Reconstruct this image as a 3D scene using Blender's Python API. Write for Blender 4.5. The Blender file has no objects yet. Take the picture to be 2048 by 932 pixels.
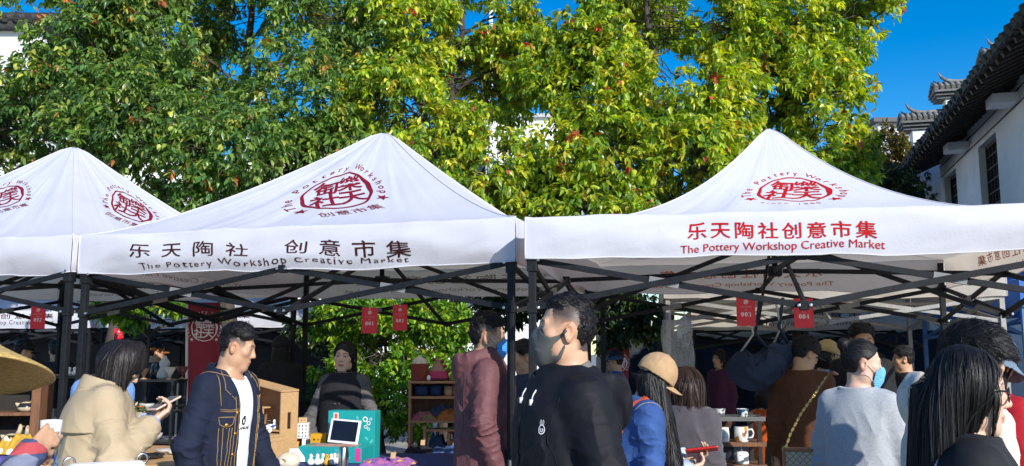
import bpy, bmesh, math, random
import numpy as np
from mathutils import Vector, Matrix

scene = bpy.context.scene
COL = scene.collection
R = math.radians
random.seed(7)
RNG = np.random.default_rng(11)

# ------------------------------------------------------------------ camera
CAM_H, PITCH, FPX = 1.6, R(7.52), 1773.6
cam_d = bpy.data.cameras.new('camera')
cam_d.sensor_width = 36
cam_d.angle = R(60)
cam_d.clip_start, cam_d.clip_end = 0.05, 2000
cam = bpy.data.objects.new('camera', cam_d)
COL.objects.link(cam)
cam.location = (0, 0, CAM_H)
cam.rotation_euler = (R(90) + PITCH, 0, 0)
scene.camera = cam

# ------------------------------------------------------------------ sky, sun
SUN_EL, SUN_AZ = R(27), R(31)                 # sun behind the camera, to the right
SUN_DIR = Vector((math.sin(SUN_AZ) * math.cos(SUN_EL), -math.cos(SUN_AZ) * math.cos(SUN_EL), math.sin(SUN_EL)))
world = bpy.data.worlds.new('World')
scene.world = world
world.use_nodes = True
wn, wl = world.node_tree.nodes, world.node_tree.links
wn.clear()
wo = wn.new('ShaderNodeOutputWorld')
bg = wn.new('ShaderNodeBackground')
sky = wn.new('ShaderNodeTexSky')
sky.sky_type = 'NISHITA'
sky.sun_disc = False
sky.sun_elevation = SUN_EL
sky.sun_rotation = R(180) - SUN_AZ
sky.air_density, sky.dust_density, sky.ozone_density = 1.0, 0.1, 3.0
hs = wn.new('ShaderNodeHueSaturation')
hs.inputs['Hue'].default_value = 0.505
hs.inputs['Saturation'].default_value = 1.5
wl.new(sky.outputs[0], hs.inputs['Color'])
wl.new(hs.outputs[0], bg.inputs[0])
bg.inputs[1].default_value = 0.12
wl.new(bg.outputs[0], wo.inputs[0])
sd = bpy.data.lights.new('sun', 'SUN')
sd.energy, sd.angle, sd.color = 4.0, R(0.55), (1.0, 0.95, 0.87)
sun = bpy.data.objects.new('sun', sd)
COL.objects.link(sun)
sun.rotation_euler = SUN_DIR.to_track_quat('Z', 'Y').to_euler()

scene.view_settings.view_transform = 'Standard'
scene.view_settings.look = 'None'
scene.view_settings.gamma = 1
scene.view_settings.use_curve_mapping = False
scene.view_settings.exposure = 0.6
scene.render.engine = 'CYCLES'
scene.cycles.use_denoising = True
scene.cycles.max_bounces = 8
scene.cycles.diffuse_bounces = 4
scene.cycles.glossy_bounces = 3
scene.cycles.transmission_bounces = 6
scene.cycles.transparent_max_bounces = 12
scene.cycles.sample_clamp_indirect = 6

# ================================================================== helpers
def PT(px, py, Y):
    """world point on the sight line through photograph pixel (px, py) at world depth Y"""
    a, b = (px - 1024) / FPX, (466 - py) / FPX
    dy = math.cos(PITCH) - b * math.sin(PITCH)
    dz = math.sin(PITCH) + b * math.cos(PITCH)
    t = Y / dy
    return Vector((a * t, Y, CAM_H + dz * t))

def PG(px, Y, z=0.0):
    """world point in pixel column px (taken on the horizon) at depth Y and height z"""
    p = PT(px, 700, Y)
    return Vector((p.x, Y, z))

def tag(o, label=None, cat=None, group=None, kind=None):
    if label: o['label'] = label
    if cat: o['category'] = cat
    if group: o['group'] = group
    if kind: o['kind'] = kind
    return o

def empty(name, loc=(0, 0, 0), rz=0.0, label=None, cat=None, group=None, kind=None):
    o = bpy.data.objects.new(name, None)
    COL.objects.link(o)
    o.location = loc
    o.rotation_euler = (0, 0, rz)
    o.empty_display_size = 0.1
    return tag(o, label, cat, group, kind)

def link(name, me, m=None, parent=None, loc=None, rz=None, smooth=False):
    o = bpy.data.objects.new(name, me)
    COL.objects.link(o)
    if m is not None:
        for mm in (m if isinstance(m, (list, tuple)) else [m]):
            me.materials.append(mm)
    if parent is not None: o.parent = parent
    if loc is not None: o.location = loc
    if rz is not None: o.rotation_euler = (0, 0, rz)
    if smooth:
        me.polygons.foreach_set('use_smooth', np.ones(len(me.polygons), bool))
    return o

def copy_tree(o, parent=None):
    c = o.copy()
    COL.objects.link(c)
    c.parent = parent
    for ch in list(o.children):
        copy_tree(ch, c)
    return c

def np_mesh(name, V, F, col=None, smooth=False):
    """V (n,3), F (m,k) with k 3 or 4; col (n,3) optional colour attribute 'Col'"""
    V = np.ascontiguousarray(V, np.float32); F = np.ascontiguousarray(F, np.int32)
    me = bpy.data.meshes.new(name)
    me.vertices.add(len(V)); me.vertices.foreach_set('co', V.ravel())
    k = F.shape[1]
    me.loops.add(F.size); me.loops.foreach_set('vertex_index', F.ravel())
    me.polygons.add(len(F))
    me.polygons.foreach_set('loop_start', np.arange(0, F.size, k, dtype=np.int32))
    me.polygons.foreach_set('loop_total', np.full(len(F), k, np.int32))
    if smooth: me.polygons.foreach_set('use_smooth', np.ones(len(F), bool))
    if col is not None:
        at = me.color_attributes.new('Col', 'FLOAT_COLOR', 'POINT')
        c4 = np.ones((len(V), 4), np.float32); c4[:, :3] = col
        at.data.foreach_set('color', c4.ravel())
    me.update(calc_edges=True)
    me.validate()
    return me

class MB:
    """collects simple solids into one mesh"""
    def __init__(s): s.bm = bmesh.new(); s.mi = 0
    def _fin(s, vs):
        for f in {f for v in vs for f in v.link_faces}: f.material_index = s.mi
        return s
    def box(s, c, d, rz=0.0, bev=0.0, rot=None):
        M = Matrix.Translation(c) @ (rot.to_4x4() if rot is not None else Matrix.Rotation(rz, 4, 'Z')) @ Matrix.Diagonal((d[0], d[1], d[2], 1))
        vs = bmesh.ops.create_cube(s.bm, size=1, matrix=M)['verts']
        if bev > 0:
            es = list({e for v in vs for e in v.link_edges})
            r = bmesh.ops.bevel(s.bm, geom=es, offset=bev, segments=2, profile=0.5, affect='EDGES', clamp_overlap=True)
            for f in r['faces']: f.material_index = s.mi
            return s
        return s._fin(vs)
    def bar(s, a, b, w=0.03, h=None, bev=0.0, up=(0, 0, 1)):
        a, b = Vector(a), Vector(b); h = h or w
        d = b - a; L = d.length
        if L < 1e-6: return s
        z = d.normalized(); u = Vector(up)
        if abs(z.dot(u)) > 0.98: u = Vector((0, 1, 0))
        x = u.cross(z).normalized(); y = z.cross(x)
        rot = Matrix((x, y, z)).transposed()
        return s.box((a + b) / 2, (w, h, L), bev=bev, rot=rot)
    def tube(s, pts, r, n=8, cap=True):
        pts = [Vector(p) for p in pts]
        rs = r if isinstance(r, (list, tuple)) else [r] * len(pts)
        rings = []
        px = None
        for i, p in enumerate(pts):
            t = (pts[min(i + 1, len(pts) - 1)] - pts[max(i - 1, 0)]).normalized()
            if px is None:
                px = t.orthogonal().normalized()
            else:
                px = (px - t * px.dot(t)); px = px.normalized() if px.length > 1e-5 else t.orthogonal().normalized()
            py = t.cross(px)
            rings.append([s.bm.verts.new(p + (px * math.cos(2 * math.pi * k / n) + py * math.sin(2 * math.pi * k / n)) * rs[i]) for k in range(n)])
        for A, B in zip(rings, rings[1:]):
            for k in range(n):
                f = s.bm.faces.new((A[k], A[(k + 1) % n], B[(k + 1) % n], B[k])); f.material_index = s.mi; f.smooth = True
        if cap:
            for A in (rings[0][::-1], rings[-1]):
                f = s.bm.faces.new(A); f.material_index = s.mi
        return s
    def lathe(s, prof, c=(0, 0, 0), n=20, close=True, sq=1.0, rot=None):
        """prof: list of (r, z)"""
        c = Vector(c); rings = []
        for r, z in prof:
            ring = []
            for k in range(n):
                a = 2 * math.pi * k / n
                v = Vector((r * math.cos(a), r * math.sin(a) * sq, z))
                if rot is not None: v = rot @ v
                ring.append(s.bm.verts.new(c + v))
            rings.append(ring)
        for A, B in zip(rings, rings[1:]):
            for k in range(n):
                f = s.bm.faces.new((A[k], A[(k + 1) % n], B[(k + 1) % n], B[k])); f.material_index = s.mi; f.smooth = True
        if close:
            for A in (rings[0][::-1], rings[-1]):
                f = s.bm.faces.new(A); f.material_index = s.mi
        return s
    def prism(s, pts2, depth, M=None):
        """extrude 2-D outline (x,z) by depth along y"""
        M = M or Matrix.Identity(4)
        a = [s.bm.verts.new(M @ Vector((x, 0, z))) for x, z in pts2]
        b = [s.bm.verts.new(M @ Vector((x, depth, z))) for x, z in pts2]
        fs = [s.bm.faces.new(a), s.bm.faces.new(b[::-1])]
        n = len(a)
        for i in range(n): fs.append(s.bm.faces.new((a[i], b[i], b[(i + 1) % n], a[(i + 1) % n])))
        for f in fs: f.material_index = s.mi
        return s
    def build(s, name, m=None, parent=None, loc=None, rz=None, smooth=False):
        bmesh.ops.recalc_face_normals(s.bm, faces=s.bm.faces[:])
        me = bpy.data.meshes.new(name); s.bm.to_mesh(me); s.bm.free()
        return link(name, me, m, parent, loc, rz, smooth)

# ------------------------------------------------------------------ materials
_MATS = {}
def mat(name, col=(.5, .5, .5), rough=.6, var=.12, scale=12, bump=0.0, bscale=60, metal=0.0, spec=.5, trans=0.0,
        attr=False, tcol=None, sheen=0.0, stretch=None, emit=None, coat=0.0, alpha=1.0, dirt=0.0, wrinkle=0.0, wscale=9):
    if name in _MATS: return _MATS[name]
    m = bpy.data.materials.new(name); m.use_nodes = True
    nt = m.node_tree; N = nt.nodes; L = nt.links
    p = N['Principled BSDF']
    p.inputs['Roughness'].default_value = rough
    p.inputs['Metallic'].default_value = metal
    p.inputs['Specular IOR Level'].default_value = spec
    if sheen: p.inputs['Sheen Weight'].default_value = sheen; p.inputs['Sheen Roughness'].default_value = .4
    if coat: p.inputs['Coat Weight'].default_value = coat
    if alpha < 1: p.inputs['Alpha'].default_value = alpha
    tc = N.new('ShaderNodeTexCoord')
    src = tc.outputs['Object']
    if stretch:
        mp = N.new('ShaderNodeMapping'); mp.inputs['Scale'].default_value = stretch
        L.new(src, mp.inputs[0]); src = mp.outputs[0]
    nz = N.new('ShaderNodeTexNoise'); nz.inputs['Scale'].default_value = scale; nz.inputs['Detail'].default_value = 5
    L.new(src, nz.inputs['Vector'])
    mr = N.new('ShaderNodeMapRange')
    mr.inputs['From Min'].default_value = .25; mr.inputs['From Max'].default_value = .75
    mr.inputs['To Min'].default_value = 1 - var; mr.inputs['To Max'].default_value = 1 + var
    L.new(nz.outputs['Fac'], mr.inputs['Value'])
    mx = N.new('ShaderNodeMix'); mx.data_type = 'RGBA'; mx.blend_type = 'MULTIPLY'; mx.inputs['Factor'].default_value = 1
    if attr:
        at = N.new('ShaderNodeAttribute'); at.attribute_name = 'Col'
        L.new(at.outputs['Color'], mx.inputs['A'])
    else:
        mx.inputs['A'].default_value = (*col, 1)
    cb = N.new('ShaderNodeCombineColor')
    for k in range(3): L.new(mr.outputs[0], cb.inputs[k])
    L.new(cb.outputs[0], mx.inputs['B'])
    base = mx.outputs['Result']
    if dirt:
        n2 = N.new('ShaderNodeTexNoise'); n2.inputs['Scale'].default_value = 3.1; n2.inputs['Detail'].default_value = 8
        L.new(tc.outputs['Object'], n2.inputs['Vector'])
        r2 = N.new('ShaderNodeMapRange'); r2.inputs['From Min'].default_value = .55; r2.inputs['From Max'].default_value = .75
        r2.inputs['To Min'].default_value = 0; r2.inputs['To Max'].default_value = dirt
        L.new(n2.outputs['Fac'], r2.inputs['Value'])
        m2 = N.new('ShaderNodeMix'); m2.data_type = 'RGBA'
        L.new(r2.outputs[0], m2.inputs['Factor']); L.new(base, m2.inputs['A']); m2.inputs['B'].default_value = (.22, .2, .17, 1)
        base = m2.outputs['Result']
    L.new(base, p.inputs['Base Color'])
    if emit:
        p.inputs['Emission Color'].default_value = (*emit[0], 1); p.inputs['Emission Strength'].default_value = emit[1]
    if bump:
        nb = N.new('ShaderNodeTexNoise'); nb.inputs['Scale'].default_value = bscale; nb.inputs['Detail'].default_value = 4
        L.new(src, nb.inputs['Vector'])
        bp = N.new('ShaderNodeBump'); bp.inputs['Strength'].default_value = bump; bp.inputs['Distance'].default_value = .01
        L.new(nb.outputs['Fac'], bp.inputs['Height']); L.new(bp.outputs[0], p.inputs['Normal'])
    if wrinkle:
        nw = N.new('ShaderNodeTexNoise'); nw.noise_type = 'RIDGED_MULTIFRACTAL'; nw.inputs['Scale'].default_value = wscale; nw.inputs['Detail'].default_value = 1.6
        nw.inputs['Distortion'].default_value = .6
        mw = N.new('ShaderNodeMapping'); mw.inputs['Scale'].default_value = (1, 1, .5); mw.inputs['Rotation'].default_value = (.3, .5, .2)
        L.new(tc.outputs['Object'], mw.inputs[0]); L.new(mw.outputs[0], nw.inputs['Vector'])
        bw = N.new('ShaderNodeBump'); bw.inputs['Strength'].default_value = wrinkle; bw.inputs['Distance'].default_value = .012
        L.new(nw.outputs['Fac'], bw.inputs['Height'])
        if p.inputs['Normal'].links: L.new(p.inputs['Normal'].links[0].from_socket, bw.inputs['Normal'])
        L.new(bw.outputs[0], p.inputs['Normal'])
    if trans:
        out = N['Material Output']
        tl = N.new('ShaderNodeBsdfTranslucent')
        if tcol: tl.inputs[0].default_value = (*tcol, 1)
        else: L.new(base, tl.inputs[0])
        ms = N.new('ShaderNodeMixShader'); ms.inputs[0].default_value = trans
        L.new(p.outputs[0], ms.inputs[1]); L.new(tl.outputs[0], ms.inputs[2]); L.new(ms.outputs[0], out.inputs['Surface'])
    _MATS[name] = m
    return m

# ------------------------------------------------------------------ text and marks (2-D triangle meshes)
_TXT = {}
def text2d(s, size=1.0, bold=0.0, spacing=1.0, align='CENTER', shear=0.0):
    key = (s, bold, spacing, align, shear)
    if key not in _TXT:
        c = bpy.data.curves.new('lettering', 'FONT'); c.body = s; c.size = 1; c.offset = bold; c.space_character = spacing
        c.align_x = align; c.shear = shear; c.resolution_u = 3
        o = bpy.data.objects.new('lettering', c); COL.objects.link(o)
        me = bpy.data.meshes.new_from_object(o.evaluated_get(bpy.context.evaluated_depsgraph_get()))
        V = np.zeros(len(me.vertices) * 3, np.float32); me.vertices.foreach_get('co', V)
        me.calc_loop_triangles()
        T = np.zeros(len(me.loop_triangles) * 3, np.int32); me.loop_triangles.foreach_get('vertices', T)
        bpy.data.objects.remove(o); bpy.data.curves.remove(c); bpy.data.meshes.remove(me)
        _TXT[key] = (V.reshape(-1, 3)[:, :2].astype(float), T.reshape(-1, 3))
    V, T = _TXT[key]
    return V * size, T

def join2d(parts):
    Vs, Ts, n = [], [], 0
    for V, T in parts:
        Vs.append(V); Ts.append(T + n); n += len(V)
    return np.concatenate(Vs), np.concatenate(Ts)

def strip2d(outer, inner):
    n = len(outer); V = np.concatenate([outer, inner]); T = []
    for i in range(n):
        j = (i + 1) % n
        T += [(i, j, n + j), (i, n + j, n + i)]
    return V, np.array(T)

def poly2d(pts):
    c = np.mean(pts, 0); V = np.vstack([pts, c]); n = len(pts)
    return V, np.array([(i, (i + 1) % n, n) for i in range(n)])

def star2d(x, y, r, rot=0.0):
    pts = [((r if k % 2 == 0 else r * .42) * math.sin(rot + k * math.pi / 5) + x, (r if k % 2 == 0 else r * .42) * math.cos(rot + k * math.pi / 5) + y) for k in range(10)]
    return poly2d(np.array(pts))

def rect2d(x0, y0, x1, y1):
    return np.array([(x0, y0), (x1, y0), (x1, y1), (x0, y1)], float), np.array([(0, 1, 2), (0, 2, 3)])

def emblem2d():
    parts = []
    a = np.linspace(0, 2 * math.pi, 73)[:-1]
    rng = np.random.default_rng(3)
    w = .07 + .10 * np.exp(-((a - .1) / .5) ** 2) + .10 * np.exp(-((a - 2 * math.pi - .1) / .5) ** 2) + .03 * np.exp(-((a - 3.5) / .5) ** 2)
    rr = 1 + .015 * np.sin(5 * a + 1) + .012 * np.sin(11 * a)
    parts.append(strip2d(np.c_[np.cos(a) * rr, np.sin(a) * rr], np.c_[np.cos(a) * (rr - w), np.sin(a) * (rr - w)]))
    for ch, x, y in (('匋', -.36, .33), ('樂', .36, .36), ('社', -.37, -.38), ('天', .34, -.40)):
        V, T = text2d(ch, .78, .022)
        c = (V.min(0) + V.max(0)) / 2
        parts.append((V - c + (x, y), T))
    return join2d(parts)

def ring_text2d(s, rad, a0, a1, size, bold=.01, flip=False):
    """letters set round a circle; angles in degrees, clockwise from a0 to a1"""
    parts = []; n = len(s)
    for i, ch in enumerate(s):
        if ch == ' ': continue
        V, T = text2d(ch, size, bold)
        th = R(a0 + (a1 - a0) * (i / (n - 1)))
        rot = th - math.pi / 2 if not flip else th + math.pi / 2
        c, sn = math.cos(rot), math.sin(rot)
        V = V - (0, .3 * size)
        W = np.c_[V[:, 0] * c - V[:, 1] * sn, V[:, 0] * sn + V[:, 1] * c] + (rad * math.cos(th), rad * math.sin(th))
        parts.append((W, T))
    return join2d(parts)

def logo2d(bottom):
    parts = [emblem2d(), ring_text2d('The Pottery Workshop', 1.27, 207, -27, .34),
             star2d(1.27 * math.cos(R(222)), 1.27 * math.sin(R(222)), .17, .3), star2d(1.27 * math.cos(R(-42)), 1.27 * math.sin(R(-42)), .17, -.3)]
    if bottom == 'since 1985':
        parts.append(ring_text2d(bottom, 1.28, 243, 297, .2, 0, flip=True))
    elif bottom:
        V, T = text2d(bottom, .34, 0); parts.append((V + (0, -1.42), T))
    return join2d(parts)

def refine(V, T, h):
    """split long triangle edges so that a draped print follows the cloth"""
    for _ in range(4):
        e = np.linalg.norm(V[T] - V[np.roll(T, -1, 1)], axis=2)
        k = e.argmax(1); bad = e.max(1) > h
        if not bad.any(): break
        B = T[bad]; kb = k[bad]; i = np.arange(len(B))
        a, b, c = B[i, kb], B[i, (kb + 1) % 3], B[i, (kb + 2) % 3]
        m = (V[a] + V[b]) / 2; mi = len(V) + i
        V = np.vstack([V, m])
        T = np.vstack([T[~bad], np.c_[a, mi, c], np.c_[mi, b, c]])
    return V, T

def drape(name, VT, fn, m, parent, h=.05):
    """fn maps (n,2) print coordinates to (n,3) points just proud of a surface"""
    V, T = refine(*VT, h)
    return link(name, np_mesh(name, fn(V), T), m, parent)

# ------------------------------------------------------------------ numpy noise
_TAB = np.random.default_rng(5).random((64, 64, 64)).astype(np.float32) * 2 - 1
def vnoise(P):
    P = np.asarray(P, np.float32); F = np.floor(P).astype(np.int32); t = P - F; t = t * t * (3 - 2 * t)
    x0, y0, z0 = (F & 63).T; x1, y1, z1 = ((F + 1) & 63).T
    tx, ty, tz = t.T
    l = lambda a, b, w: a + (b - a) * w
    return l(l(l(_TAB[x0, y0, z0], _TAB[x1, y0, z0], tx), l(_TAB[x0, y1, z0], _TAB[x1, y1, z0], tx), ty),
             l(l(_TAB[x0, y0, z1], _TAB[x1, y0, z1], tx), l(_TAB[x0, y1, z1], _TAB[x1, y1, z1], tx), ty), tz)

# ================================================================== ground
def paving_mat():
    m = mat('paving', (.33, .31, .28), rough=.85, var=.25, scale=2.5, bump=.3, bscale=25, dirt=.3)
    nt = m.node_tree; N = nt.nodes; L = nt.links
    p = N['Principled BSDF']
    br = N.new('ShaderNodeTexBrick'); br.inputs['Scale'].default_value = 1.0
    br.inputs['Brick Width'].default_value = .6; br.inputs['Row Height'].default_value = .3; br.inputs['Mortar Size'].default_value = .006
    br.inputs['Color1'].default_value = (1, 1, 1, 1); br.inputs['Color2'].default_value = (.82, .82, .8, 1); br.inputs['Mortar'].default_value = (.3, .3, .3, 1)
    tc = N.new('ShaderNodeTexCoord'); L.new(tc.outputs['Object'], br.inputs['Vector'])
    old = p.inputs['Base Color'].links[0].from_socket
    mx = N.new('ShaderNodeMix'); mx.data_type = 'RGBA'; mx.blend_type = 'MULTIPLY'; mx.inputs['Factor'].default_value = 1
    L.new(old, mx.inputs['A']); L.new(br.outputs['Color'], mx.inputs['B']); L.new(mx.outputs['Result'], p.inputs['Base Color'])
    return m

b = MB(); n = 8
S = 300
vs = [b.bm.verts.new(v) for v in ((-S, -S, 0), (S, -S, 0), (S, S, 0), (-S, S, 0))]
b.bm.faces.new(vs)
tag(b.build('ground', paving_mat()), kind='structure')

# soil bed under the shrubs and trees behind the stalls
b = MB()
pts = [(-4.2, 9.6), (2.3, 9.4), (2.5, 14.5), (-4.4, 13.0)]
b.bm.faces.new([b.bm.verts.new((x, y, .012)) for x, y in pts])
tag(b.build('planting_bed', mat('soil', (.11, .085, .05), .95, .4, 9, .8, 40)), kind='structure')

M_WHITE = mat('limewash', (.80, .81, .82), .85, .06, 1.6, .12, 30, dirt=.12)
M_TILE = mat('roof_tile', (.032, .031, .031), .75, .45, 14, .4, 60)
M_TILE2 = mat('coping_tile', (.20, .19, .175), .8, .5, 16, .5, 60)
M_WOODD = mat('dark_wood', (.028, .019, .014), .65, .3, 8, .3, 40, stretch=(1, 1, .2))
M_GLASSD = mat('window_dark', (.02, .022, .025), .12, .1)

# ------------------------------------------------------------------ hall on the right
EZ = 5.28; OFS = 3.0
EA = Vector((6.06, 10.5, EZ)); EB = Vector((8.32, 18.75, EZ))          # eave line
ed = (EB - EA).normalized(); en = Vector((-ed.y, ed.x, 0))                # en points away from the yard? fixed below
if en.x > 0: en = -en                                                     # towards the yard (left)
LEN = (EB - EA).length
hall = empty('white_hall', EA - Vector((0, 0, EZ)) - ed * OFS, math.atan2(ed.y, ed.x),
             'white plastered hall with dark tiled eaves and small barred windows, behind the right-hand market tent', 'building')
# local frame: x along the wall (away from the camera), y = -en direction?  local +y = left of x
L0, L1 = 0.0, LEN + OFS
SB = -0.75                                   # wall plane, local y (yard is +y)
win = [(OFS + 3.75, OFS + 4.95, 3.4, 5.08), (OFS + 6.75, OFS + 7.85, 3.4, 5.08), (1.2, 2.4, 3.4, 5.08)]
b = MB()
xs = sorted({L0, L1 - .35} | {w[0] for w in win} | {w[1] for w in win})
for x0, x1 in zip(xs, xs[1:]):
    wz = [w for w in win if abs(w[0] - x0) < 1e-6]
    if wz:
        w = wz[0]
        b.box(((x0 + x1) / 2, SB - .2, w[2] / 2), (x1 - x0, .4, w[2]))
        b.box(((x0 + x1) / 2, SB - .2, (w[3] + 5.55) / 2), (x1 - x0, .4, 5.55 - w[3]))
    else:
        b.box(((x0 + x1) / 2, SB - .2, 2.775), (x1 - x0, .4, 5.55))
b.box((L1 / 2, SB - 6.2, 2.8), (L1, .3, 5.6)); b.box((L0 + .15, SB - 3.2, 2.8), (.3, 5.6, 5.6)); b.box((L1 - .5, SB - 3.2, 2.8), (.3, 5.6, 5.6))
b.build('wall', M_WHITE, hall)
for w in win:
    b = MB(); cx = (w[0] + w[1]) / 2; cz = (w[2] + w[3]) / 2
    b.box((cx, SB - .17, cz), (w[1] - w[0], .03, w[3] - w[2]))
    wn_ = b.build('window', M_GLASSD, hall)
    b = MB()
    for x in (w[0] + .03, w[1] - .03): b.box((x, SB - .14, cz), (.06, .06, w[3] - w[2]))
    for z in (w[2] + .03, w[3] - .03): b.box((cx, SB - .14, z), (w[1] - w[0] - .12, .06, .06))
    for k in range(1, 6): b.box((w[0] + (w[1] - w[0]) * k / 6, SB - .14, cz), (.025, .03, w[3] - w[2] - .12))
    for k in range(1, 8): b.box((cx, SB - .12, w[2] + (w[3] - w[2]) * k / 8), (w[1] - w[0] - .12, .012, .025))
    b.build('lattice', M_WOODD, wn_)
# eave brackets: white stub beams with dark posts above
for x in (OFS + 2.55, OFS + 5.75, .5):
    b = MB(); b.box((x, SB + .18, 5.27), (.40, .36, .15), bev=.01); br_ = b.build('corbel', M_WHITE, hall)
    b = MB()
    for dx in (-.13, .13): b.box((x + dx, SB + .26, 5.395), (.1, .14, .10))
    b.box((x, SB + .34, 5.475), (.42, .62, .06))
    b.build('eave_post', M_WOODD, br_)
# roof: soffit boards, rafters, tile rows with round ends
b = MB(); SL = math.tan(R(24))
def rz_(y): return EZ - (y) * SL                       # y local, eave at 0, rising to -y
b.bm.faces.new([b.bm.verts.new(p) for p in ((L0, .05, rz_(.05)), (L1 + .3, .05, rz_(.05)), (L1 + .3, -3.6, rz_(-3.6)), (L0, -3.6, rz_(-3.6)))])
b.bm.faces.new([b.bm.verts.new(p) for p in ((L0, -3.6, rz_(-3.6)), (L1 + .3, -3.6, rz_(-3.6)), (L1 + .3, -7.2, rz_(0)), (L0, -7.2, rz_(0)))])
roof = b.build('roof', M_WOODD, hall)
b = MB(); k = 0
x = L0
while x < L1 + .3:
    b.bar((x, .02, rz_(.02) - .05), (x, -1.1, rz_(-1.1) - .05), .07, .08); x += .28
b.build('rafter', M_WOODD, roof)
b = MB(); x = L0 + .05; rng = random.Random(4)
while x < L1 + .32:
    j = rng.uniform(-.02, .02); zz = rng.uniform(-.012, .012)
    for yy in (0, .42, .84, 1.26):
        b.tube([(x, .1 + j - yy, rz_(.1 + j - yy) + .075 + zz), (x, -.38 + j - yy, rz_(-.38 - yy) + .1 + zz)], [.075, .068], 9)
    b.tube([(x, -1.6, rz_(-1.6) + .08), (x, -3.6, rz_(-3.6) + .08)], .07, 6)
    # pan tile lip hanging between the round ends
    b.box((x + .11, .06 + j, rz_(.06) + .02), (.13, .07, .05), rot=Matrix.Rotation(.2, 3, 'X'))
    x += .22
b.build('tile_row', M_TILE, roof)
# cables under the eave
b = MB()
b.tube([(L0, SB + .012, 5.40), (L1 - .4, SB + .012, 5.37)], .011, 5); b.tube([(L0, SB + .014, 5.20), (L1 - .4, SB + .014, 5.16)], .009, 5)
b.build('cable', mat('black_rubber', (.015, .015, .016), .5), hall)

# stepped gable wall (horse-head wall) at the far end
gable = empty('stepped_gable_wall', tuple(EB + ed * .9 - Vector((0, 0, EZ))), math.atan2(ed.y, ed.x) - math.pi / 2,
              'white stepped gable wall capped with grey tiles and upturned tips, rising beyond the tiled eaves', 'wall')
def gstep(x0, x1, z, zb):
    b = MB(); b.box(((x0 + x1) / 2, 0, (z + zb) / 2), (x1 - x0, .42, z - zb)); w = b.build('wall', M_WHITE, gable)
    b = MB()
    for i, (o, h) in enumerate(((.04, .05), (.10, .05), (.16, .05))):
        b.box(((x0 + x1) / 2 - .1, 0, z + .03 + i * .065), (x1 - x0 + .12 + o, .44 + 2 * o, h))
    b.build('cornice', mat('cornice_brick', (.16, .155, .15), .8, .3, 20, .3), w)
    b = MB(); x = x0 - .2; rng = random.Random(int(z * 100))
    while x < x1 + .1:                                                    # small pitched coping of round tiles
        for sg in (1, -1):
            b.tube([(x, sg * .40, z + .22 + rng.uniform(-.01, .01)), (x, sg * .20, z + .33), (x, 0, z + .42)], [.05, .05, .045], 7)
        x += .115
    b.box(((x0 + x1) / 2 - .05, 0, z + .27), (x1 - x0 + .3, .5, .1))
    b.tube([(x1, 0, z + .44), ((x0 + x1) / 2, 0, z + .42), (x0 + .28, 0, z + .43), (x0 + .10, 0, z + .47), (x0 - .02, 0, z + .56), (x0 - .08, 0, z + .68)], [.06, .065, .06, .05, .035, .012], 8)
    b.tube([(x0 + .02, .1, z + .40), (x0 - .10, .12, z + .44), (x0 - .17, .12, z + .53)], [.045, .035, .01], 6)
    b.build('tile_coping', M_TILE2, w)
gw = PT(1815, 250, EB.y + 1.1)
gx = lambda px: (PT(px, 250, EB.y + .8).x - (EB + ed * .9).x) / ed.y
gstep(gx(1819), gx(1880), 6.46, 0)
gstep(gx(1880), gx(1968), 7.12, 0)
gstep(gx(1968), gx(2100), 7.82, 0)

# ------------------------------------------------------------------ other buildings
def block(name, label, px0, px1, ptop, Y, depth, wins=(), top=None, m=M_WHITE, zb=0, roofm=M_TILE, over=.25, cat='building'):
    p0 = PT(px0, ptop, Y); p1 = PT(px1, ptop, Y); H = p0.z
    o = empty(name, ((p0.x + p1.x) / 2, Y, 0), 0, label, cat); W = p1.x - p0.x
    b = MB(); b.box((0, depth / 2, H / 2), (W, depth, H)); wall = b.build('wall', m, o)
    b = MB()
    b.box((0, depth / 2, H + .09), (W + 2 * over, depth + 2 * over, .18))
    if top == 'tile':
        n = int((W + 2 * over) / .3)
        for k in range(n + 1):
            x = -W / 2 - over + k * .3
            b.tube([(x, -over - .1, H + .2), (x, depth * .3, H + .2 + depth * .14)], .1, 7)
        b.box((0, depth * .3, H + .2 + depth * .07), (W + over, depth * .5, .2), rot=Matrix.Rotation(.35, 3, 'X'))
    b.build('roof', roofm, o)
    for (cx, cz, w, h) in wins:
        b = MB(); b.box((cx * W, -.02, cz), (w, .06, h)); f = b.build('window', M_GLASSD, o)
        b = MB()
        for sx in (-1, 0, 1): b.box((cx * W + sx * w / 2, -.05, cz), (.07, .06, h))
        for sz in (-1, 1): b.box((cx * W, -.05, cz + sz * h / 2), (w + .07, .055, .07))
        b.build('frame', mat('window_frame', (.35, .35, .36), .5), f)
    return o
block('white_house', 'white house with a dark tiled eave showing through the leaves at the left edge', -420, 92, 62, 21, 8, [(-.2, 5.8, 1.2, 1.5), (.3, 3.2, 1.2, 1.5)], 'tile')
block('low_house', 'low white house behind the leftmost tree, above the left tent', -150, 360, 292, 24, 7, [(.02, 4.6, 1.3, 1.2), (.33, 4.6, 1.1, 1.2), (-.3, 4.6, 1.1, 1.2)], None, roofm=mat('flat_roof', (.45, .45, .46), .8))
block('pale_block', 'pale rendered building glimpsed through the leaves over the middle tent', 470, 905, 268, 30, 10, [(x, 5.6, 1.4, 1.5) for x in (-.35, -.1, .15, .4)], None, roofm=_MATS['flat_roof'])
ab = block('apartment_block', 'white apartment block seen through the gap between the trees', 925, 1165, 236, 46, 12, [(x, z, 1.3, 1.5) for x in (-.3, 0, .3) for z in (4.5, 7.6, 10.8)], None, roofm=_MATS['flat_roof'])
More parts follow.
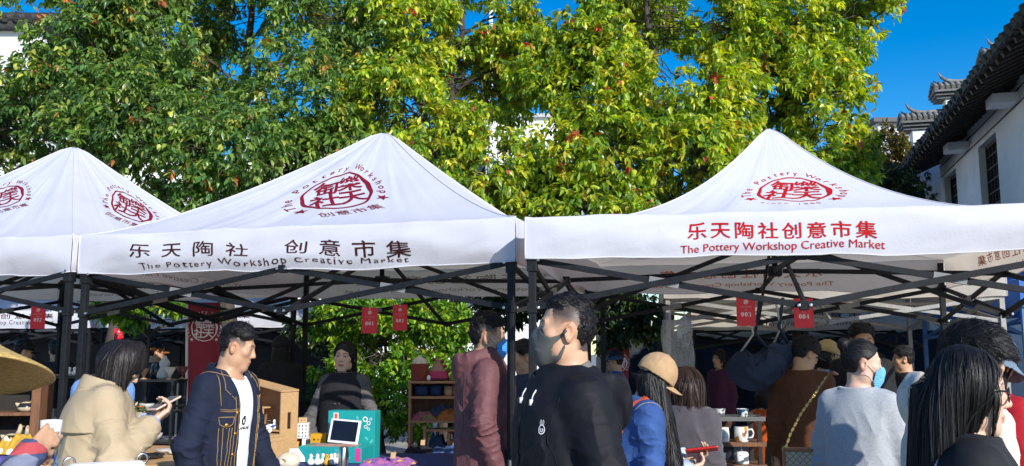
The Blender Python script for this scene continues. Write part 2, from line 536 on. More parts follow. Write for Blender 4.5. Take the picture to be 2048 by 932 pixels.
block('grey_building', 'grey flat-roofed building beyond the brownish tree and the gable wall', 1755, 1900, 246, 36, 8, [(-.2, 8.2, 1.0, 1.2)], None, m=mat('render_grey', (.55, .55, .58), .8, .1, 2), roofm=mat('flat_roof_dark', (.1, .1, .11), .8))
for px, top, lab in ((981, -120, 'tall thin white mast rising behind the trees near the centre'),):
    p = PT(px, 240, 44); q = PT(px, top, 44)
    b = MB(); b.tube([(0, 0, 0), (0, 0, q.z)], [.17, .09], 10); b.box((0, 0, q.z * .78), (.5, .12, .12)); b.box((0, 0, .1), (.8, .8, .2))
    tag(b.build('mast', mat('white_paint', (.75, .76, .78), .5), loc=(p.x, 44, 0)), lab, 'mast')
# pale site wall far behind the shelf, with a shed door
def freewall(name, label, px0, px1, ptop, Y, m):
    p0 = PT(px0, ptop, Y); p1 = PT(px1, ptop, Y)
    b = MB(); W = p1.x - p0.x
    b.box((0, .1, p0.z / 2), (W, .2, p0.z)); b.box((0, .1, p0.z + .04), (W + .1, .3, .08))
    return tag(b.build(name, m, loc=((p0.x + p1.x) / 2, Y, 0)), label, 'wall')
freewall('boundary_wall', 'low white boundary wall in sunlight beyond the wooden shelf', 868, 1012, 684, 24, M_WHITE)

# ================================================================== market tents
M_CLOTH = mat('tent_cloth', (.80, .815, .92), .75, .05, 2.5, .12, 55, trans=.36, tcol=(.80, .68, .53), dirt=.12, wrinkle=.18, wscale=4)
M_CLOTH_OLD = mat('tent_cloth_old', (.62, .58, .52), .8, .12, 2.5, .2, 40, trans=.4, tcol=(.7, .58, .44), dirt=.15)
M_CLOTH_BLUE = mat('tent_cloth_blue', (.06, .20, .62), .7, .06, 3, .15, 40, trans=.25)
M_RED = mat('print_red', (.42, .006, .009), .7, .08, 30, spec=.15)
M_MAROON = mat('print_maroon', (.20, .008, .022), .7, .1, 30, spec=.15)
M_INK = mat('print_dark', (.045, .010, .012), .7, .6, 5, spec=.15)
M_GHOST = mat('painted_show_through', (.30, .27, .25), .8, .1, 30)
M_GHOSTR = mat('painted_red_show_through', (.50, .15, .10), .8, .1, 30)
M_BAR = mat('frame_black', (.010, .011, .014), .55, .35, 30, .04, 120, metal=.0, dirt=.05, spec=.22)
M_BARG = mat('frame_grey', (.30, .29, .27), .45, .2, 30, .1, 120, metal=.4)
M_STEEL = mat('steel', (.55, .55, .55), .3, .1, 40, metal=1.0)
M_PLAST = mat('sleeve_grey', (.20, .20, .20), .5, .2)

def proj(p):
    v = Vector(p) - Vector((0, 0, CAM_H)); c, s = math.cos(PITCH), math.sin(PITCH)
    f = v.y * c + v.z * s; u = -v.y * s + v.z * c
    return 1024 + FPX * v.x / f, 466 - FPX * u / f

class Tent:
    def __init__(t, root, s, ze, za, p, hv, curl=0.0, seed=1, bulge=.012, fold=.006, lift=(0, 0, 0, 0)):
        t.root, t.s, t.ze, t.za, t.p, t.hv, t.curl, t.seed, t.bulge, t.fold, t.lift = root, s, ze, za, p, hv, curl, seed, bulge, fold, lift
        rz = root.rotation_euler.z; t.c, t.sn = math.cos(rz), math.sin(rz); t.o = Vector(root.location)
    def world(t, p): return Vector((t.o.x + p[0] * t.c - p[1] * t.sn, t.o.y + p[0] * t.sn + p[1] * t.c, p[2]))
    def surf(t, side, u, v, off=0.0):
        """u 0..1 along the side, v 0..1 eave to apex, v -1..0 valance; returns local points"""
        u = np.asarray(u, float); v = np.asarray(v, float); s = t.s
        vr = np.clip(v, 0, 1); w = np.clip(-v, 0, 1)
        # roof
        k = 1 - vr
        x = (2 * u - 1) * s * k
        y = -s * k
        hgt = vr ** t.p
        z = t.ze + (t.za - t.ze) * hgt
        edge = np.clip(np.minimum(u, 1 - u) / .12, 0, 1); edge = edge * edge * (3 - 2 * edge)
        nz = vnoise(np.c_[u.ravel() * 14 + side * 7.3 + t.seed, vr.ravel() * 2.2, np.full(u.size, t.seed * 1.7)]).reshape(u.shape)
        n2 = vnoise(np.c_[u.ravel() * 38 + side * 3.1 + t.seed, vr.ravel() * 3 + u.ravel() * 6, np.full(u.size, t.seed * 2.1)]).reshape(u.shape)
        z = z + edge * (nz * t.fold * 1.6 + n2 * t.fold * .5) * (1 - vr ** 4) - edge * .02 * np.sin(np.pi * u) * np.sin(np.pi * np.clip(vr * 1.2, 0, 1))
        # rounded tip
        top = t.za - .015; d = np.clip((vr - .93) / .07, 0, 1)
        z = z - d * d * .035
        # valance
        e2 = np.clip(np.minimum(u, 1 - u) / .06, 0, 1)
        rip = vnoise(np.c_[u.ravel() * 9 + side * 11 + t.seed * 3, w.ravel() * 2.5 + t.seed, np.full(u.size, 4.2)]).reshape(u.shape)
        rip2 = vnoise(np.c_[u.ravel() * 26 + w.ravel() * 5 + side * 5, w.ravel() * 4, np.full(u.size, 9.2 + t.seed)]).reshape(u.shape)
        inval = np.clip(w / .12, 0, 1)
        y = y - e2 * (t.bulge * np.sin(np.pi * w) * 2 + inval * (rip * t.fold * 2.2 + rip2 * t.fold * .7)) + t.curl * w * w * e2 - .004 * (w > 0)
        z = z - t.hv * w + e2 * w * (rip * .016 - .014 * np.sin(np.pi * u))
        # uneven corner heights: FL, FR, BR, BL
        cl, cr = t.lift[side], t.lift[(side + 1) % 4]
        z = z + (cl * (1 - u) + cr * u) * k
        if off:
            # proud of the surface
            sl = (t.za - t.ze) * t.p * np.clip(vr, .05, 1) ** (t.p - 1) / s
            nl = np.sqrt(1 + sl * sl)
            y = np.where(w > 0, y - off, y - off * sl / nl); z = np.where(w > 0, z, z + off / nl)
        a = side * math.pi / 2; ca, sa = math.cos(a), math.sin(a)
        return np.stack([x * ca - y * sa, x * sa + y * ca, z], -1)
    def locate(t, side, px, py, val=False):
        U, V = np.meshgrid(np.linspace(0, 1, 161), np.linspace(-1, -.001, 60) if val else np.linspace(0, .98, 140))
        P = t.surf(side, U.ravel(), V.ravel())
        wx = t.o.x + P[:, 0] * t.c - P[:, 1] * t.sn; wy = t.o.y + P[:, 0] * t.sn + P[:, 1] * t.c; wz = P[:, 2] - CAM_H
        c, s = math.cos(PITCH), math.sin(PITCH); f = wy * c + wz * s; uu = -wy * s + wz * c
        d = (1024 + FPX * wx / f - px) ** 2 + (466 - FPX * uu / f - py) ** 2
        i = d.argmin()
        return np.array([U.ravel()[i], V.ravel()[i]])
    def canopy(t, m):
        Vs, Fs, n = [], [], 0
        nu = 130
        vv = np.concatenate([np.linspace(-1, -.08, 12), [-.04, 0, .012, .03], np.linspace(.06, 1, 34)])
        for side in range(4):
            U, V = np.meshgrid(np.linspace(0, 1, nu), vv)
            P = t.surf(side, U, V); Vs.append(P.reshape(-1, 3))
            i, j = np.meshgrid(np.arange(len(vv) - 1), np.arange(nu - 1), indexing='ij')
            a = (i * nu + j).ravel() + n
            Fs.append(np.c_[a, a + 1, a + 1 + nu, a + nu]); n += U.size
        t.can = link('canopy', np_mesh('canopy', np.concatenate(Vs), np.concatenate(Fs), smooth=True), m, t.root)
        # ridge seams
        b = MB()
        for side in range(4):
            v = np.linspace(0, .99, 24)
            b.tube([tuple(q) for q in t.surf(side, np.zeros(24), v, .002)], .0045, 5)
        for side in range(4):
            b.tube([tuple(q) for q in t.surf(side, np.full(6, .0), np.linspace(-1, 0, 6), .003)], .004, 5)
        b.build('seam', M_CLOTH if m is not M_CLOTH_BLUE else m, t.can)
        # hem round the lower edge
        b = MB()
        for side in range(4):
            b.tube([tuple(q) for q in t.surf(side, np.linspace(0, 1, 50), np.full(50, -1.0), .002)], .004, 5)
        b.build('hem', m, t.can)
        return t.can
    def print_px(t, name, VT, m, side, c, r, up, w, h, val=False, off=.0022, wob=0.0):
        """affine placement: pixel anchors for the print's centre, right end and top; w,h = print coords of those ends"""
        C, Rr, Up = (t.locate(side, *q, val=val) for q in (c, r, up))
        def fn(P):
            uv = C + (Rr - C) * (P[:, :1] / w) + (Up - C) * (P[:, 1:] / h)
            if wob:
                uv = uv + np.c_[wob * vnoise(np.c_[P * 1.3, P[:, :1] * 0 + 3]) * .1, wob * vnoise(np.c_[P * (1.2, 2.5), P[:, :1] * 0 + 7])]
            vv = np.clip(uv[:, 1], -.985, -.003) if val else uv[:, 1]
            return t.surf(side, uv[:, 0], vv, off)
        return drape(name, VT, fn, m, t.can, .04 * max(w, 1))
    def print_uv(t, name, VT, m, side, u0, v0, su, sv, off=.0025, mirror=False):
        def fn(P):
            return t.surf(side, u0 + P[:, 0] * su * (-1 if mirror else 1), np.clip(v0 + P[:, 1] * sv, -.985, .98), off)
        return drape(name, VT, fn, m, t.can, .3)
    def frame(t, m, leg_w=.042, th=.27, zt=None, sleeve=True, hub=True, inner=None, detail=True):
        s = t.s - .035; zt = zt or t.ze - t.hv - .005
        zl = zt - th
        cs = [(-s, -s), (s, -s), (s, s), (-s, s)]
        for (x, y) in cs:
            b = MB(); b.box((x, y, (1.0 + t.ze - .03) / 2), (leg_w, leg_w, t.ze - .03 - 1.0), bev=.004 if detail else 0)
            if detail:
                b.box((x, y, 1.0), (leg_w + .01, leg_w + .01, .06), bev=.004); b.box((x, y, zt - .02), (leg_w + .016, leg_w + .016, .09), bev=.004)
                b.box((x, y, zl), (leg_w + .014, leg_w + .014, .06), bev=.004)
            lg = b.build('leg', m, t.root)
            b = MB(); b.box((x, y, .5), (leg_w - .009, leg_w - .009, 1.0)); b.box((x, y, .006), (.09, .09, .012))
            b.build('inner_leg', M_BARG, lg)
        w, h = .017, .034
        for k in range(4):
            a = Matrix.Rotation(k * math.pi / 2, 3, 'Z')
            b = MB(); sls = []; sc = MB(); any_ = False
            for x0, x1 in ((-s, 0), (0, s)):
                for i, (za_, zb_) in enumerate(((zt, zl), (zl, zt))):
                    o = -.012 if i else .012
                    b.bar(a @ Vector((x0, -s + o, za_)), a @ Vector((x1, -s + o, zb_)), w, h, bev=.002 if detail else 0, up=(0, 0, 1))
                if sleeve:
                    mx_ = (x0 + x1) / 2; dx = (x1 - x0) * .055; dz = (zl - zt) * .055
                    sl = MB(); sls.append(sl); sl.bar(a @ Vector((mx_ - dx, -s + .012, (zt + zl) / 2 - dz)), a @ Vector((mx_ + dx, -s + .012, (zt + zl) / 2 + dz)), w + .008, h + .008)
                if detail:
                    for xx, zz in ((x0, zt), (x0, zl), (x1, zt), (x1, zl)):
                        xx = xx * .975 + (.03 if xx == 0 and x0 == 0 else -.03 if xx == 0 else 0)
                        sc.box(a @ Vector((xx, -s - .025, zz + (.0))), (.018, .018, .018), bev=.005); any_ = True
            b.box(a @ Vector((0, -s, zt)), (.05, .05, .05), rz=k * math.pi / 2, bev=.004); b.box(a @ Vector((0, -s, zl)), (.05, .05, .05), rz=k * math.pi / 2, bev=.004)
            tr = b.build('scissor_truss', m, t.root)
            for sl in sls: sl.build('sleeve', M_PLAST if m is M_BAR else m, tr)
            if any_: sc.build('bolt', M_STEEL, tr)
            if hub:
                b = MB(); zh = zt + .26
                for i, (za_, zb_) in enumerate(((zt, zh - .22), (zl, zh))):
                    o = .012 if i else -.012
                    b.bar(a @ Vector((o, -s + .03, za_)), a @ Vector((o, -.05, zb_)), w, h * .9, up=(0, 0, 1))
                b.build('inner_truss', inner or m, t.root)
        if hub:
            b = MB(); b.box((0, 0, zt + .26), (.09, .09, .07), bev=.008); b.box((0, 0, zt + .04), (.09, .09, .07), bev=.008)
            b.tube([(0, 0, zt + .02), (0, 0, t.za - .12)], .02, 10)
            b.lathe([(.005, 0), (.05, .005), (.06, -.02), (.02, -.03)][::-1], (0, 0, t.za - .12), 14)
            b.build('centre_pole', inner or m, t.root)

def make_tent(name, label, corner, which, rz, s, ze, za, p, hv, m=M_CLOTH, **kw):
    """corner = world xy of the front-right (which=1) or front-left (which=0) corner"""
    c, sn = math.cos(rz), math.sin(rz)
    lx, ly = ((s if which else -s), -s)
    o = (corner[0] - (lx * c - ly * sn), corner[1] - (lx * sn + ly * c), 0)
    root = empty(name, o, rz, label, 'market tent', 'white market tents' if m is not M_CLOTH_BLUE else None)
    t = Tent(root, s, ze, za, p, hv, **kw); t.canopy(m)
    return t

CN, EN = '乐天陶社创意市集', 'The Pottery Workshop Creative Market'

# ---- right tent (stalls 003 and 004)
TR = make_tent('market_tent', 'white tent with bright red lettering, over stalls 003 and 004', (0.075, 4.98), 0, R(-11), 1.5, 2.345, 3.20, 2.35, .235,
               seed=2, fold=.006, curl=.0)
TR.frame(M_BAR)
def cn_print(t, m, side, px_l, px_r, py_c, hpx, s=CN, sp=1.28, bold=.012, wob=0, slant=0):
    V, T = text2d(s, 1, bold, sp); c0 = (V.min(0) + V.max(0)) / 2; V = V - c0; w, h = V.max(0)
    cx = (px_l + px_r) / 2
    return t.print_px('lettering', (V, T), m, side, (cx, py_c), (px_r, py_c + slant), (cx, py_c - hpx / 2), w, h, val=True, wob=wob, off=.003)
cn_print(TR, M_RED, 0, 1366, 1757, 463, 36, slant=-2)
cn_print(TR, M_RED, 0, 1358, 1770, 494, 20, EN, 1.0, .0, slant=-2)
TR.print_px('logo', logo2d('since 1985'), M_RED, 0, (1587, 383), (1665, 381), (1585, 355), 1, 1)

# ---- middle tent (stalls 001 and 002)
TM = make_tent('market_tent', 'white tent with dark maroon lettering over stalls 001 and 002, right of the double post', (0.02, 5.25), 1, R(-16), 1.57, 2.39, 3.42, 1.34, .265,
               seed=5, fold=.008, curl=.035, bulge=.012)
TM.frame(M_BAR)
cn_print(TM, M_INK, 0, 251, 497, 499, 27, '乐天陶社', 1.9, .006, wob=.03, slant=2)
cn_print(TM, M_INK, 0, 562, 822, 497, 29, '创意市集', 1.75, .006, wob=.03, slant=-2)
cn_print(TM, M_INK, 0, 250, 818, 524, 15, EN, 1.22, .0, wob=.03, slant=-5)
TM.print_px('logo', logo2d('创意市集'), M_MAROON, 0, (677, 384), (742, 370), (683, 350), 1, 1)

# ---- left tent (stall 092)
TL = make_tent('market_tent', 'white tent seen corner-on at the left edge, over stall 092', (-3.06, 6.13), 1, R(-17.5), 1.5, 2.40, 3.49, 1.30, .26,
               seed=9, fold=.007, curl=.04, bulge=.02)
TL.frame(M_BAR)
TL.print_px('logo', logo2d('创意市集'), M_MAROON, 0, (5, 395), (48, 381), (10, 374), 1, 1)
TL.print_px('logo', logo2d('创意市集'), M_MAROON, 1, (262, 414), (305, 433), (255, 388), 1, 1)

# mirrored decals on the inner cloth; light coming through is painted into their colour
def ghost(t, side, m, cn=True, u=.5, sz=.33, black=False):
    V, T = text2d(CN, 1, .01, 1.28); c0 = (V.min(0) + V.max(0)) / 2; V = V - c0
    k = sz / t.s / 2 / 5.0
    t.print_uv('painted_show_through_print', (V, T), m, side, u, -.36, k * 1.25, .33, off=-.004)
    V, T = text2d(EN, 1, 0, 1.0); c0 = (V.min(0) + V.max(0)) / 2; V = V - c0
    t.print_uv('painted_show_through_print', (V, T), m, side, u, -.76, k * .76, .2, off=-.004)
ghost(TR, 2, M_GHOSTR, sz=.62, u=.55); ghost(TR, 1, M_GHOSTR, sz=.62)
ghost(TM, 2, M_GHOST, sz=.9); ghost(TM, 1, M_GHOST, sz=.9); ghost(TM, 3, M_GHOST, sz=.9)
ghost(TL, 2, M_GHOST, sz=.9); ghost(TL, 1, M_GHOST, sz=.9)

# ---- tents behind
def back_tent(label, x, y, rz, ze=2.2, za=2.95, m=M_CLOTH, frame=M_BAR, seed=1, text=True, s=1.5, hv=.26, p=1.3, inner=None, th=.25):
    t = make_tent('market_tent', label, (x, y), 0, rz, s, ze, za, p, hv, m=m, seed=seed)
    t.frame(frame, detail=False, hub=True, sleeve=False, inner=inner, th=th)
    if text:
        V, T = text2d(EN, 1, 0, 1.2); V = V - (V.min(0) + V.max(0)) / 2
        k = .30 / V.max(0)[0]
        t.print_uv('lettering', (V, T), M_INK, 0, .5, -.7, k, .32)
        V, T = text2d(CN, 1, .01, 1.6); V = V - (V.min(0) + V.max(0)) / 2
        t.print_uv('lettering', (V, T), M_INK, 0, .5, -.32, .30 / V.max(0)[0], .32)
    return t
TB1 = back_tent('white tent under the trees behind the red banner, in dappled light', -6.3, 13.6, R(-6), seed=12)
TB2 = back_tent('white tent at the back behind the woman in the beige trench coat', -9.4, 13.9, R(-6), seed=13)
TB3 = back_tent('white tent at the far left back, over the man with the black cap', -12.6, 14.3, R(-6), seed=14)
TB4 = back_tent('old yellowed tent with grey bars just behind stalls 003 and 004', 1.43, 8.35, R(-9), ze=2.34, za=3.0, m=M_CLOTH_OLD, frame=M_BARG, seed=15, text=False, inner=M_BARG, th=.22)
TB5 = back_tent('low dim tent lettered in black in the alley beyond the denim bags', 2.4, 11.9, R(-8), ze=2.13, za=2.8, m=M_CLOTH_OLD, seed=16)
TB6 = back_tent('bright blue tent at the right edge behind the grey-capped shopper', 4.75, 8.3, R(-8), ze=2.26, za=2.9, m=M_CLOTH_BLUE, frame=mat('frame_blue', (.05, .16, .42), .4), seed=17)
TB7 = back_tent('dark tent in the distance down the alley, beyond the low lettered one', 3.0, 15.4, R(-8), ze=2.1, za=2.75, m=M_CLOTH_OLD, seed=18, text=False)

# dark sheets added to stand in for deep shade behind the tents
M_BACK = mat('shade_sheet_navy', (.012, .016, .028), .8, .25, 2, .2, 10)
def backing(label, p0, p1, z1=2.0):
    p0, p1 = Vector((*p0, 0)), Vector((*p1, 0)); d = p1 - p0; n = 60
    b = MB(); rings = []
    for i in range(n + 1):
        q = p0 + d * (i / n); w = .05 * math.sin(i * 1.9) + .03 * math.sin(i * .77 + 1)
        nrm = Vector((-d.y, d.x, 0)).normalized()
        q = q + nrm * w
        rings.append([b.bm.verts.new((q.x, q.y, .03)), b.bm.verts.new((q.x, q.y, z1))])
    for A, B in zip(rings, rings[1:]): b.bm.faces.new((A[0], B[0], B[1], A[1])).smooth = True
    return tag(b.build('shade_sheet', M_BACK), label, 'curtain')
backing('added dark sheet standing in for the shade behind the back-row tents at the left', (-13, 17.4), (-3.2, 16.3), 2.05)
backing('added dark sheet standing in for the shade at the end of the right tent alley', (1.8, 19.2), (9.5, 18.1), 2.0)

# ================================================================== trees
def leaf_mat(name, trans=.42, rough=.30):
    m = bpy.data.materials.new(name); m.use_nodes = True
    N = m.node_tree.nodes; L = m.node_tree.links; p = N['Principled BSDF']; out = N['Material Output']
    at = N.new('ShaderNodeAttribute'); at.attribute_name = 'Col'
    L.new(at.outputs['Color'], p.inputs['Base Color'])
    p.inputs['Roughness'].default_value = rough; p.inputs['Specular IOR Level'].default_value = .5
    tl = N.new('ShaderNodeBsdfTranslucent')
    hs_ = N.new('ShaderNodeHueSaturation'); hs_.inputs['Value'].default_value = 1.7; hs_.inputs['Saturation'].default_value = 1.15; hs_.inputs['Hue'].default_value = .485
    L.new(at.outputs['Color'], hs_.inputs['Color']); L.new(hs_.outputs[0], tl.inputs[0])
    ms = N.new('ShaderNodeMixShader'); ms.inputs[0].default_value = trans
    L.new(p.outputs[0], ms.inputs[1]); L.new(tl.outputs[0], ms.inputs[2]); L.new(ms.outputs[0], out.inputs['Surface'])
    return m
M_LEAF = leaf_mat('leaf')
M_BARK = mat('bark', (.060, .047, .036), .9, .5, 9, 1.0, 45, stretch=(1, 1, .35))

def norm(a): return a / np.maximum(np.linalg.norm(a, axis=-1, keepdims=True), 1e-9)

def leaves_mesh(name, C, D, nper, rng, L, W, pal, wts, droop=.5, spread=.9, rad=.07, clump_var=.25):
    """C (n,3) twig tips, D (n,3) twig directions; nper leaves whorled round every tip"""
    n = len(C) * nper
    c = np.repeat(C, nper, 0); d = np.repeat(D, nper, 0)
    r = norm(rng.normal(size=(n, 3)))
    r = norm(r - d * (r * d).sum(1, keepdims=True))
    ax = norm(d * rng.uniform(.1, .9, (n, 1)) + r * spread * rng.uniform(.7, 1.2, (n, 1)) + np.array([0, 0, -1.]) * droop * rng.uniform(.3, 1.4, (n, 1)))
    base = c - d * rng.uniform(0, rad * 1.6, (n, 1)) + r * rng.uniform(0, rad * .35, (n, 1))
    ln = L * rng.uniform(.65, 1.25, (n, 1)); wd = W * rng.uniform(.75, 1.2, (n, 1))
    up = np.array([0, 0, 1.]) + rng.normal(size=(n, 3)) * .45
    sd = norm(np.cross(ax, up)); nr = norm(np.cross(sd, ax))
    fold = rng.uniform(.05, .35, (n, 1)); curl = rng.uniform(-.05, .28, (n, 1))
    mid = base + ax * ln * .42 + nr * ln * .03
    tip = base + ax * ln - nr * ln * curl
    l1 = base + ax * ln * .33 + sd * wd * .5 + nr * wd * fold; r1 = base + ax * ln * .33 - sd * wd * .5 + nr * wd * fold
    l2 = base + ax * ln * .68 + sd * wd * .36 + nr * (wd * fold * .7 - ln * curl * .35); r2 = base + ax * ln * .68 - sd * wd * .36 + nr * (wd * fold * .7 - ln * curl * .35)
    m2 = base + ax * ln * .68 - nr * ln * curl * .4
    V = np.stack([base, l1, mid, r1, l2, m2, r2, tip], 1).reshape(-1, 3)
    k = np.arange(n)[:, None] * 8
    F = np.concatenate([k + np.array(f) for f in ((0, 2, 1), (0, 3, 2), (1, 2, 5), (1, 5, 4), (2, 3, 6), (2, 6, 5), (4, 5, 7), (5, 6, 7))])
    pal = np.array(pal); cl = rng.choice(len(pal), len(C), p=wts)
    own = rng.choice(len(pal), n, p=wts)
    idx = np.where(rng.random(n) < .68, np.repeat(cl, nper), own)
    col = pal[idx] * rng.uniform(1 - clump_var, 1 + clump_var, (n, 1)) * np.repeat(rng.uniform(.8, 1.2, (len(C), 1)), nper, 0)
    return np_mesh(name, V, F, np.repeat(col, 8, 0))

def limb(b, p0, p1, r0, r1, rng, wob=.12, n=6, seg=7, up=.0):
    p0, p1 = np.array(p0, float), np.array(p1, float); L = np.linalg.norm(p1 - p0)
    pts = []; off = np.zeros(3)
    for i in range(n + 1):
        t = i / n
        off = off * .6 + rng.normal(size=3) * wob * L / n * (0 < i < n)
        q = p0 + (p1 - p0) * t + off; q[2] += up * L * math.sin(math.pi * t)
        pts.append(q)
    b.tube(pts, [r0 + (r1 - r0) * (i / n) for i in range(n + 1)], seg, cap=True)
    return pts

SHADES = dict(
    olive=([(.095, .16, .034), (.055, .115, .034), (.155, .215, .05), (.035, .075, .026), (.27, .28, .06), (.30, .12, .04)], [.33, .27, .19, .13, .065, .015]),
    gold=([(.20, .275, .026), (.11, .19, .028), (.33, .36, .035), (.06, .12, .024), (.42, .31, .04), (.42, .07, .05)], [.34, .25, .22, .10, .08, .01]),
    bush=([(.16, .32, .03), (.09, .22, .03), (.30, .43, .04), (.05, .13, .025), (.45, .47, .05)], [.35, .27, .2, .1, .08]),
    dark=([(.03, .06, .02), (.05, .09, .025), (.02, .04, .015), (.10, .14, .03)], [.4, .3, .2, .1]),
    brown=([(.17, .13, .03), (.12, .12, .03), (.22, .15, .04), (.08, .09, .025)], [.35, .3, .2, .15]),
)

GAIN = dict(olive=1.75, gold=1.62, bush=1.15)
def tree(label, px, Y, lobes, shade, ncl, seed, trunk_r=.15, nper=9, leaf=(.112, .046), holes=(), fork=2.2, group='broadleaf trees behind the stalls', name='broadleaf_tree', droop=.95, lean=0.0, cat='tree'):
    """lobes: list of (pixel x, pixel y, depth, rx, ry, rz) - ellipsoids of foliage set on real limbs"""
    rng = np.random.default_rng(seed)
    base = PG(px, Y)
    o = empty(name, base, 0, label, cat, group)
    Lc = np.array([PT(a, b_, c) - base for a, b_, c, *_ in lobes]); Lr = np.array([l[3:6] for l in lobes], float)
    # trunk and limbs
    tb = MB(); zt = max(Lc[:, 2].max() * .9, fork + 1); top = Lc[:, :2].mean(0) * .4
    tp = limb(tb, (0, 0, -.1), (top[0] + lean, top[1], zt), trunk_r, trunk_r * .25, rng, .10, 12, 10)
    tp = np.array(tp)
    vol = np.prod(Lr, 1) ** .8; share = vol / vol.sum()
    C, D = [], []
    for c, r, sh in zip(Lc, Lr, share):
        # limb leaves the trunk lower than the lobe
        i = int(np.argmin(np.abs(tp[:, 2] - max(fork, c[2] - .35 * np.linalg.norm(c[:2]) - r[2] * .4))))
        a = tp[i]; lr = max(.02, trunk_r * .5 * (1 - tp[i, 2] / (zt * 1.15)))
        pts = limb(tb, a, c, lr, lr * .4, rng, .16, 6, 7, .05)
        m = max(3, int(ncl * sh))
        # twig tips: gaps from 3-D noise, denser to the outside
        d = norm(rng.normal(size=(m * 4, 3))); rad = rng.uniform(.25, 1, (m * 4, 1)) ** .5
        q = d * rad * (1 + .28 * vnoise(d * 1.8 + seed)[:, None])
        w = c + q * r
        keep = vnoise((w + np.array(base)) * 1.35 + seed * 3.3) + .5 * vnoise((w + np.array(base)) * 3.1) > -.10
        for hx, hy, hY, hr in holes:
            h = np.array(PT(hx, hy, hY) - base); keep &= np.linalg.norm((w - h) * (1, .35, 1), axis=1) > hr * (1 + .5 * vnoise(w * 3))
        w, q = w[keep][:m], q[keep][:m]
        C.append(w); D.append(norm(q * (1, 1, .6) / r + np.array([0, 0, .25]) + rng.normal(size=q.shape) * .35))
        for _ in range(7):                              # side branches inside the lobe
            if len(w) == 0: break
            e = w[rng.integers(len(w))]; s0 = pts[rng.integers(2, len(pts))]
            limb(tb, s0, e, lr * .32, .005, rng, .14, 4, 5)
        for e in w[::5]:                                # twigs
            j = c + (e - c) * rng.uniform(.3, .6); j = j + rng.normal(size=3) * .08
            limb(tb, j, e, .009, .003, rng, .15, 2, 3)
    tb.build('trunk', M_BARK, o)
    C = np.concatenate(C); D = np.concatenate(D)
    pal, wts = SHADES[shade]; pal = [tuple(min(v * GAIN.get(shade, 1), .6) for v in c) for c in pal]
    link('crown', leaves_mesh('crown', C, D, nper, rng, *leaf, pal, wts, droop=droop), M_LEAF, o)
    return o

SKYH = [(505, 95, 12.5, .60), (472, 40, 12.2, .46)]
tree('leafy olive-green tree whose dark forked trunk shows against blue sky', 455, 12.6, [
    (330, 60, 12.2, 1.35, 1.1, .8), (560, 20, 12.2, 1.3, 1.1, .8), (300, 240, 11.6, 1.2, 1.1, .85), (600, 190, 11.9, 1.15, 1.0, .9), (480, 310, 11.4, 1.3, 1.1, .75),
    (640, 330, 11.6, 1.0, .9, .7), (700, 80, 12.6, 1.05, 1.1, .9), (430, 160, 13.2, 1.4, .8, .9), (380, -110, 12.8, 1.5, 1.3, .9), (600, -130, 12.8, 1.5, 1.3, .9), (420, 400, 11.6, 1.1, .8, .5)],
    'olive', 7400, 21, .15, holes=SKYH)
tree('broad olive-green tree at the left edge in front of the white house', 236, 12.4, [
    (150, 60, 12.0, 1.05, 1.0, .8), (215, 150, 11.8, 1.15, 1.0, .85), (60, 220, 12.0, 1.2, 1.0, .75), (170, 290, 11.6, .9, .9, .6), (20, 330, 12.2, 1.0, .9, .7), (240, 20, 12.4, 1.0, 1.0, .8),
    (-80, 260, 12.4, 1.2, 1.0, .9), (130, -90, 12.6, 1.4, 1.2, .8), (30, 400, 11.8, .9, .8, .5)],
    'olive', 4300, 22, .13, holes=[(55, 85, 12.0, .45), (125, 300, 11.6, .30)])
tree('tree of mixed green between two tent peaks, before the apartment block', 905, 12.9, [
    (830, 60, 12.4, 1.0, 1.0, .9), (800, 200, 12.0, .95, .9, .8), (870, 310, 11.6, 1.05, .9, .75), (960, 150, 12.6, .95, .9, .8), (1010, 330, 11.8, .95, .9, .6), (930, 390, 11.4, 1.0, .8, .5), (1050, 110, 12.8, .75, .8, .6),
    (900, -100, 12.8, 1.3, 1.2, .8), (960, 250, 12.2, .6, .7, .5), (985, 45, 12.6, .35, .5, .3), (925, 75, 12.4, .45, .5, .3), (900, 15, 12.5, .4, .5, .3), (1060, 20, 12.6, .3, .5, .25)],
    'gold', 5600, 23, .12, holes=[(965, 40, 12.6, .32), (1120, 20, 12.8, .35), (1078, 245, 12.0, .30), (1000, 190, 12.4, .2)])
tree('large yellow-green tree left of the right tent peak, dotted with red leaves', 1345, 11.9, [
    (1250, 50, 11.8, 1.1, 1.0, .85), (1420, 40, 11.8, 1.2, 1.0, .9), (1200, 190, 11.6, 1.0, .95, .8), (1370, 190, 11.4, 1.15, 1.0, .8), (1240, 320, 11.2, 1.0, .9, .75), (1380, 330, 11.0, .95, .9, .7),
    (1130, 330, 11.5, .75, .8, .6), (1170, 420, 11.2, .9, .8, .5), (1320, 420, 11.0, .9, .8, .45), (1330, -110, 12.2, 1.5, 1.3, .9), (1150, 90, 12.0, .7, .8, .6), (1080, 150, 12.0, .6, .7, .5), (1120, 250, 11.8, .5, .7, .45)],
    'gold', 6400, 24, .15, holes=[(1120, 20, 12.0, .3), (1078, 240, 11.6, .34), (1560, 290, 11.4, .25)])
tree('yellow-green tree behind the right tent peak, its edge against the open sky', 1580, 12.6, [
    (1560, 50, 12.2, 1.2, 1.0, .85), (1690, 40, 12.2, .85, .9, .7), (1520, 180, 12.0, 1.1, 1.0, .85), (1640, 190, 12.0, .75, .9, .7), (1610, 300, 11.6, 1.0, .9, .7), (1500, 290, 11.6, .9, .9, .7), (1690, 320, 11.8, .5, .7, .5),
    (1550, -100, 12.6, 1.4, 1.2, .8), (1740, -30, 12.4, .55, .8, .6), (1640, 380, 11.6, .8, .8, .4)],
    'gold', 4300, 25, .14)
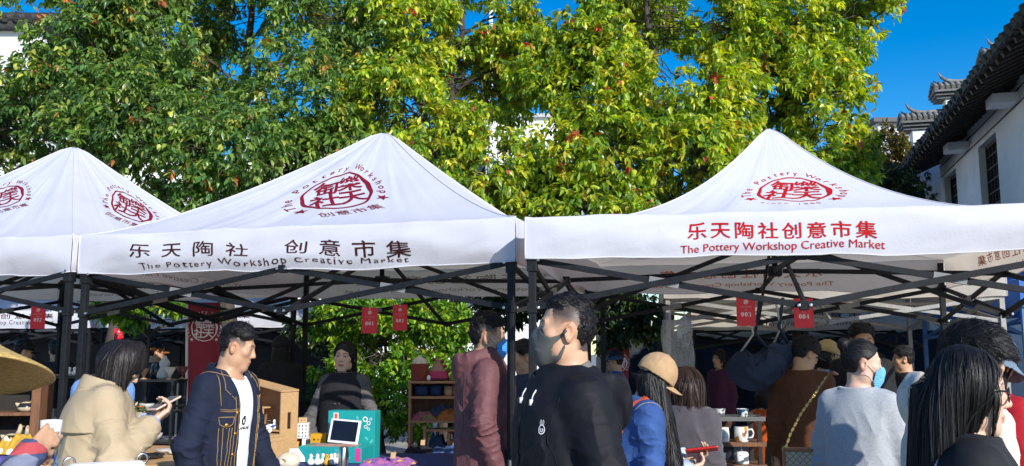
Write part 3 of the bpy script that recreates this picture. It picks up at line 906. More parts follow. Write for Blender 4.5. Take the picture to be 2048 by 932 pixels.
tree('small brownish tree between the big yellow-green tree and the gable wall', 1762, 19.0, [
    (1765, 300, 18.6, .65, .7, .65), (1735, 350, 18.4, .7, .7, .6), (1790, 360, 18.4, .6, .7, .5), (1750, 420, 18.4, .9, .8, .7)],
    'brown', 1150, 26, .09, nper=11, leaf=(.10, .045), fork=1.5, group=None)
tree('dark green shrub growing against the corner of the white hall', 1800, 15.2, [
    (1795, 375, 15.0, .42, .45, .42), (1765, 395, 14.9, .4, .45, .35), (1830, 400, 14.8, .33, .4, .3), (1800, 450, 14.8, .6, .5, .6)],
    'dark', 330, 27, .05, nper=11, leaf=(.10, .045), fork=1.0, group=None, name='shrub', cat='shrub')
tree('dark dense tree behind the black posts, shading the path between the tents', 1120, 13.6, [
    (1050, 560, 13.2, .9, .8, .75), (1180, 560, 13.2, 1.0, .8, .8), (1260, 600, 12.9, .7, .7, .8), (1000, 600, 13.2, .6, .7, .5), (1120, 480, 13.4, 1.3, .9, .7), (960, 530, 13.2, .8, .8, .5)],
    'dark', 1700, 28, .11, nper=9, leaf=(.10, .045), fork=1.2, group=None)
# bright bush with hanging vines behind the seller
tree('bright green bush with trailing vines in sunlight behind the seller', 770, 11.0, [
    (690, 630, 10.7, .55, .45, .35), (800, 640, 10.6, .6, .45, .4), (880, 640, 10.8, .45, .4, .35), (760, 720, 10.7, .5, .4, .4), (850, 740, 10.7, .38, .35, .4), (780, 810, 10.6, .42, .4, .35),
    (700, 700, 10.9, .35, .4, .35), (640, 745, 10.3, .22, .25, .10), (620, 640, 10.9, .35, .35, .25), (820, 850, 10.6, .35, .35, .25), (900, 690, 11.0, .3, .3, .3)],
    'bush', 1500, 29, .06, nper=10, leaf=(.075, .034), fork=.5, group=None, name='bush', droop=.3, cat='bush')
tree('sunlit shrub between the cap wearer and the grey posts, under the right tent', 1215, 10.9, [
    (1205, 620, 10.8, .32, .35, .28), (1250, 600, 10.8, .3, .35, .3), (1225, 670, 10.7, .25, .3, .25), (1290, 640, 10.9, .3, .3, .3)],
    'dark', 330, 30, .04, nper=10, leaf=(.085, .04), fork=.6, group=None, name='shrub', cat='shrub')
# a leafy bough hanging in front of the back tents
tree('young tree with a pale stem and hanging leaves behind the trench-coat woman', 296, 10.4, [
    (235, 615, 10.2, .40, .4, .16), (280, 640, 10.2, .22, .3, .14), (330, 615, 10.3, .28, .3, .12), (425, 625, 10.4, .2, .25, .1)],
    'bush', 170, 31, .035, nper=9, leaf=(.10, .045), fork=1.8, group=None, name='young_tree')

tree('added dark shrubbery standing in for the darkness behind the bright bush', 760, 12.3, [
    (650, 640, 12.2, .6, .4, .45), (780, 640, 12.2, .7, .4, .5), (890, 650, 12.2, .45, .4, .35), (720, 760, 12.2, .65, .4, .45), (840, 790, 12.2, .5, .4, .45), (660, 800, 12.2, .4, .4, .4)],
    'dark', 900, 33, .06, nper=10, leaf=(.10, .05), fork=.5, group=None, name='shrub', cat='shrub')  # leaf mass added only to darken the background of the bush

# ================================================================== signs, banners, goods
M_SIGN = mat('sign_red', (.62, .010, .030), .45, .06, 8)
M_SIGNW = mat('sign_white', (.78, .76, .76), .5, .03)
M_SIGNP = mat('sign_pale_red', (.66, .30, .30), .5, .03)
M_PHONE = mat('phone_glass', (.008, .008, .01), .08, .05)
M_STRING = mat('string', (.5, .5, .48), .7)

def digit2d(ch):
    """fat-and-thin numerals"""
    a = np.linspace(0, 2 * np.pi, 33)[:-1]
    def ellr(cx, cy, ro, ri): return strip2d(np.c_[cx + ro[0] * np.cos(a), cy + ro[1] * np.sin(a)], np.c_[cx + ri[0] * np.cos(a), cy + ri[1] * np.sin(a)])
    def stroke(pts, ws):
        pts = np.array(pts, float); n = len(pts); L = []; Rr = []
        for i in range(n):
            t = pts[min(i + 1, n - 1)] - pts[max(i - 1, 0)]; t = t / np.linalg.norm(t); nn = np.array((-t[1], t[0])); L.append(pts[i] + nn * ws[i]); Rr.append(pts[i] - nn * ws[i])
        V = np.array(L + Rr); T = []
        for i in range(n - 1): T += [(i, i + 1, n + i + 1), (i, n + i + 1, n + i)]
        return V, np.array(T)
    if ch == '0': return ellr(0, .5, (.31, .5), (.10, .45))
    if ch == '1': return join2d([rect2d(-.09, .04, .09, .98), rect2d(-.24, 0, .24, .05), stroke([(-.24, .86), (-.09, .97)], [.03, .03])])
    if ch == '2': return join2d([stroke([(-.20, .70), (-.2, .86), (0, .97), (.2, .82), (.19, .62), (-.05, .3), (-.24, .06)], [.08, .06, .03, .09, .10, .05, .03]), rect2d(-.26, 0, .26, .14)])
    if ch == '3': return join2d([stroke([(-.2, .78), (-.12, .95), (.05, .97), (.19, .78), (.12, .56), (-.06, .52)], [.08, .05, .03, .09, .07, .03]), stroke([(-.06, .52), (.15, .46), (.21, .24), (.08, .03), (-.14, .03), (-.22, .2)], [.03, .07, .11, .04, .04, .09])])
    if ch == '4': return join2d([rect2d(.04, 0, .20, 1), rect2d(-.28, .24, .30, .31), stroke([(-.25, .27), (.1, .96)], [.03, .03]), rect2d(-.06, 0, .28, .04)])
    if ch == '9': return join2d([ellr(0, .68, (.28, .32), (.10, .28)), stroke([(.22, .7), (.18, .35), (.02, .06), (-.18, .04)], [.09, .09, .05, .06])])
def sign(num, label, px0, px1, py0, py1, Y, hang, tilt=0.0):
    a, b_ = PT(px0, py0, Y), PT(px1, py1, Y); w, h = b_.x - a.x, a.z - b_.z
    o = empty('stall_sign', ((a.x + b_.x) / 2, Y, b_.z), tilt, label, 'sign', 'red stall number signs')
    b = MB(); b.box((0, 0, h / 2), (w, .004, h), bev=.0015); b.build('board', M_SIGN, o)
    f = lambda P: np.c_[P[:, 0] * w, np.full(len(P), -.0028), P[:, 1] * w]
    H = h / w
    if num:
        parts = []
        for i, ch in enumerate(num):
            V, T = digit2d(ch); parts.append((V * .235 + ((i - 1) * .19, H * .315), T))
        link('number', np_mesh('number', f(join2d(parts)[0]), join2d(parts)[1]), M_SIGNW, o)
    e = emblem2d(); e = (e[0] * .125 + (0, H * .80), e[1])
    t1 = text2d(CN, .075, .0, 1.0); t1 = (t1[0] + (0, H * .625), t1[1])
    t2 = join2d([rect2d(x - .022, H * .525, x + .022, H * .525 + .03) for x in (-.055, 0, .055)])
    link('emblem', np_mesh('emblem', f(e[0]), e[1]), M_SIGNW, o)
    V, T = join2d([t1, t2, rect2d(-.3, H * .598, .3, H * .603)]); link('lettering', np_mesh('lettering', f(V), T), M_SIGNP, o)
    b = MB(); b.tube([(0, 0, h - .008), (.004, 0, h + (hang - b_.z - h) * .5), (0, 0, hang - b_.z)], .0018, 5); b.lathe([(.004, -.002), (.007, 0), (.004, .002)], (0, -.003, h - .01), 10, rot=Matrix.Rotation(R(90), 3, 'X')); b.build('string', M_STRING, o)
    return o
sign('001', 'red hanging sign numbered 001', 724, 755, 615, 667, 6.95, 1.99)
sign('002', 'red hanging sign numbered 002', 786, 814, 609, 661, 7.15, 2.04, .12)
sign('003', 'red hanging sign numbered 003', 1472, 1512, 592, 652, 5.75, 1.97)
sign('004', 'red hanging sign numbered 004', 1587, 1628, 597, 656, 5.9, 1.99, -.06)
sign('092', 'red hanging sign numbered 092', 62, 90, 611, 658, 7.3, 2.0, -.1)
sign('', 'small red stall sign in the shade above the trench-coat woman', 229, 246, 657, 690, 11.0, 2.02)

def flag(label, px, Y, z0, z1, w, m, mp, edge, lean=-.02, logo=True, seed=1, base=True):
    o = empty('banner', PG(px, Y), 0, label, 'banner')
    def sf(U, V):   # U 0..1 across, V 0..1 up
        z = z0 + (z1 - z0) * V
        y = .035 * np.sin(U * 5 + V * 3.5 + seed) * U + .02 * vnoise(np.c_[np.ravel(U * 4), np.ravel(V * 5), np.full(np.size(U), seed)]).reshape(np.shape(U)) * U
        x = U * w * (1 - .06 * np.sin(V * 6 + seed) ** 2) + lean * (V - 1) * -3
        return np.stack([x, y, z], -1)
    U, V = np.meshgrid(np.linspace(0, 1, 26), np.linspace(0, 1, 60)); P = sf(U, V).reshape(-1, 3)
    i, j = np.meshgrid(np.arange(59), np.arange(25), indexing='ij'); a = (i * 26 + j).ravel()
    c = link('cloth', np_mesh('cloth', P, np.c_[a, a + 1, a + 27, a + 26], smooth=True), m, o)
    b = MB(); e = sf(np.full(30, 0.), np.linspace(0, 1, 30)); b.tube([tuple(q + np.array((-.012, 0, 0))) for q in e], .016, 6); b.build('edge_sleeve', edge, c)
    b = MB(); x1 = sf(np.array([0.]), np.array([1.]))[0]; x0 = sf(np.array([0.]), np.array([0.]))[0]
    d = (x1 - x0) / (z1 - z0); b.tube([tuple(x0 - d * z0 + np.array((-.012, 0, .03))), tuple(x1 + np.array((-.012, 0, .05)))], .011, 8)
    q = x0 - d * z0; b.lathe([(.16, 0), (.16, .03), (.04, .05), (.03, .09)], (q[0] - .012, 0, 0), 20); b.build('pole', M_BARG, o)
    if logo:
        r = w * .40; k = (z1 - z0)
        drape('logo', logo2d(''), lambda p: sf(.50 + p[:, 0] * r / w, 1 - .70 * w * 1.15 / k + p[:, 1] * r / k) + np.array((0, -.004, 0)), mp, c, .3)
    return o
M_FLAG = mat('banner_red', (.30, .010, .035), .6, .1, 5, .2, 40, trans=.15)
flag('red banner with a white round emblem on a pole, left of the denim-jacket man', 372, 9.4, .55, 2.10, .34, M_FLAG, M_SIGNW, mat('banner_edge', (.7, .7, .72), .6), lean=.022)
flag('dark red banner with pale print just right of the masked man in black', 1152, 9.2, .6, 2.02, .155, mat('banner_maroon', (.16, .03, .06), .6), M_SIGNW, _MATS['banner_edge'], lean=0, seed=4)
flag('low red banner with white print by the shrub, behind the blue-jacket man', 1222, 10.6, .3, 1.62, .22, M_FLAG, M_SIGNW, M_FLAG, lean=0, seed=7)

# ------------------------------------------------------------------ tables
M_PINE = mat('pine', (.50, .31, .15), .55, .12, 6, .15, 60, stretch=(1, 6, 6))
M_PINED = mat('pine_warm', (.40, .20, .09), .55, .14, 6, .2, 60, stretch=(1, 6, 6))
M_OLDWOOD = mat('old_wood', (.17, .075, .035), .7, .35, 8, .5, 50, stretch=(6, 6, 1))
M_NAVYC = mat('cloth_navy', (.02, .035, .16), .85, .15, 6, .4, 200)
def table(name, label, x0, x1, y0, y1, z, m=M_PINE, cloth=None, cl_label=None, drop=.35, rz=0, legm=None, seed=1):
    cx, cy = (x0 + x1) / 2, (y0 + y1) / 2; w, d = x1 - x0, y1 - y0
    o = empty(name, (cx, cy, 0), rz, label, 'table')
    b = MB(); b.box((0, 0, z - .015), (w, d, .03), bev=.004); b.build('tabletop', m, o)
    for sx in (-1, 1):
        for sy in (-1, 1):
            b = MB(); b.box((sx * (w / 2 - .05), sy * (d / 2 - .05), (z - .03) / 2), (.04, .04, z - .03)); b.build('leg', legm or m, o)
    b = MB()
    for sy in (-1, 1): b.box((0, sy * (d / 2 - .05), z - .065), (w - .14, .025, .07))
    for sx in (-1, 1): b.box((sx * (w / 2 - .05), 0, z - .066), (.025, d - .14, .065))
    b.build('apron', legm or m, o)
    if cloth:
        n = 44; V = []; X = np.linspace(-w / 2 - .004, w / 2 + .004, n)
        rows = [(-d / 2 - .01 - .018 * k, z + .004 - drop * k / 8) for k in range(8, 0, -1)] + [(-d / 2 - .006, z + .006)] + [(y, z + .008) for y in np.linspace(-d / 2 + .01, d / 2, 14)]
        rng = np.random.default_rng(seed)
        for r, (y, zz) in enumerate(rows):
            f = max(0, (8 - r) / 8)
            for x in X: V.append((x + .01 * f * math.sin(x * 20), y - f * .03 * math.sin(x * 17 + seed) - .0, zz + .004 * float(vnoise(np.array([(x * 7, y * 7, seed)]))[0]) * (r > 8)))
        F = [(r * n + i, r * n + i + 1, (r + 1) * n + i + 1, (r + 1) * n + i) for r in range(len(rows) - 1) for i in range(n - 1)]
        c = link('tablecloth', np_mesh('tablecloth', V, F, smooth=True), cloth, None, (cx, cy, 0), rz); tag(c, cl_label, 'tablecloth')
    return o
ZT = .86
table('market_table', 'long market table of stall 001 in front of the seller', -1.86, -.30, 5.62, 6.50, ZT, cloth=M_NAVYC, cl_label='navy cloth on the table under the teal display boxes')
TZ = ZT + .012
table('market_table', 'table of stall 002 under the wooden shelf and the textiles', -.98, .22, 6.56, 7.55, .76)
table('market_table', 'plain wooden table behind the trench-coat woman, carrying the black rack', -3.15, -2.02, 5.9, 7.5, .86)

# ------------------------------------------------------------------ pine display house
def board(b, x0, x1, y0, y1, z0, z1): b.box(((x0 + x1) / 2, (y0 + y1) / 2, (z0 + z1) / 2), (x1 - x0, y1 - y0, z1 - z0), bev=.0015)
hp = PT(553, 900, 6.22)
house = empty('display_house', (hp.x - .06, 6.20, TZ), R(-27), 'pine display house with a sloping roof and open rooms full of figurines', 'display house')
t = .012; W2, D2 = .19, .085; HL, HR = .53, .46
b = MB(); b.prism([(-W2, HL), (W2, HR), (W2, HR - t), (-W2, HL - t)], D2 * 2 + .004, Matrix.Translation((0, -D2 - .002, 0))); b.build('roof', M_PINE, house)
b = MB(); board(b, W2 - t, W2 - .0005, -D2, D2, 0, .10)
board(b, W2 - t, W2 - .0005, -D2, -.02, .10, HR - t - .004); board(b, W2 - t, W2 - .0005, .02, D2, .10, HR - t - .004); board(b, W2 - t, W2 - .0005, -.02, .02, .10, .20); board(b, W2 - t, W2 - .0005, -.02, .02, .31, HR - t - .004)
board(b, -W2 + .0005, -W2 + t, -D2, D2, 0, HL - t - .004); b.build('side_panel', M_PINE, house)
b = MB(); b.prism([(-W2 + t, 0), (W2 - t, 0), (W2 - t, HR - t - .003), (-W2 + t, HL - t - .010)], .006, Matrix.Translation((0, D2 - .008, 0))); b.build('back_panel', M_PINED, house)
for nm, x0, x1, z in (('shelf', -W2 + t, W2 - t, .0), ('shelf', -W2 + t, W2 - t, .185), ('shelf', -W2 + t, -.01, .33), ('shelf', -W2 + t, W2 - t, .10)):
    b = MB(); board(b, x0, x1, -D2 + .001, D2 - .008, z + .001, z + t); b.build(nm, M_PINE, house)
for x, z0, z1 in ((-.02, .198, .33), (-.085, .198, .33), (.03, .113, .185), (-.06, .113, .185), (-.11, .113, .185), (.1, .013, .10), (-.03, .013, .10)):
    b = MB(); board(b, x - .005, x + .005, -D2 + .003, -D2 + .06, z0, z1); b.build('partition', M_PINE, house)
ann = MB(); ax0, ax1, ay0, ay1, az = .06, .235, -.27, -.09, .175
ann.mi = 0
board(ann, ax0, ax1, ay0, ay1, az - t, az); board(ann, ax0, ax1, ay0, ay1, az - .055, az - .043)
board(ann, ax0, ax0 + t, ay0 + .001, ay1 - .001, 0, az - .0545); board(ann, ax1 - t, ax1, ay0 + .001, ay1 - .001, 0, az - .0545)
board(ann, ax0 + .001, ax1 - .001, ay0 + .0015, ay0 + .012, az - .043, az - t - .0005); board(ann, ax1 - t, ax1 - .001, ay0 + .013, ay1 - .002, az - .042, az - t - .001)
board(ann, ax0 + t + .001, ax1 - t - .001, ay1 - .012, ay1 - .002, 0, az - .056); ann.build('annexe', M_PINE, house)

# ------------------------------------------------------------------ figurines
M_CER = mat('ceramic_white', (.78, .77, .74), .22, .04, 10)
M_CERB = mat('ceramic_black', (.02, .02, .022), .2)
M_CERY = mat('ceramic_yellow', (.62, .36, .03), .3)
M_CERR = mat('ceramic_red', (.55, .03, .03), .3)
M_CERBL = mat('ceramic_blue', (.05, .09, .35), .25)
M_CLAY = mat('clay', (.36, .20, .11), .75, .25, 20, .3)
def bird(kind):
    o = empty('bird_figurine', (0, 0, 0))
    main = dict(white=M_CER, yellow=M_CERY, black=M_CERB, blue=M_CER, red=M_CER)[kind]
    b = MB(); b.lathe([(.001, 0), (.016, .001), (.021, .012), (.020, .022), (.013, .033), (.008, .039), (.0105, .046), (.0115, .053), (.008, .061), (.001, .064)], (0, 0, 0), 16, close=False)
    b.tube([(-.012, 0, .018), (-.026, 0, .026), (-.034, 0, .032)], [.011, .008, .002], 8); b.build('body', main, o)
    b = MB(); b.tube([(.009, 0, .054), (.020, 0, .053)], [.0035, .0006], 6); b.build('beak', M_CERY if kind != 'yellow' else M_CERR, o)
    b = MB()
    for s_ in (-1, 1): b.tube([(.007, s_ * .0078, .057), (.0085, s_ * .0095, .057)], [.002, .0012], 6)
    b.build('eye', M_CERB, o)
    if kind in ('blue', 'black', 'red'):
        b = MB()
        for s_ in (-1, 1): b.tube([(.008, s_ * .017, .026), (-.006, s_ * .021, .020), (-.022, s_ * .013, .018)], [.006, .009, .003], 8)
        b.build('wing', M_CERBL if kind == 'blue' else (M_CER if kind == 'black' else M_CERR), o)
    return o
def place_world(o, p, rz=0, s=1.0, label=None, group=None, cat='figurine'):
    o.location = p; o.rotation_euler = (0, 0, rz); o.scale = (s, s, s); return tag(o, label, cat, group)
def hloc(x, y, z): return house.matrix_basis @ Vector((x, y, z))
kinds = {}; norm = lambda a: a / np.maximum(np.linalg.norm(a, axis=-1, keepdims=True), 1e-9)
def fig(kind, p, rz, s, label, group='ceramic bird figurines'):
    if kind not in kinds: kinds[kind] = o = bird(kind)
    else: o = copy_tree(kinds[kind])
    return place_world(o, p, rz, s, label, group)
fig('black', hloc(-.13, -.035, .343), 2.2, 1.0, 'black and white bird figurine on the top shelf of the pine house')
fig('yellow', hloc(-.085, -.03, .343), 2.0, .95, 'ochre bird figurine on the top shelf of the pine house')
fig('red', hloc(-.135, -.03, .198), 1.0, 1.0, 'white bird with red wings in the middle left room of the pine house')
fig('yellow', hloc(-.052, -.04, .198), 2.4, .9, 'yellow bird figurine in the middle room of the pine house')
fig('black', hloc(.035, -.04, .198), .6, 1.0, 'black and white bird figurine beside the right panel inside the pine house')
fig('blue', hloc(.085, -.03, .198), .2, 1.0, 'blue-winged bird figurine at the right end of the middle room of the pine house')
fig('white', hloc(-.08, -.04, .013), 1.2, .95, 'white bird figurine on the lowest floor of the pine house, left')
fig('white', hloc(.05, -.04, .013), .5, .8, 'small white bird figurine on the lowest floor of the pine house, right')
rngf = random.Random(3)
rowp = [('white', 628), ('white', 641), ('blue', 652), ('yellow', 660), ('white', 668), ('red', 675), ('white', 683)]
labs = ['white bird figurine at the left end of the row before the teal tray', 'white bird figurine second from the left in the row before the teal tray', 'white bird with blue wings in the row before the teal tray', 'yellow bird figurine in the row before the teal tray',
        'white bird figurine right of the yellow one in the row', 'white bird with red wings in the row before the teal tray', 'white bird figurine nearest the steel tumbler in the row']
for (k, px), lb in zip(rowp, labs):
    p = PG(px, 5.83 + rngf.uniform(-.03, .03)); fig(k, (p.x, p.y, TZ), rngf.uniform(-2, -1), 1.1, lb)
p = PG(545, 5.84); fig('white', (p.x, p.y, TZ), -1.2, 1.25, 'tall white bird figurine standing alone left of the white card')
# round-holed ceramic bird house in front
p = PG(584, 5.72)
bh = empty('ceramic_birdhouse', (p.x, p.y, TZ), .3, 'cream ceramic birdhouse with round holes in front of the white card', 'birdhouse')
def bhf(P):
    d = ell(P, (0, 0, .035), (.072, .055, .055)); d = smx(d, -ell(P, (-.035, -.05, .040), (.014, .03, .014)), .004); d = smx(d, -cap_(P, (.01, 0, .06), (.01, 0, .12), .018), .004); return np.maximum(d, -P[:, 2])
# built after the implicit-surface helpers exist
LATER = [lambda: field_obj('shell', bhf, (-.09, -.07, -.01), (.09, .07, .11), .004, mat('ceramic_cream', (.62, .54, .42), .4), bh)]
# card, donut, tumbler
p = PG(601, 5.95); b = MB(); b.box((0, 0, .045), (.10, .003, .085), rot=Matrix.Rotation(R(-14), 3, 'X')); b.box((0, .02, .03), (.10, .003, .075), rot=Matrix.Rotation(R(28), 3, 'X'))
cd = b.build('price_card', M_SIGNW, loc=(p.x, p.y, TZ), rz=.15); tag(cd, 'white folded card standing between the birdhouse and the teal tray', 'card')
VT = join2d([rect2d(-.03, .018, .02, .0205), rect2d(-.03, .008, .03, .0105), rect2d(-.03, -.002, .012, .0005), rect2d(-.03, -.012, .026, -.0095)])
rot = Matrix.Rotation(R(-14), 3, 'X')
link('print', np_mesh('print', np.array([rot @ Vector((x, -.0022, z)) + Vector((0, 0, .045)) for x, z in VT[0]]), VT[1]), M_INK, cd)
a = hloc(.15, -.18, .176 + .002)
do = MB(); do.lathe([(.014, 0), (.022, -.010), (.034, -.010), (.040, 0), (.034, .009), (.022, .009), (.014, 0)], (0, 0, .02), 28, close=False, rot=Matrix.Rotation(R(35), 3, 'X'))
tag(do.build('ceramic_ring', M_CER, loc=a + Vector((0, 0, .006))), 'white ceramic ring lying on the annexe roof of the pine house', 'ornament')
p = PG(692, 5.62); b = MB(); b.lathe([(.001, 0), (.030, 0), (.032, .006), (.032, .10), (.030, .105), (.030, .130), (.026, .134), (.001, .135)], (0, 0, 0), 28, close=False)
tag(b.build('steel_tumbler', mat('brushed_steel', (.62, .61, .60), .22, .1, 60, metal=1.0, stretch=(1, 1, .05)), loc=(p.x, p.y, TZ)), 'brushed steel tumbler in front of the tablet', 'tumbler')

# ------------------------------------------------------------------ printed boxes
M_BOXW = mat('carton_white', (.66, .66, .68), .6, .04); M_BOXY = mat('carton_yellow', (.70, .36, .02), .55, .05); M_BOXK = mat('carton_kraft', (.45, .30, .16), .7, .1)
def carton(label, px, Y, z, w, h, d, m, rz, prints, pm, side=None):
    p = PG(px, Y); o = empty('carton', (p.x, Y, z), rz, label, 'carton', 'printed cartons')
    b = MB(); b.box((0, 0, h / 2), (w, d, h), bev=.002); b.build('box', m, o)
    V, T = join2d(prints); link('print', np_mesh('print', np.c_[V[:, 0], np.full(len(V), -d / 2 - .0015), V[:, 1] + h / 2], T), pm, o)
    if side:
        V, T = join2d(side); link('print', np_mesh('print', np.c_[np.full(len(V), w / 2 + .0015), V[:, 0], V[:, 1] + h / 2], T), pm, o)
    return o
def icons(n, mx_, w, h, seed):
    r = np.random.default_rng(seed); parts = []
    for i in range(n):
        for j in range(mx_):
            a = np.linspace(0, 2 * np.pi, 9)[:-1]; s_ = r.uniform(.6, 1)
            parts.append(poly2d(np.c_[np.cos(a) * w / n * .24 * r.uniform(.5, 1) + (i + .5 - n / 2) * w / n, np.sin(a) * h / mx_ * .32 * r.uniform(.5, 1) + (j + .5 - mx_ / 2) * h / mx_]))
    return parts
def bl(s, size, x=0, z=0, bold=.02):
    V, T = text2d(s, size, bold); return (V + (x, z), T)
BX = 6.46
carton('white carton with a small silhouette of a bird, in the middle of the stack', 627, BX, TZ, .13, .105, .13, M_BOXW, .28, [bl('THE', .022, 0, .022), bl('BIRDIE', .022, 0, .002)] + [poly2d(np.c_[.020 * np.cos(np.linspace(0, 6.1, 14)), .014 * np.sin(np.linspace(0, 6.1, 14)) - .026])], M_CERB, icons(1, 3, .06, .07, 8))
carton('yellow carton beside the pine house, under the stack', 592, BX + .03, TZ, .10, .108, .10, M_BOXY, .1, icons(2, 4, .08, .09, 4), M_INK)
carton('white carton printed with a grid of tiny black icons, on top of the stack', 605, BX, TZ + .108, .13, .105, .12, M_BOXW, .12, icons(5, 4, .12, .095, 1), M_CERB, icons(2, 4, .1, .09, 2))
carton('small kraft carton, topmost of the stack by the pine house', 610, BX + .01, TZ + .214, .06, .036, .06, M_BOXK, .2, icons(2, 1, .04, .02, 3), M_INK)
carton('bright yellow carton with a white ring print, left of the teal lid', 647, 6.33, TZ + .045, .12, .105, .09, M_BOXY, -.25, icons(3, 2, .09, .06, 6), M_INK)
carton('flat white carton under the bright yellow one', 648, 6.34, TZ, .16, .044, .12, M_BOXW, -.1, icons(4, 1, .12, .03, 9), M_CERB)

# ------------------------------------------------------------------ teal display box with tablet
M_TEAL = mat('teal_card', (.012, .30, .30), .4, .08, 6)
M_TEALP = mat('teal_print', (.10, .48, .46), .45, .1)
p = PG(708, 6.18)
tb_ = empty('display_box', (p.x, 6.22, TZ), R(-10), 'open teal display box with leaf prints, its lid upright behind the tablet', 'display box')
lw, lh = .335, .315
b = MB(); b.box((0, .02, lh / 2), (lw, .12, lh), bev=.003); lid = b.build('lid', M_TEAL, tb_)
b = MB(); b.box((-.045, -.19, .05), (.44, .24, .10), bev=.003); tray = b.build('tray', M_TEAL, tb_)
r = np.random.default_rng(8); pl_ = []
for i in range(12):
    a = np.linspace(0, 2 * np.pi, 15)[:-1]; th = r.uniform(0, 3); x, z = r.uniform(-.15, .15), r.uniform(.03, .29)
    q = np.c_[.016 * np.cos(a), .008 * np.sin(a)]; c, s_ = math.cos(th), math.sin(th); pl_.append(poly2d(np.c_[q[:, 0] * c - q[:, 1] * s_ + x, q[:, 0] * s_ + q[:, 1] * c + z]))
V, T = join2d(pl_); link('leaf_print', np_mesh('leaf_print', np.c_[V[:, 0], np.full(len(V), -.042), V[:, 1]], T), M_TEALP, lid)
an = np.linspace(0, 2 * np.pi, 21)[:-1]
wp = [strip2d(np.c_[x + rr * np.cos(an), z + rr * np.sin(an)], np.c_[x + rr * .62 * np.cos(an), z + rr * .62 * np.sin(an)]) for x, z, rr in ((.10, .26, .018), (.125, .235, .014), (.105, .21, .012), (.14, .262, .009), (.125, .195, .010), (-.03, .232, .022))] + [rect2d(.012, .21, .02, .255), rect2d(.035, .21, .043, .245), rect2d(-.128, .17, -.092, .302)]
V, T = join2d(wp); link('white_print', np_mesh('white_print', np.c_[V[:, 0], np.full(len(V), -.0435), V[:, 1]], T), M_SIGNW, lid)
V, T = rect2d(-.120, .195, -.100, .297); link('orange_print', np_mesh('orange_print', np.c_[V[:, 0], np.full(len(V), -.045), V[:, 1]], T), mat('print_orange', (.62, .07, .02), .5), lid)
V, T = join2d([rect2d(.13, .012, .165, .095)]); link('pink_print', np_mesh('pink_print', np.c_[V[:, 0], np.full(len(V), -.312), V[:, 1]], T), mat('print_pink', (.62, .04, .26), .5), tray)
V, T = join2d([(pl[0] * (.9, .3) + (-.04, .0), pl[1]) for pl in pl_]); link('leaf_print', np_mesh('leaf_print', np.c_[V[:, 0], np.full(len(V), -.3115), V[:, 1]], T), M_TEALP, tray)
b = MB(); b.box((-.05, -.19, .1012), (.30, .16, .002)); b.build('picture_sheet', mat('sheet_print', (.45, .26, .20), .6, .6, 40), tray)
tab = empty('tablet_computer', tb_.matrix_basis @ Vector((-.025, -.135, .104)), R(-10), 'white-framed tablet with a dark screen, leaning on the teal lid', 'tablet')
rot = Matrix.Rotation(R(-14), 3, 'X') @ Matrix.Rotation(R(4), 3, 'Y')
b = MB(); b.box(rot @ Vector((0, 0, .082)), (.215, .008, .160), rot=rot, bev=.003); b.build('frame', mat('tablet_white', (.72, .73, .75), .35), tab)
b = MB(); b.box(rot @ Vector((0, -.0046, .084)), (.180, .0012, .132), rot=rot); b.build('screen', M_PHONE, tab)

# ------------------------------------------------------------------ textiles on the table
def heap(name, label, px, Y, z, w, d, h, m, seed, rz=0, cat='textile', n=34, group='folded and heaped textiles'):
    X, Yy = np.meshgrid(np.linspace(-1, 1, n), np.linspace(-1, 1, n)); r = np.maximum(np.abs(X), np.abs(Yy)) ** 3
    q = np.c_[X.ravel() * 2.4 + seed, Yy.ravel() * 2.4, np.full(X.size, seed)]
    zz = h * (1 - r.ravel()) * (.55 + .5 * np.sqrt(np.abs(vnoise(q))) + .25 * vnoise(q * 2.7)) + .003
    V = np.c_[X.ravel() * w / 2 * (1 + .15 * vnoise(q * .7 + 9)), Yy.ravel() * d / 2 * (1 + .15 * vnoise(q * .7 + 4)), np.maximum(zz, .002)]
    i, j = np.meshgrid(np.arange(n - 1), np.arange(n - 1), indexing='ij'); a = (i * n + j).ravel()
    F = np.c_[a, a + 1, a + n + 1, a + n]
    # closed underside
    V2 = V.copy(); V2[:, 2] = 0; F2 = (F + n * n)[:, ::-1]; rim = np.concatenate([np.arange(n), np.arange(2 * n - 1, n * n, n), np.arange(n * n - 2, n * (n - 1) - 1, -1), np.arange(n * (n - 2), 0, -n)])
    S = np.c_[rim, np.roll(rim, -1), np.roll(rim, -1) + n * n, rim + n * n]
    p = PG(px, Y)
    o = link(name, np_mesh(name, np.vstack([V, V2]), np.vstack([F, F2, S[:, ::-1]]), smooth=True), m, None, (p.x, Y, z), rz); return tag(o, label, cat, group)
def patt(name, c1, c2, c3, sc):
    m = mat(name, c1, .85, .1, 30, .3, 300); N = m.node_tree.nodes; L = m.node_tree.links; p = N['Principled BSDF']
    tc = N.new('ShaderNodeTexCoord'); v = N.new('ShaderNodeTexVoronoi'); v.inputs['Scale'].default_value = sc; L.new(tc.outputs['Object'], v.inputs['Vector'])
    cr = N.new('ShaderNodeValToRGB'); cr.color_ramp.interpolation = 'CONSTANT'; e = cr.color_ramp.elements; e[0].color = (*c1, 1); e[1].color = (*c2, 1); e[1].position = .45; x = e.new(.82); x.color = (*c3, 1)
    L.new(v.outputs['Color'], cr.inputs[0]); L.new(cr.outputs[0], p.inputs['Base Color']); return m
heap('scarf', 'pink and yellow patterned scarf heaped at the right end of the navy cloth', 778, 5.80, TZ, .34, .30, .045, patt('scarf_pink', (.42, .12, .30), (.24, .10, .34), (.58, .36, .08), 30), 3)
heap('scarf', 'black braided scarf heaped before the wooden shelf', 845, 6.75, .762, .36, .30, .13, mat('yarn_black', (.015, .015, .02), .9, .3, 40, 1.0, 70), 5)
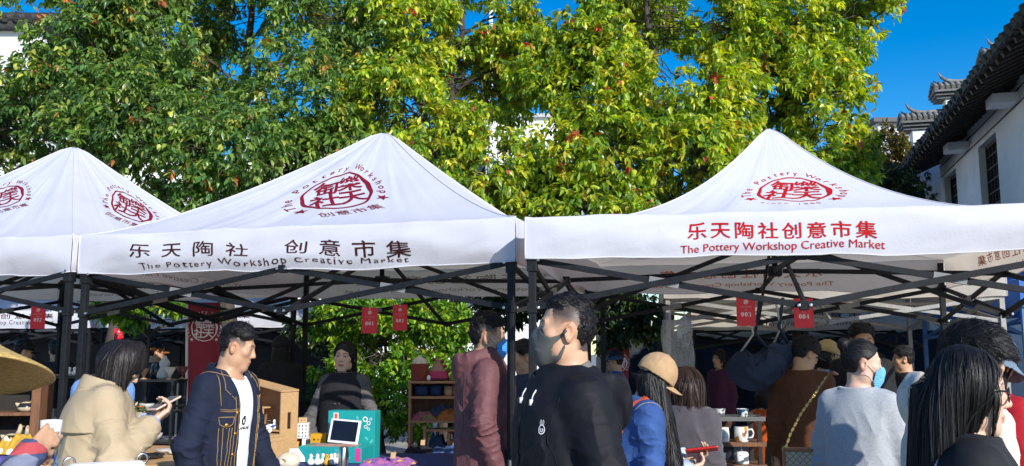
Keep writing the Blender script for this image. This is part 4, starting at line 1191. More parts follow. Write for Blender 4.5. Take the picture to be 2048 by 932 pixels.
heap('scarf', 'blue cotton scarf heaped at the foot of the wooden shelf', 893, 6.72, .762, .30, .26, .12, mat('cotton_blue', (.03, .07, .18), .9, .25, 20, .6, 60), 7)
heap('pouch', 'bright blue cloth at the right end of the textiles table', 942, 6.62, .762, .26, .2, .05, mat('cotton_skyblue', (.05, .24, .62), .85, .1, 20, .4, 80), 9, cat='cloth')
heap('cloth', 'white cloth spread in front of the black scarf', 862, 6.62, .762, .45, .14, .028, M_SIGNW, 11, cat='cloth')
heap('pouch', 'purple zipped pouch in front of the blue scarf', 930, 6.60, .79, .10, .07, .04, mat('felt_purple', (.36, .05, .30), .9), 13, cat='pouch')
heap('pouch', 'red felt pouch beside the purple one', 912, 6.60, .785, .08, .06, .04, mat('felt_red', (.50, .03, .03), .9), 15, cat='pouch')
for px, Y, z, lb in ((822, 6.62, .80, 'kraft price tag lying on the left of the black scarf'), (884, 6.60, .815, 'kraft price tag on the blue scarf'), (848, 6.70, .90, 'kraft price tag on top of the black scarf'), (790, 5.70, TZ + .05, 'kraft price tag on the pink patterned scarf')):
    p = PG(px, Y); b = MB(); b.box((0, 0, .022), (.032, .003, .045), rot=Matrix.Rotation(R(-40), 3, 'X'), bev=.001); b.tube([(0, .012, .04), (.01, .02, .05), (.02, .03, .03)], .0012, 4); tag(b.build('price_tag', M_BOXK, loc=(p.x, Y, z)), lb, 'price tag', 'kraft price tags')

# ------------------------------------------------------------------ wooden shelf with baskets
sp = PG(820, 7.2)
SX = sp.x; SH = empty('wooden_shelf', (SX + .31, 7.25, .762), 0, 'orange-brown wooden shelf with baskets on top, right of the bush', 'shelf')
w2 = .31
b = MB(); board(b, -w2, -w2 + .018, -.11, .11, 0, .575); b.build('side_panel', M_PINED, SH)
b = MB(); board(b, w2 - .018, w2, -.11, .11, 0, .575); b.build('side_panel', M_PINED, SH)
for z in (.575, .455, .268):
    b = MB(); board(b, -w2 - (.004 if z > .5 else -.018), w2 + (.004 if z > .5 else -.018), -.112, .11, z, z + .018); b.build('board', M_PINED, SH)
b = MB(); board(b, -w2 + .018, w2 - .018, .098, .106, .27, .575); b.build('back_panel', M_OLDWOOD, SH)
b = MB(); board(b, -.19, -.172, -.10, .1, 0, .25); board(b, .0, .018, -.10, .1, 0, .19); board(b, -.1718, .28, -.10, .1, .2, .216); board(b, .0185, .28, -.10, .1, .11, .125); board(b, .0185, .28, -.10, .1, .03, .045); b.build('lower_rack', M_PINED, SH)
def basket(label, x, y, z, prof, m, n=28, rib=0, extra=None, name='basket', cat='basket', parent=None):
    p = SH.matrix_basis @ Vector((x, y, z)); o = empty(name, p, 0, label, cat)
    b = MB(); b.lathe(prof, (0, 0, 0), n, close=False)
    if rib:
        for v in b.bm.verts:
            a = math.atan2(v.co.y, v.co.x); k_ = 1 + rib * math.cos(a * n / 2); v.co.x *= k_; v.co.y *= k_
    b.build('body', m, o)
    if extra: extra(o)
    return o
M_TERRA = mat('basket_terracotta', (.25, .045, .03), .85, .2, 60, .8, 90, stretch=(1, 1, 6)); M_LACE = mat('lace_white', (.68, .62, .52), .9, .3, 50, .8, 90)
def lace(o):
    b = MB(); b.lathe([(.062, .125), (.060, .150), (.046, .172), (.026, .186), (.010, .200), (.001, .203)], (0, 0, 0), 24, close=False)
    for v in b.bm.verts:
        a = math.atan2(v.co.y, v.co.x); v.co.x *= 1 + .07 * math.cos(a * 7); v.co.y *= 1 + .07 * math.cos(a * 7)
    b.build('lace_top', M_LACE, o)
basket('terracotta-red round basket with a white lace top on the wooden shelf', -.235, -.01, .594, [(.001, 0), (.066, 0), (.068, .01), (.070, .135), (.064, .137), (.062, .12)], M_TERRA, extra=lace)
def pompoms(o):
    b = MB()
    for x, z in ((.035, .155), (.060, .115), (-.03, .165), (.085, .075)): b.lathe([(.001, -.016), (.011, -.011), (.016, 0), (.011, .011), (.001, .016)], (x, -.03, z), 10, close=False)
    b.build('pompom', M_TERRA, o)
    b = MB(); b.lathe([(.090, .020), (.084, .050), (.068, .078), (.066, .078), (.080, .048), (.086, .020)], (0, 0, 0), 30, close=False); b.build('pink_band', mat('basket_pink', (.50, .05, .14), .85, .2, 60, .8, 90, stretch=(1, 1, 6)), o)
    b = MB(); b.lathe([(.001, 0), (.090, 0), (.0915, .004), (.0905, .020)], (0, 0, 0), 30, close=False); b.build('dark_band', mat('basket_plum', (.10, .012, .03), .85, .2, 60, .8, 90, stretch=(1, 1, 6)), o)
basket('conical woven basket banded plum, pink and beige on the wooden shelf', -.085, .0, .594, [(.068, .076), (.050, .110), (.030, .145), (.014, .165), (.010, .180), (.001, .182)], mat('basket_beige', (.40, .24, .18), .85, .2, 60, .8, 90, stretch=(1, 1, 6)), 30, extra=pompoms)
basket('small yellow-green cone basket beside the banded conical basket', .055, -.02, .594, [(.001, 0), (.046, 0), (.048, .02), (.030, .07), (.012, .10), (.001, .105)], mat('basket_olive', (.28, .24, .05), .85, .2, 60, .8, 90, stretch=(1, 1, 6)))
basket('white egg-shaped ornament in front of the terracotta basket', -.155, -.075, .594, [(.001, 0), (.012, .004), (.017, .018), (.014, .034), (.006, .044), (.001, .046)], M_CER, 14, name='egg_ornament', cat='ornament')
M_YB = mat('felt_blue', (.018, .045, .11), .9, .2, 30, .5, 90)
basket('dark blue felt bowl on the upper level of the wooden shelf, leftmost', -.22, .0, .474, [(.001, 0), (.048, 0), (.056, .03), (.058, .078), (.054, .078), (.050, .03), (.001, .008)], M_YB, name='felt_bowl', cat='bowl')
basket('dark blue felt bowl on the upper level of the wooden shelf, second from the left', -.10, .01, .474, [(.001, 0), (.044, 0), (.052, .03), (.050, .085), (.046, .085), (.048, .03), (.001, .008)], M_YB, name='felt_bowl', cat='bowl')
basket('light wood cup between the felt bowls and the pink ribbed pot', .0, -.03, .474, [(.001, 0), (.034, 0), (.036, .03), (.036, .078), (.032, .078), (.032, .01), (.001, .008)], mat('birch', (.42, .25, .14), .6, .4, 9, .3), name='wooden_cup', cat='cup')
basket('pink ribbed pot on the wooden shelf', .09, -.02, .474, [(.001, 0), (.050, 0), (.056, .01), (.058, .092), (.053, .092), (.052, .012), (.001, .008)], mat('pot_pink', (.55, .22, .16), .6), 48, rib=.02, name='ribbed_pot', cat='pot')
p = SH.matrix_basis @ Vector((0, 0, .286))
def sheap(name, label, x, y, z, w, d, h, m, seed):
    q = SH.matrix_basis @ Vector((x, y, z)); px = 1024 + FPX * q.x / q.y
    o = heap(name, label, px, q.y, q.z, w, d, h, m, seed, cat='textile'); o.location = q
sheap('folded_textile', 'mustard-orange folded knit on the middle level of the wooden shelf', .02, -.05, .287, .22, .12, .085, mat('knit_orange', (.42, .14, .03), .9, .2, 40, .8, 120, stretch=(1, 1, 5)), 21)
sheap('folded_textile', 'olive and pink folded knit at the left of the middle shelf level', -.19, -.05, .287, .20, .12, .062, patt('knit_mix', (.20, .16, .06), (.32, .08, .12), (.10, .10, .05), 30), 23)
sheap('folded_textile', 'grey folded cloth behind the orange knit', -.06, .03, .287, .26, .10, .11, mat('cotton_slate', (.06, .08, .12), .9, .2, 30, .4), 25)
sheap('folded_textile', 'heap of dark blue cloth in the lowest bay of the wooden shelf', -.08, -.02, .002, .17, .16, .17, M_YB, 27)

# ------------------------------------------------------------------ black rack with pottery (left of the denim-jacket man)
rp = PG(322, 7.2)
BR = empty('metal_rack', (rp.x, 7.2, .86), R(-8), 'small black metal rack with pottery on its top, left of the red banner', 'rack')
M_BLK = mat('metal_black', (.012, .012, .014), .4)
for sx in (-1, 1):
    b = MB(); b.bar((sx * .17, -.1, 0), (sx * .17, -.1, .50), .018); b.bar((sx * .17, .1, 0), (sx * .17, .1, .50), .018); b.bar((sx * .17, -.09, .30), (sx * .17, .09, .30), .016); b.build('side_frame', M_BLK, BR)
for z in (.02, .255, .50):
    b = MB(); b.box((0, 0, z), (.32 if z < .4 else .37, .21, .016)); b.build('shelf', M_BLK, BR)
def on_rack(name, label, x, y, z, prof, m, cat, n=24, extra=None, rot=None):
    o = empty(name, BR.matrix_basis @ Vector((x, y, z)), 0, label, cat); b = MB(); b.lathe(prof, (0, 0, 0), n, close=False); b.build('body', m, o)
    if extra: extra(o)
    return o
M_STONE = mat('stoneware_grey', (.45, .44, .42), .5, .1, 20)
on_rack('gourd_bottle', 'pale double-gourd bottle vase on the black rack', .02, .03, .509, [(.001, 0), (.050, 0), (.058, .02), (.052, .055), (.036, .085), (.034, .095), (.042, .115), (.040, .140), (.022, .162), (.014, .168), (.017, .176), (.010, .186), (.001, .188)], M_STONE, 'vase')
def hdl(o): 
    b = MB(); b.tube([(-.04, 0, .10), (-.075, 0, .095), (-.085, 0, .055), (-.05, 0, .03)], .007, 7); b.build('handle', M_CERB, o)
on_rack('jug', 'dark jug with a loop handle behind the gourd bottle', -.07, .06, .509, [(.001, 0), (.036, 0), (.046, .04), (.040, .09), (.030, .12), (.034, .135), (.030, .135), (.026, .12), (.001, .01)], M_CERB, 'jug', extra=hdl)
def bs(o):
    b = MB(); b.lathe([(.001, 0), (.026, 0), (.028, .006), (.008, .012), (.008, .02)], (0, 0, -.001), 18, close=False); b.build('foot', M_CLAY, o)
on_rack('coffee_dripper', 'terracotta cone cup standing at the left of the black rack', -.10, -.06, .510, [(.008, .018), (.014, .03), (.042, .085), (.039, .085), (.012, .032), (.001, .03)], M_CLAY, 'cup', extra=bs)
on_rack('coffee_dripper', 'cream cone cup standing at the right of the black rack', .12, -.06, .510, [(.008, .018), (.014, .03), (.048, .095), (.045, .095), (.012, .032), (.001, .03)], mat('ceramic_cream', (.62, .54, .42), .4), 'cup', extra=bs)
on_rack('coffee_dripper', 'dark red cone cup at the right rear of the black rack', .165, .05, .510, [(.008, .018), (.014, .03), (.052, .10), (.049, .10), (.012, .032), (.001, .03)], mat('glaze_red', (.14, .02, .02), .3), 'cup', extra=bs)
on_rack('teapot', 'dark round teapot on the lower level of the black rack', .07, -.02, .264, [(.001, 0), (.04, 0), (.062, .03), (.058, .06), (.03, .078), (.012, .082), (.012, .092), (.001, .095)], M_CERB, 'teapot')
on_rack('bowl', 'grey speckled bowl on the middle level of the black rack', -.08, -.03, .264, [(.001, 0), (.026, 0), (.050, .03), (.060, .055), (.056, .055), (.046, .032), (.001, .008)], M_STONE, 'bowl')
on_rack('bowl', 'pale bowl on the bottom level of the black rack', .0, -.04, .029, [(.001, 0), (.03, 0), (.056, .03), (.066, .06), (.062, .06), (.05, .032), (.001, .008)], M_STONE, 'bowl')
# dishes on the same table
for px, Y, r_, m, lb in ((305, 6.25, .12, M_CERB, 'flat black plate on the plain wooden table'), (340, 6.6, .07, M_STONE, 'small grey dish on the plain wooden table'), (362, 6.5, .06, M_CER, 'small white dish at the right end of the plain wooden table')):
    p = PG(px, Y); b = MB(); b.lathe([(.001, 0), (r_ * .55, 0), (r_ * .8, .008), (r_, .022), (r_ * .97, .024), (r_ * .78, .012), (.001, .006)], (0, 0, 0), 28, close=False); tag(b.build('plate', m, loc=(p.x, Y, .862)), lb, 'plate', 'dishes on the wooden table')
# orange flowers
p = PG(280, 7.0); fl = empty('flower_pot', (p.x, 7.0, .86), 0, 'bunch of orange and white flowers in a dark pot beside the black rack', 'flowers')
b = MB(); b.lathe([(.001, 0), (.04, 0), (.05, .08), (.046, .08), (.001, .02)], (0, 0, 0), 18, close=False); b.build('pot', M_CERB, fl)
rng = np.random.default_rng(9); n = 120; dd = norm(rng.normal(size=(n, 3)) * (1, 1, .5) + (0, 0, .9)); cc = np.array((0, 0, .09)) + dd * rng.uniform(.10, .30, (n, 1)) * (.6, .6, 1)
link('leaves', leaves_mesh('leaves', cc, dd, 4, rng, .05, .016, [(.08, .14, .04), (.20, .22, .07), (.5, .45, .35)], [.5, .3, .2], .1), M_LEAF, fl)
b = MB()
for i in range(14):
    q = cc[i * 7]; b.lathe([(.001, -.006), (.020, .004), (.024, .012), (.012, .010), (.001, .014)], tuple(q + np.array((0, -.03, .02))), 9, close=False)
b.build('blossom', mat('petal_orange', (.60, .16, .03), .6), fl)

# ------------------------------------------------------------------ left stall: crate shelf with clay birds, dotted cloth
table('market_table', 'table of stall 092 at the left edge, covered with cloths', -4.15, -3.05, 6.3, 7.15, .85, cloth=mat('cloth_violet', (.085, .08, .30), .85, .12, 6, .4, 160), cl_label='violet-blue cloth on the table at the left edge', legm=M_OLDWOOD, seed=5)
cr = PG(46, 6.9)
CR = empty('crate_shelf', (cr.x, 6.92, .866), R(6), 'rough wooden crate shelf holding clay birds, behind the straw hat', 'shelf')
b = MB(); board(b, .125, .19, -.12, .12, 0, .42); b.build('side_plank', M_OLDWOOD, CR)
b = MB(); board(b, -.26, -.21, -.12, .12, 0, .42); b.build('side_plank', M_OLDWOOD, CR)
CR.scale = (1, 1, 1.27)
for z in (.0, .19, .40):
    b = MB(); board(b, -.21, .125, -.118, .118, z + .001, z + .02); b.build('shelf', M_OLDWOOD, CR)
b = MB(); board(b, -.21, .125, .10, .112, .02, .40); b.build('back_panel', mat('crate_dark', (.02, .018, .016), .9), CR)
def clay_bird(label, x, z, s_, rz):
    o = empty('clay_bird', CR.matrix_basis @ Vector((x, -.04, z)), rz, label, 'figurine', 'clay birds'); o.scale = (s_ * 1.25,) * 3
    b = MB(); b.lathe([(.001, 0), (.03, .0), (.048, .016), (.050, .032), (.036, .050), (.018, .058), (.001, .060)], (0, 0, 0), 20, close=False, sq=.75); b.tube([(.028, 0, .045), (.040, 0, .075), (.044, 0, .10), (.040, 0, .112)], [.018, .013, .012, .004], 9); b.tube([(-.035, 0, .035), (-.06, 0, .052)], [.02, .004], 8); b.build('body', mat('clay_cream', (.50, .40, .27), .7, .3, 30), o)
    b = MB(); b.tube([(.050, 0, .100), (.066, 0, .098)], [.005, .001], 6); b.build('beak', M_CLAY, o)
    b = MB(); b.lathe([(.0515, .028), (.047, .040), (.036, .0515), (.0345, .0495), (.045, .038), (.049, .028)], (0, 0, 0), 20, close=False, sq=.76); b.build('wing_band', M_CERB, o)
clay_bird('clay bird with a dark wing band on the middle level of the crate shelf', .06, .212, 1.0, .4)
clay_bird('clay bird at the left of the crate shelf bottom', -.03, .022, 1.05, .2); clay_bird('clay bird at the right of the crate shelf bottom, facing out', .07, .022, 1.0, -.9)
def dots(name, c1, c2, sc):
    m = mat(name, c1, .8, .08, 20, .3, 200); N = m.node_tree.nodes; L = m.node_tree.links; p = N['Principled BSDF']; tc = N.new('ShaderNodeTexCoord')
    v = N.new('ShaderNodeTexVoronoi'); v.inputs['Scale'].default_value = sc; v.inputs['Randomness'].default_value = .6; L.new(tc.outputs['Object'], v.inputs['Vector'])
    c = N.new('ShaderNodeMath'); c.operation = 'LESS_THAN'; c.inputs[1].default_value = .32; L.new(v.outputs['Distance'], c.inputs[0]); mx = N.new('ShaderNodeMix'); mx.data_type = 'RGBA'; mx.inputs['A'].default_value = (*c1, 1); mx.inputs['B'].default_value = (*c2, 1); L.new(c.outputs[0], mx.inputs['Factor']); L.new(mx.outputs['Result'], p.inputs['Base Color']); return m
heap('cushion', 'mustard cloth with white dots heaped on the table at the left edge', 50, 6.55, .868, .30, .26, .12, dots('dotted_mustard', (.50, .30, .03), (.76, .74, .68), 13), 31, cat='cloth', group=None)
heap('cushion', 'white cloth with tan dots beside the mustard dotted one', 95, 6.62, .868, .15, .22, .10, dots('dotted_white', (.70, .66, .56), (.42, .28, .10), 16), 33, cat='cloth', group=None)
# dark rack with small white figures, far left
p = PG(152, 8.0); rk = empty('figure_rack', (p.x, 8.0, 0), 0, 'dark low rack carrying three white figures, between the double post and the trench coat', 'rack')
b = MB()
for z in (1.38, 1.0, .6): b.box((0, 0, z - .012), (.7, .3, .024))
b.build('shelf', M_BLK, rk)
b = MB()
for sx in (-1, 1):
    for sy in (-1, 1): b.bar((sx * .33, sy * .13, 0), (sx * .33, sy * .13, 1.355), .025)
b.build('post', M_BLK, rk)
f0 = None
for i, (dx, lb) in enumerate(((-.05, 'left of the three round white figures on the dark rack'), (0.0, 'middle of the three round white figures on the dark rack'), (.05, 'right of the three round white figures on the dark rack'))):
    b = MB(); b.lathe([(.001, 0), (.020, .002), (.024, .018), (.016, .034), (.012, .040), (.017, .052), (.014, .066), (.001, .072)], (0, 0, 0), 14, close=False); tag(b.build('round_figure', M_CER, loc=(p.x + dx, 7.9, 1.382)), lb, 'figurine', 'round white figures')

# ------------------------------------------------------------------ ceramics rack under the right tent
q0 = PG(1450, 5.25); CX = q0.x
KR = empty('ceramics_rack', (CX, 5.27, 0), 0, 'dark rack with plank shelves of painted cups and mugs under the right tent', 'rack')
b = MB()
for sx, sy in ((-1, -1), (1, -1), (1, 1), (-1, 1)): b.bar((sx * .165, sy * .09, 0), (sx * .165, sy * .09, 1.235), .022)
b.build('post', M_BLK, KR)
SHZ = [PT(1450, y, 5.25).z for y in (832, 882, 926, 970)]
for i, z in enumerate(SHZ):
    b = MB(); b.box((0, 0, z - .012), (.40, .21, .024), bev=.002); b.build('shelf', M_OLDWOOD if i else mat('shelf_grey', (.10, .10, .10), .5), KR)
def glaze(name, cols, sc, seed):
    m = mat(name, (.74, .73, .70), .2, .04); N = m.node_tree.nodes; L = m.node_tree.links; p = N['Principled BSDF']; tc = N.new('ShaderNodeTexCoord')
    mp = N.new('ShaderNodeMapping'); mp.inputs['Location'].default_value = (seed, seed * 2, 0); L.new(tc.outputs['Object'], mp.inputs[0])
    n = N.new('ShaderNodeTexNoise'); n.inputs['Scale'].default_value = sc; n.inputs['Detail'].default_value = 1; L.new(mp.outputs[0], n.inputs['Vector'])
    cr = N.new('ShaderNodeValToRGB'); cr.color_ramp.interpolation = 'CONSTANT'; e = cr.color_ramp.elements; e[0].position = 0; e[0].color = (*cols[0], 1); e[1].position = .40; e[1].color = (.74, .73, .70, 1)
    x = e.new(.60); x.color = (*cols[1], 1); x = e.new(.66); x.color = (*cols[2], 1); L.new(n.outputs['Fac'], cr.inputs[0]); L.new(cr.outputs[0], p.inputs['Base Color']); return m
G1 = glaze('glaze_fish', [(.10, .12, .14), (.50, .06, .04), (.20, .25, .20)], 22, 1); G2 = glaze('glaze_crab', [(.05, .12, .2), (.10, .14, .16), (.45, .40, .30)], 20, 5)
G3 = glaze('glaze_bird', [(.03, .16, .26), (.55, .22, .03), (.08, .10, .16)], 14, 9); G4 = glaze('glaze_blue', [(.04, .08, .35), (.35, .22, .08), (.05, .1, .4)], 26, 3)
def pot(label, px, si, prof, m, name='cup', handle=None, lid=None, sq=None):
    x = (px - 1024) / FPX * 5.18; o = empty(name, (x, 5.20, SHZ[si] + .0005), 0, label, 'cup' if name != 'mug' else 'mug', 'painted ceramics on the rack')
    b = MB(); b.lathe(prof, (0, 0, 0), 26, close=False)
    if sq:
        for v in b.bm.verts:
            a = math.atan2(v.co.y, v.co.x); k_ = (abs(math.cos(a)) ** 5 + abs(math.sin(a)) ** 5) ** (-1 / 5); v.co.x *= k_; v.co.y *= k_
    b.build('body', m, o)
    if handle: b = MB(); b.tube([(.040, 0, .068), (.062, 0, .070), (.072, 0, .048), (.062, 0, .026), (.040, 0, .022)], .0055, 8); b.build('handle', M_CER, o)
    if lid: b = MB(); b.tube([(0, 0, .072), (.002, 0, .085), (0, 0, .098)], [.004, .003, .004], 7); b.build('stem', M_CLAY, o)
    return o
bowlp = [(.001, 0), (.024, 0), (.026, .004), (.034, .042), (.0355, .044), (.033, .044), (.024, .008), (.001, .006)]
pot('small bowl with a faded print at the left of the top shelf', 1394, 0, bowlp, G2); pot('small white bowl painted with red fish on the top shelf', 1433, 0, bowlp, G1); pot('small white bowl painted in grey-green at the right of the top shelf', 1479, 0, bowlp, G2)
mugp = [(.001, 0), (.034, 0), (.038, .004), (.039, .086), (.0365, .087), (.036, .01), (.001, .008)]
pot('white cup at the left of the middle shelf, mostly behind the grey jacket', 1404, 1, mugp, M_CER, 'mug'); pot('barrel-shaped pale cup without a handle on the middle shelf', 1438, 1, [(.001, 0), (.030, 0), (.036, .01), (.0385, .04), (.035, .082), (.032, .083), (.034, .04), (.001, .008)], glaze('glaze_pale', [(.50, .50, .45), (.55, .40, .28), (.6, .55, .48)], 12, 4)); pot('white mug with a round handle painted with a bluebird and orange hill', 1475, 1, mugp, G3, 'mug', handle=True)
pot('tapered blue and brown painted cup on the lower shelf', 1433, 2, [(.001, 0), (.022, 0), (.024, .003), (.031, .064), (.0285, .065), (.022, .008), (.001, .006)], G4); pot('square white jar with red fish and a thin stem on the lower shelf', 1474, 2, [(.001, 0), (.032, 0), (.036, .006), (.036, .060), (.030, .070), (.001, .072)], G1, 'jar', lid=True, sq=True)
pot('white bowl on the lowest shelf, left', 1431, 3, [(.001, 0), (.028, 0), (.044, .05), (.042, .05), (.026, .008), (.001, .006)], M_CER); pot('white bowl on the lowest shelf, right', 1473, 3, [(.001, 0), (.028, 0), (.044, .05), (.042, .05), (.026, .008), (.001, .006)], M_CER)

# ------------------------------------------------------------------ hanging things
def plastic():
    m = bpy.data.materials.new('clear_plastic'); m.use_nodes = True; p = m.node_tree.nodes['Principled BSDF']; p.inputs['Base Color'].default_value = (.75, .76, .80, 1); p.inputs['Roughness'].default_value = .10
    p.inputs['Alpha'].default_value = .24; p.inputs['Specular IOR Level'].default_value = .8; return m
def later_hang():
    o = empty('plastic_bag', PT(1357, 740, 7.9), .1, 'clear plastic carrier bag hanging from the grey post under the right tent', 'bag')
    def sh(U, V, sg):
        env = np.clip(np.minimum(U, 1 - U) / .12, 0, 1) ** .5 * np.clip(V / .1, 0, 1) ** .5
        q = np.c_[np.ravel(U * 6), np.ravel(V * 7), np.full(U.size, sg * 3.)]
        y = sg * env * (.018 + .040 * np.sqrt(np.abs(vnoise(q))).reshape(U.shape) + .016 * vnoise(q * 3).reshape(U.shape))
        return np.stack([(U - .5) * .285 + .01 * np.sin(V * 7), y, V * .44], -1).reshape(-1, 3)
    U, V = np.meshgrid(np.linspace(0, 1, 26), np.linspace(0, 1, 36)); i, j = np.meshgrid(np.arange(35), np.arange(25), indexing='ij'); a = (i * 26 + j).ravel(); F = np.c_[a, a + 1, a + 27, a + 26]
    P = np.vstack([sh(U, V, 1), sh(U, V, -1)]); pm = plastic()
    link('bag_body', np_mesh('bag_body', P, np.vstack([F, F + 36 * 26]), smooth=True), pm, o)
    for sg in (1, -1):
        b = MB(); b.tube([(-.07, sg * .01, .43), (-.065, sg * .012, .52), (-.02, sg * .01, .59), (.02, sg * .01, .59), (.065, sg * .012, .52), (.07, sg * .01, .43)], .009, 7); b.build('handle', pm, o)
    md = mat('denim_dark_bag', (.010, .020, .048), .85, .45, 5, .5, 260); md2 = mat('denim_mid_bag', (.028, .055, .11), .85, .4, 5, .5, 260)
    for nm, lb, px, Y, cy_, wz, mm, sd, st in (('denim_bag', 'large slouchy dark denim bag hanging below sign 003', 1512, 6.35, 738, (.20, .10, .145), md, 3, (1490, 1520)), ('denim_bag', 'smaller mid-blue denim bag hanging right of the large one', 1562, 6.45, 712, (.10, .07, .10), md2, 6, (1550, 1566))):
        c = PT(px, cy_, Y); o = empty(nm, c, 0, lb, 'bag', 'hanging denim bags')
        def f(P, wz=wz, sd=sd):
            d = ell(P, (0, 0, 0), wz); d = sm(d, ell(P, (wz[0] * .35, 0, wz[2] * .35), (wz[0] * .6, wz[1] * .9, wz[2] * .65)), .05)
            d = smx(d, -ell(P, (0, 0, wz[2] * 1.1), (wz[0] * .75, wz[1] * .6, wz[2] * .45)), .02)
            return d + .040 * (np.sqrt(np.abs(vnoise(P * (9, 14, 6) + sd))) - .5) + .006 * vnoise(P * 30)
        field_obj('bag_body', f, np.array(wz) * -1.25 - .02, np.array(wz) * 1.35 + .02, .008, mm, o)
        for k, sx in enumerate(st):
            top = PT(sx, 596, Y - .2) - c; b = MB(); b.tube([(wz[0] * (-.55 if k == 0 else .6), 0, wz[2] * .75), tuple(top * .5 + Vector((.02 * (1 - 2 * k), 0, 0))), tuple(top)], .012 if k else .008, 6); b.build('strap', mm if k else M_STRING, o)
LATER.append(later_hang)

# ================================================================== figures: implicit surfaces
f32 = np.float32
def V3(*a): return np.array(a, f32)
def sm(a, b, k):
    h = np.clip(.5 + .5 * (b - a) / k, 0, 1)
    return b + (a - b) * h - k * h * (1 - h)
def smx(a, b, k): return -sm(-a, -b, k)
def cap_(P, a, b, ra, rb=None):
    rb = ra if rb is None else rb
    a, b = np.asarray(a, f32), np.asarray(b, f32); d = b - a
    t = np.clip((P - a) @ d / max(float(d @ d), 1e-9), 0, 1)
    return np.linalg.norm(P - a - t[:, None] * d, axis=1) - (ra + (rb - ra) * t)
def ell(P, c, r, M=None):
    q = P - np.asarray(c, f32)
    if M is not None: q = q @ M
    r = np.asarray(r, f32)
    k0 = np.linalg.norm(q / r, axis=1); k1 = np.linalg.norm(q / (r * r), axis=1)
    return k0 * (k0 - 1) / np.maximum(k1, 1e-6)
def sbox(P, c, r, rad=.01, M=None):
    q = P - np.asarray(c, f32)
    if M is not None: q = q @ M
    q = np.abs(q) - (np.asarray(r, f32) - rad)
    return np.linalg.norm(np.maximum(q, 0), axis=1) + np.minimum(q.max(1), 0) - rad
def rotm(ax, ang):
    return np.array(Matrix.Rotation(ang, 3, ax), f32)
def poly_sd(X, Y, pts):
    """signed distance to a 2-D polygon (negative inside)"""
    pts = np.asarray(pts, f32); n = len(pts)
    d = np.full(X.shape, 1e9, f32); ins = np.zeros(X.shape, bool)
    for i in range(n):
        a, b = pts[i], pts[(i + 1) % n]; e = b - a
        t = np.clip(((X - a[0]) * e[0] + (Y - a[1]) * e[1]) / max(float(e @ e), 1e-12), 0, 1)
        d = np.minimum(d, (X - a[0] - t * e[0]) ** 2 + (Y - a[1] - t * e[1]) ** 2)
        c = ((a[1] > Y) != (b[1] > Y)) & (X < (b[0] - a[0]) * (Y - a[1]) / (b[1] - a[1] + 1e-12) + a[0])
        ins ^= c
    return np.where(ins, -1, 1) * np.sqrt(d)

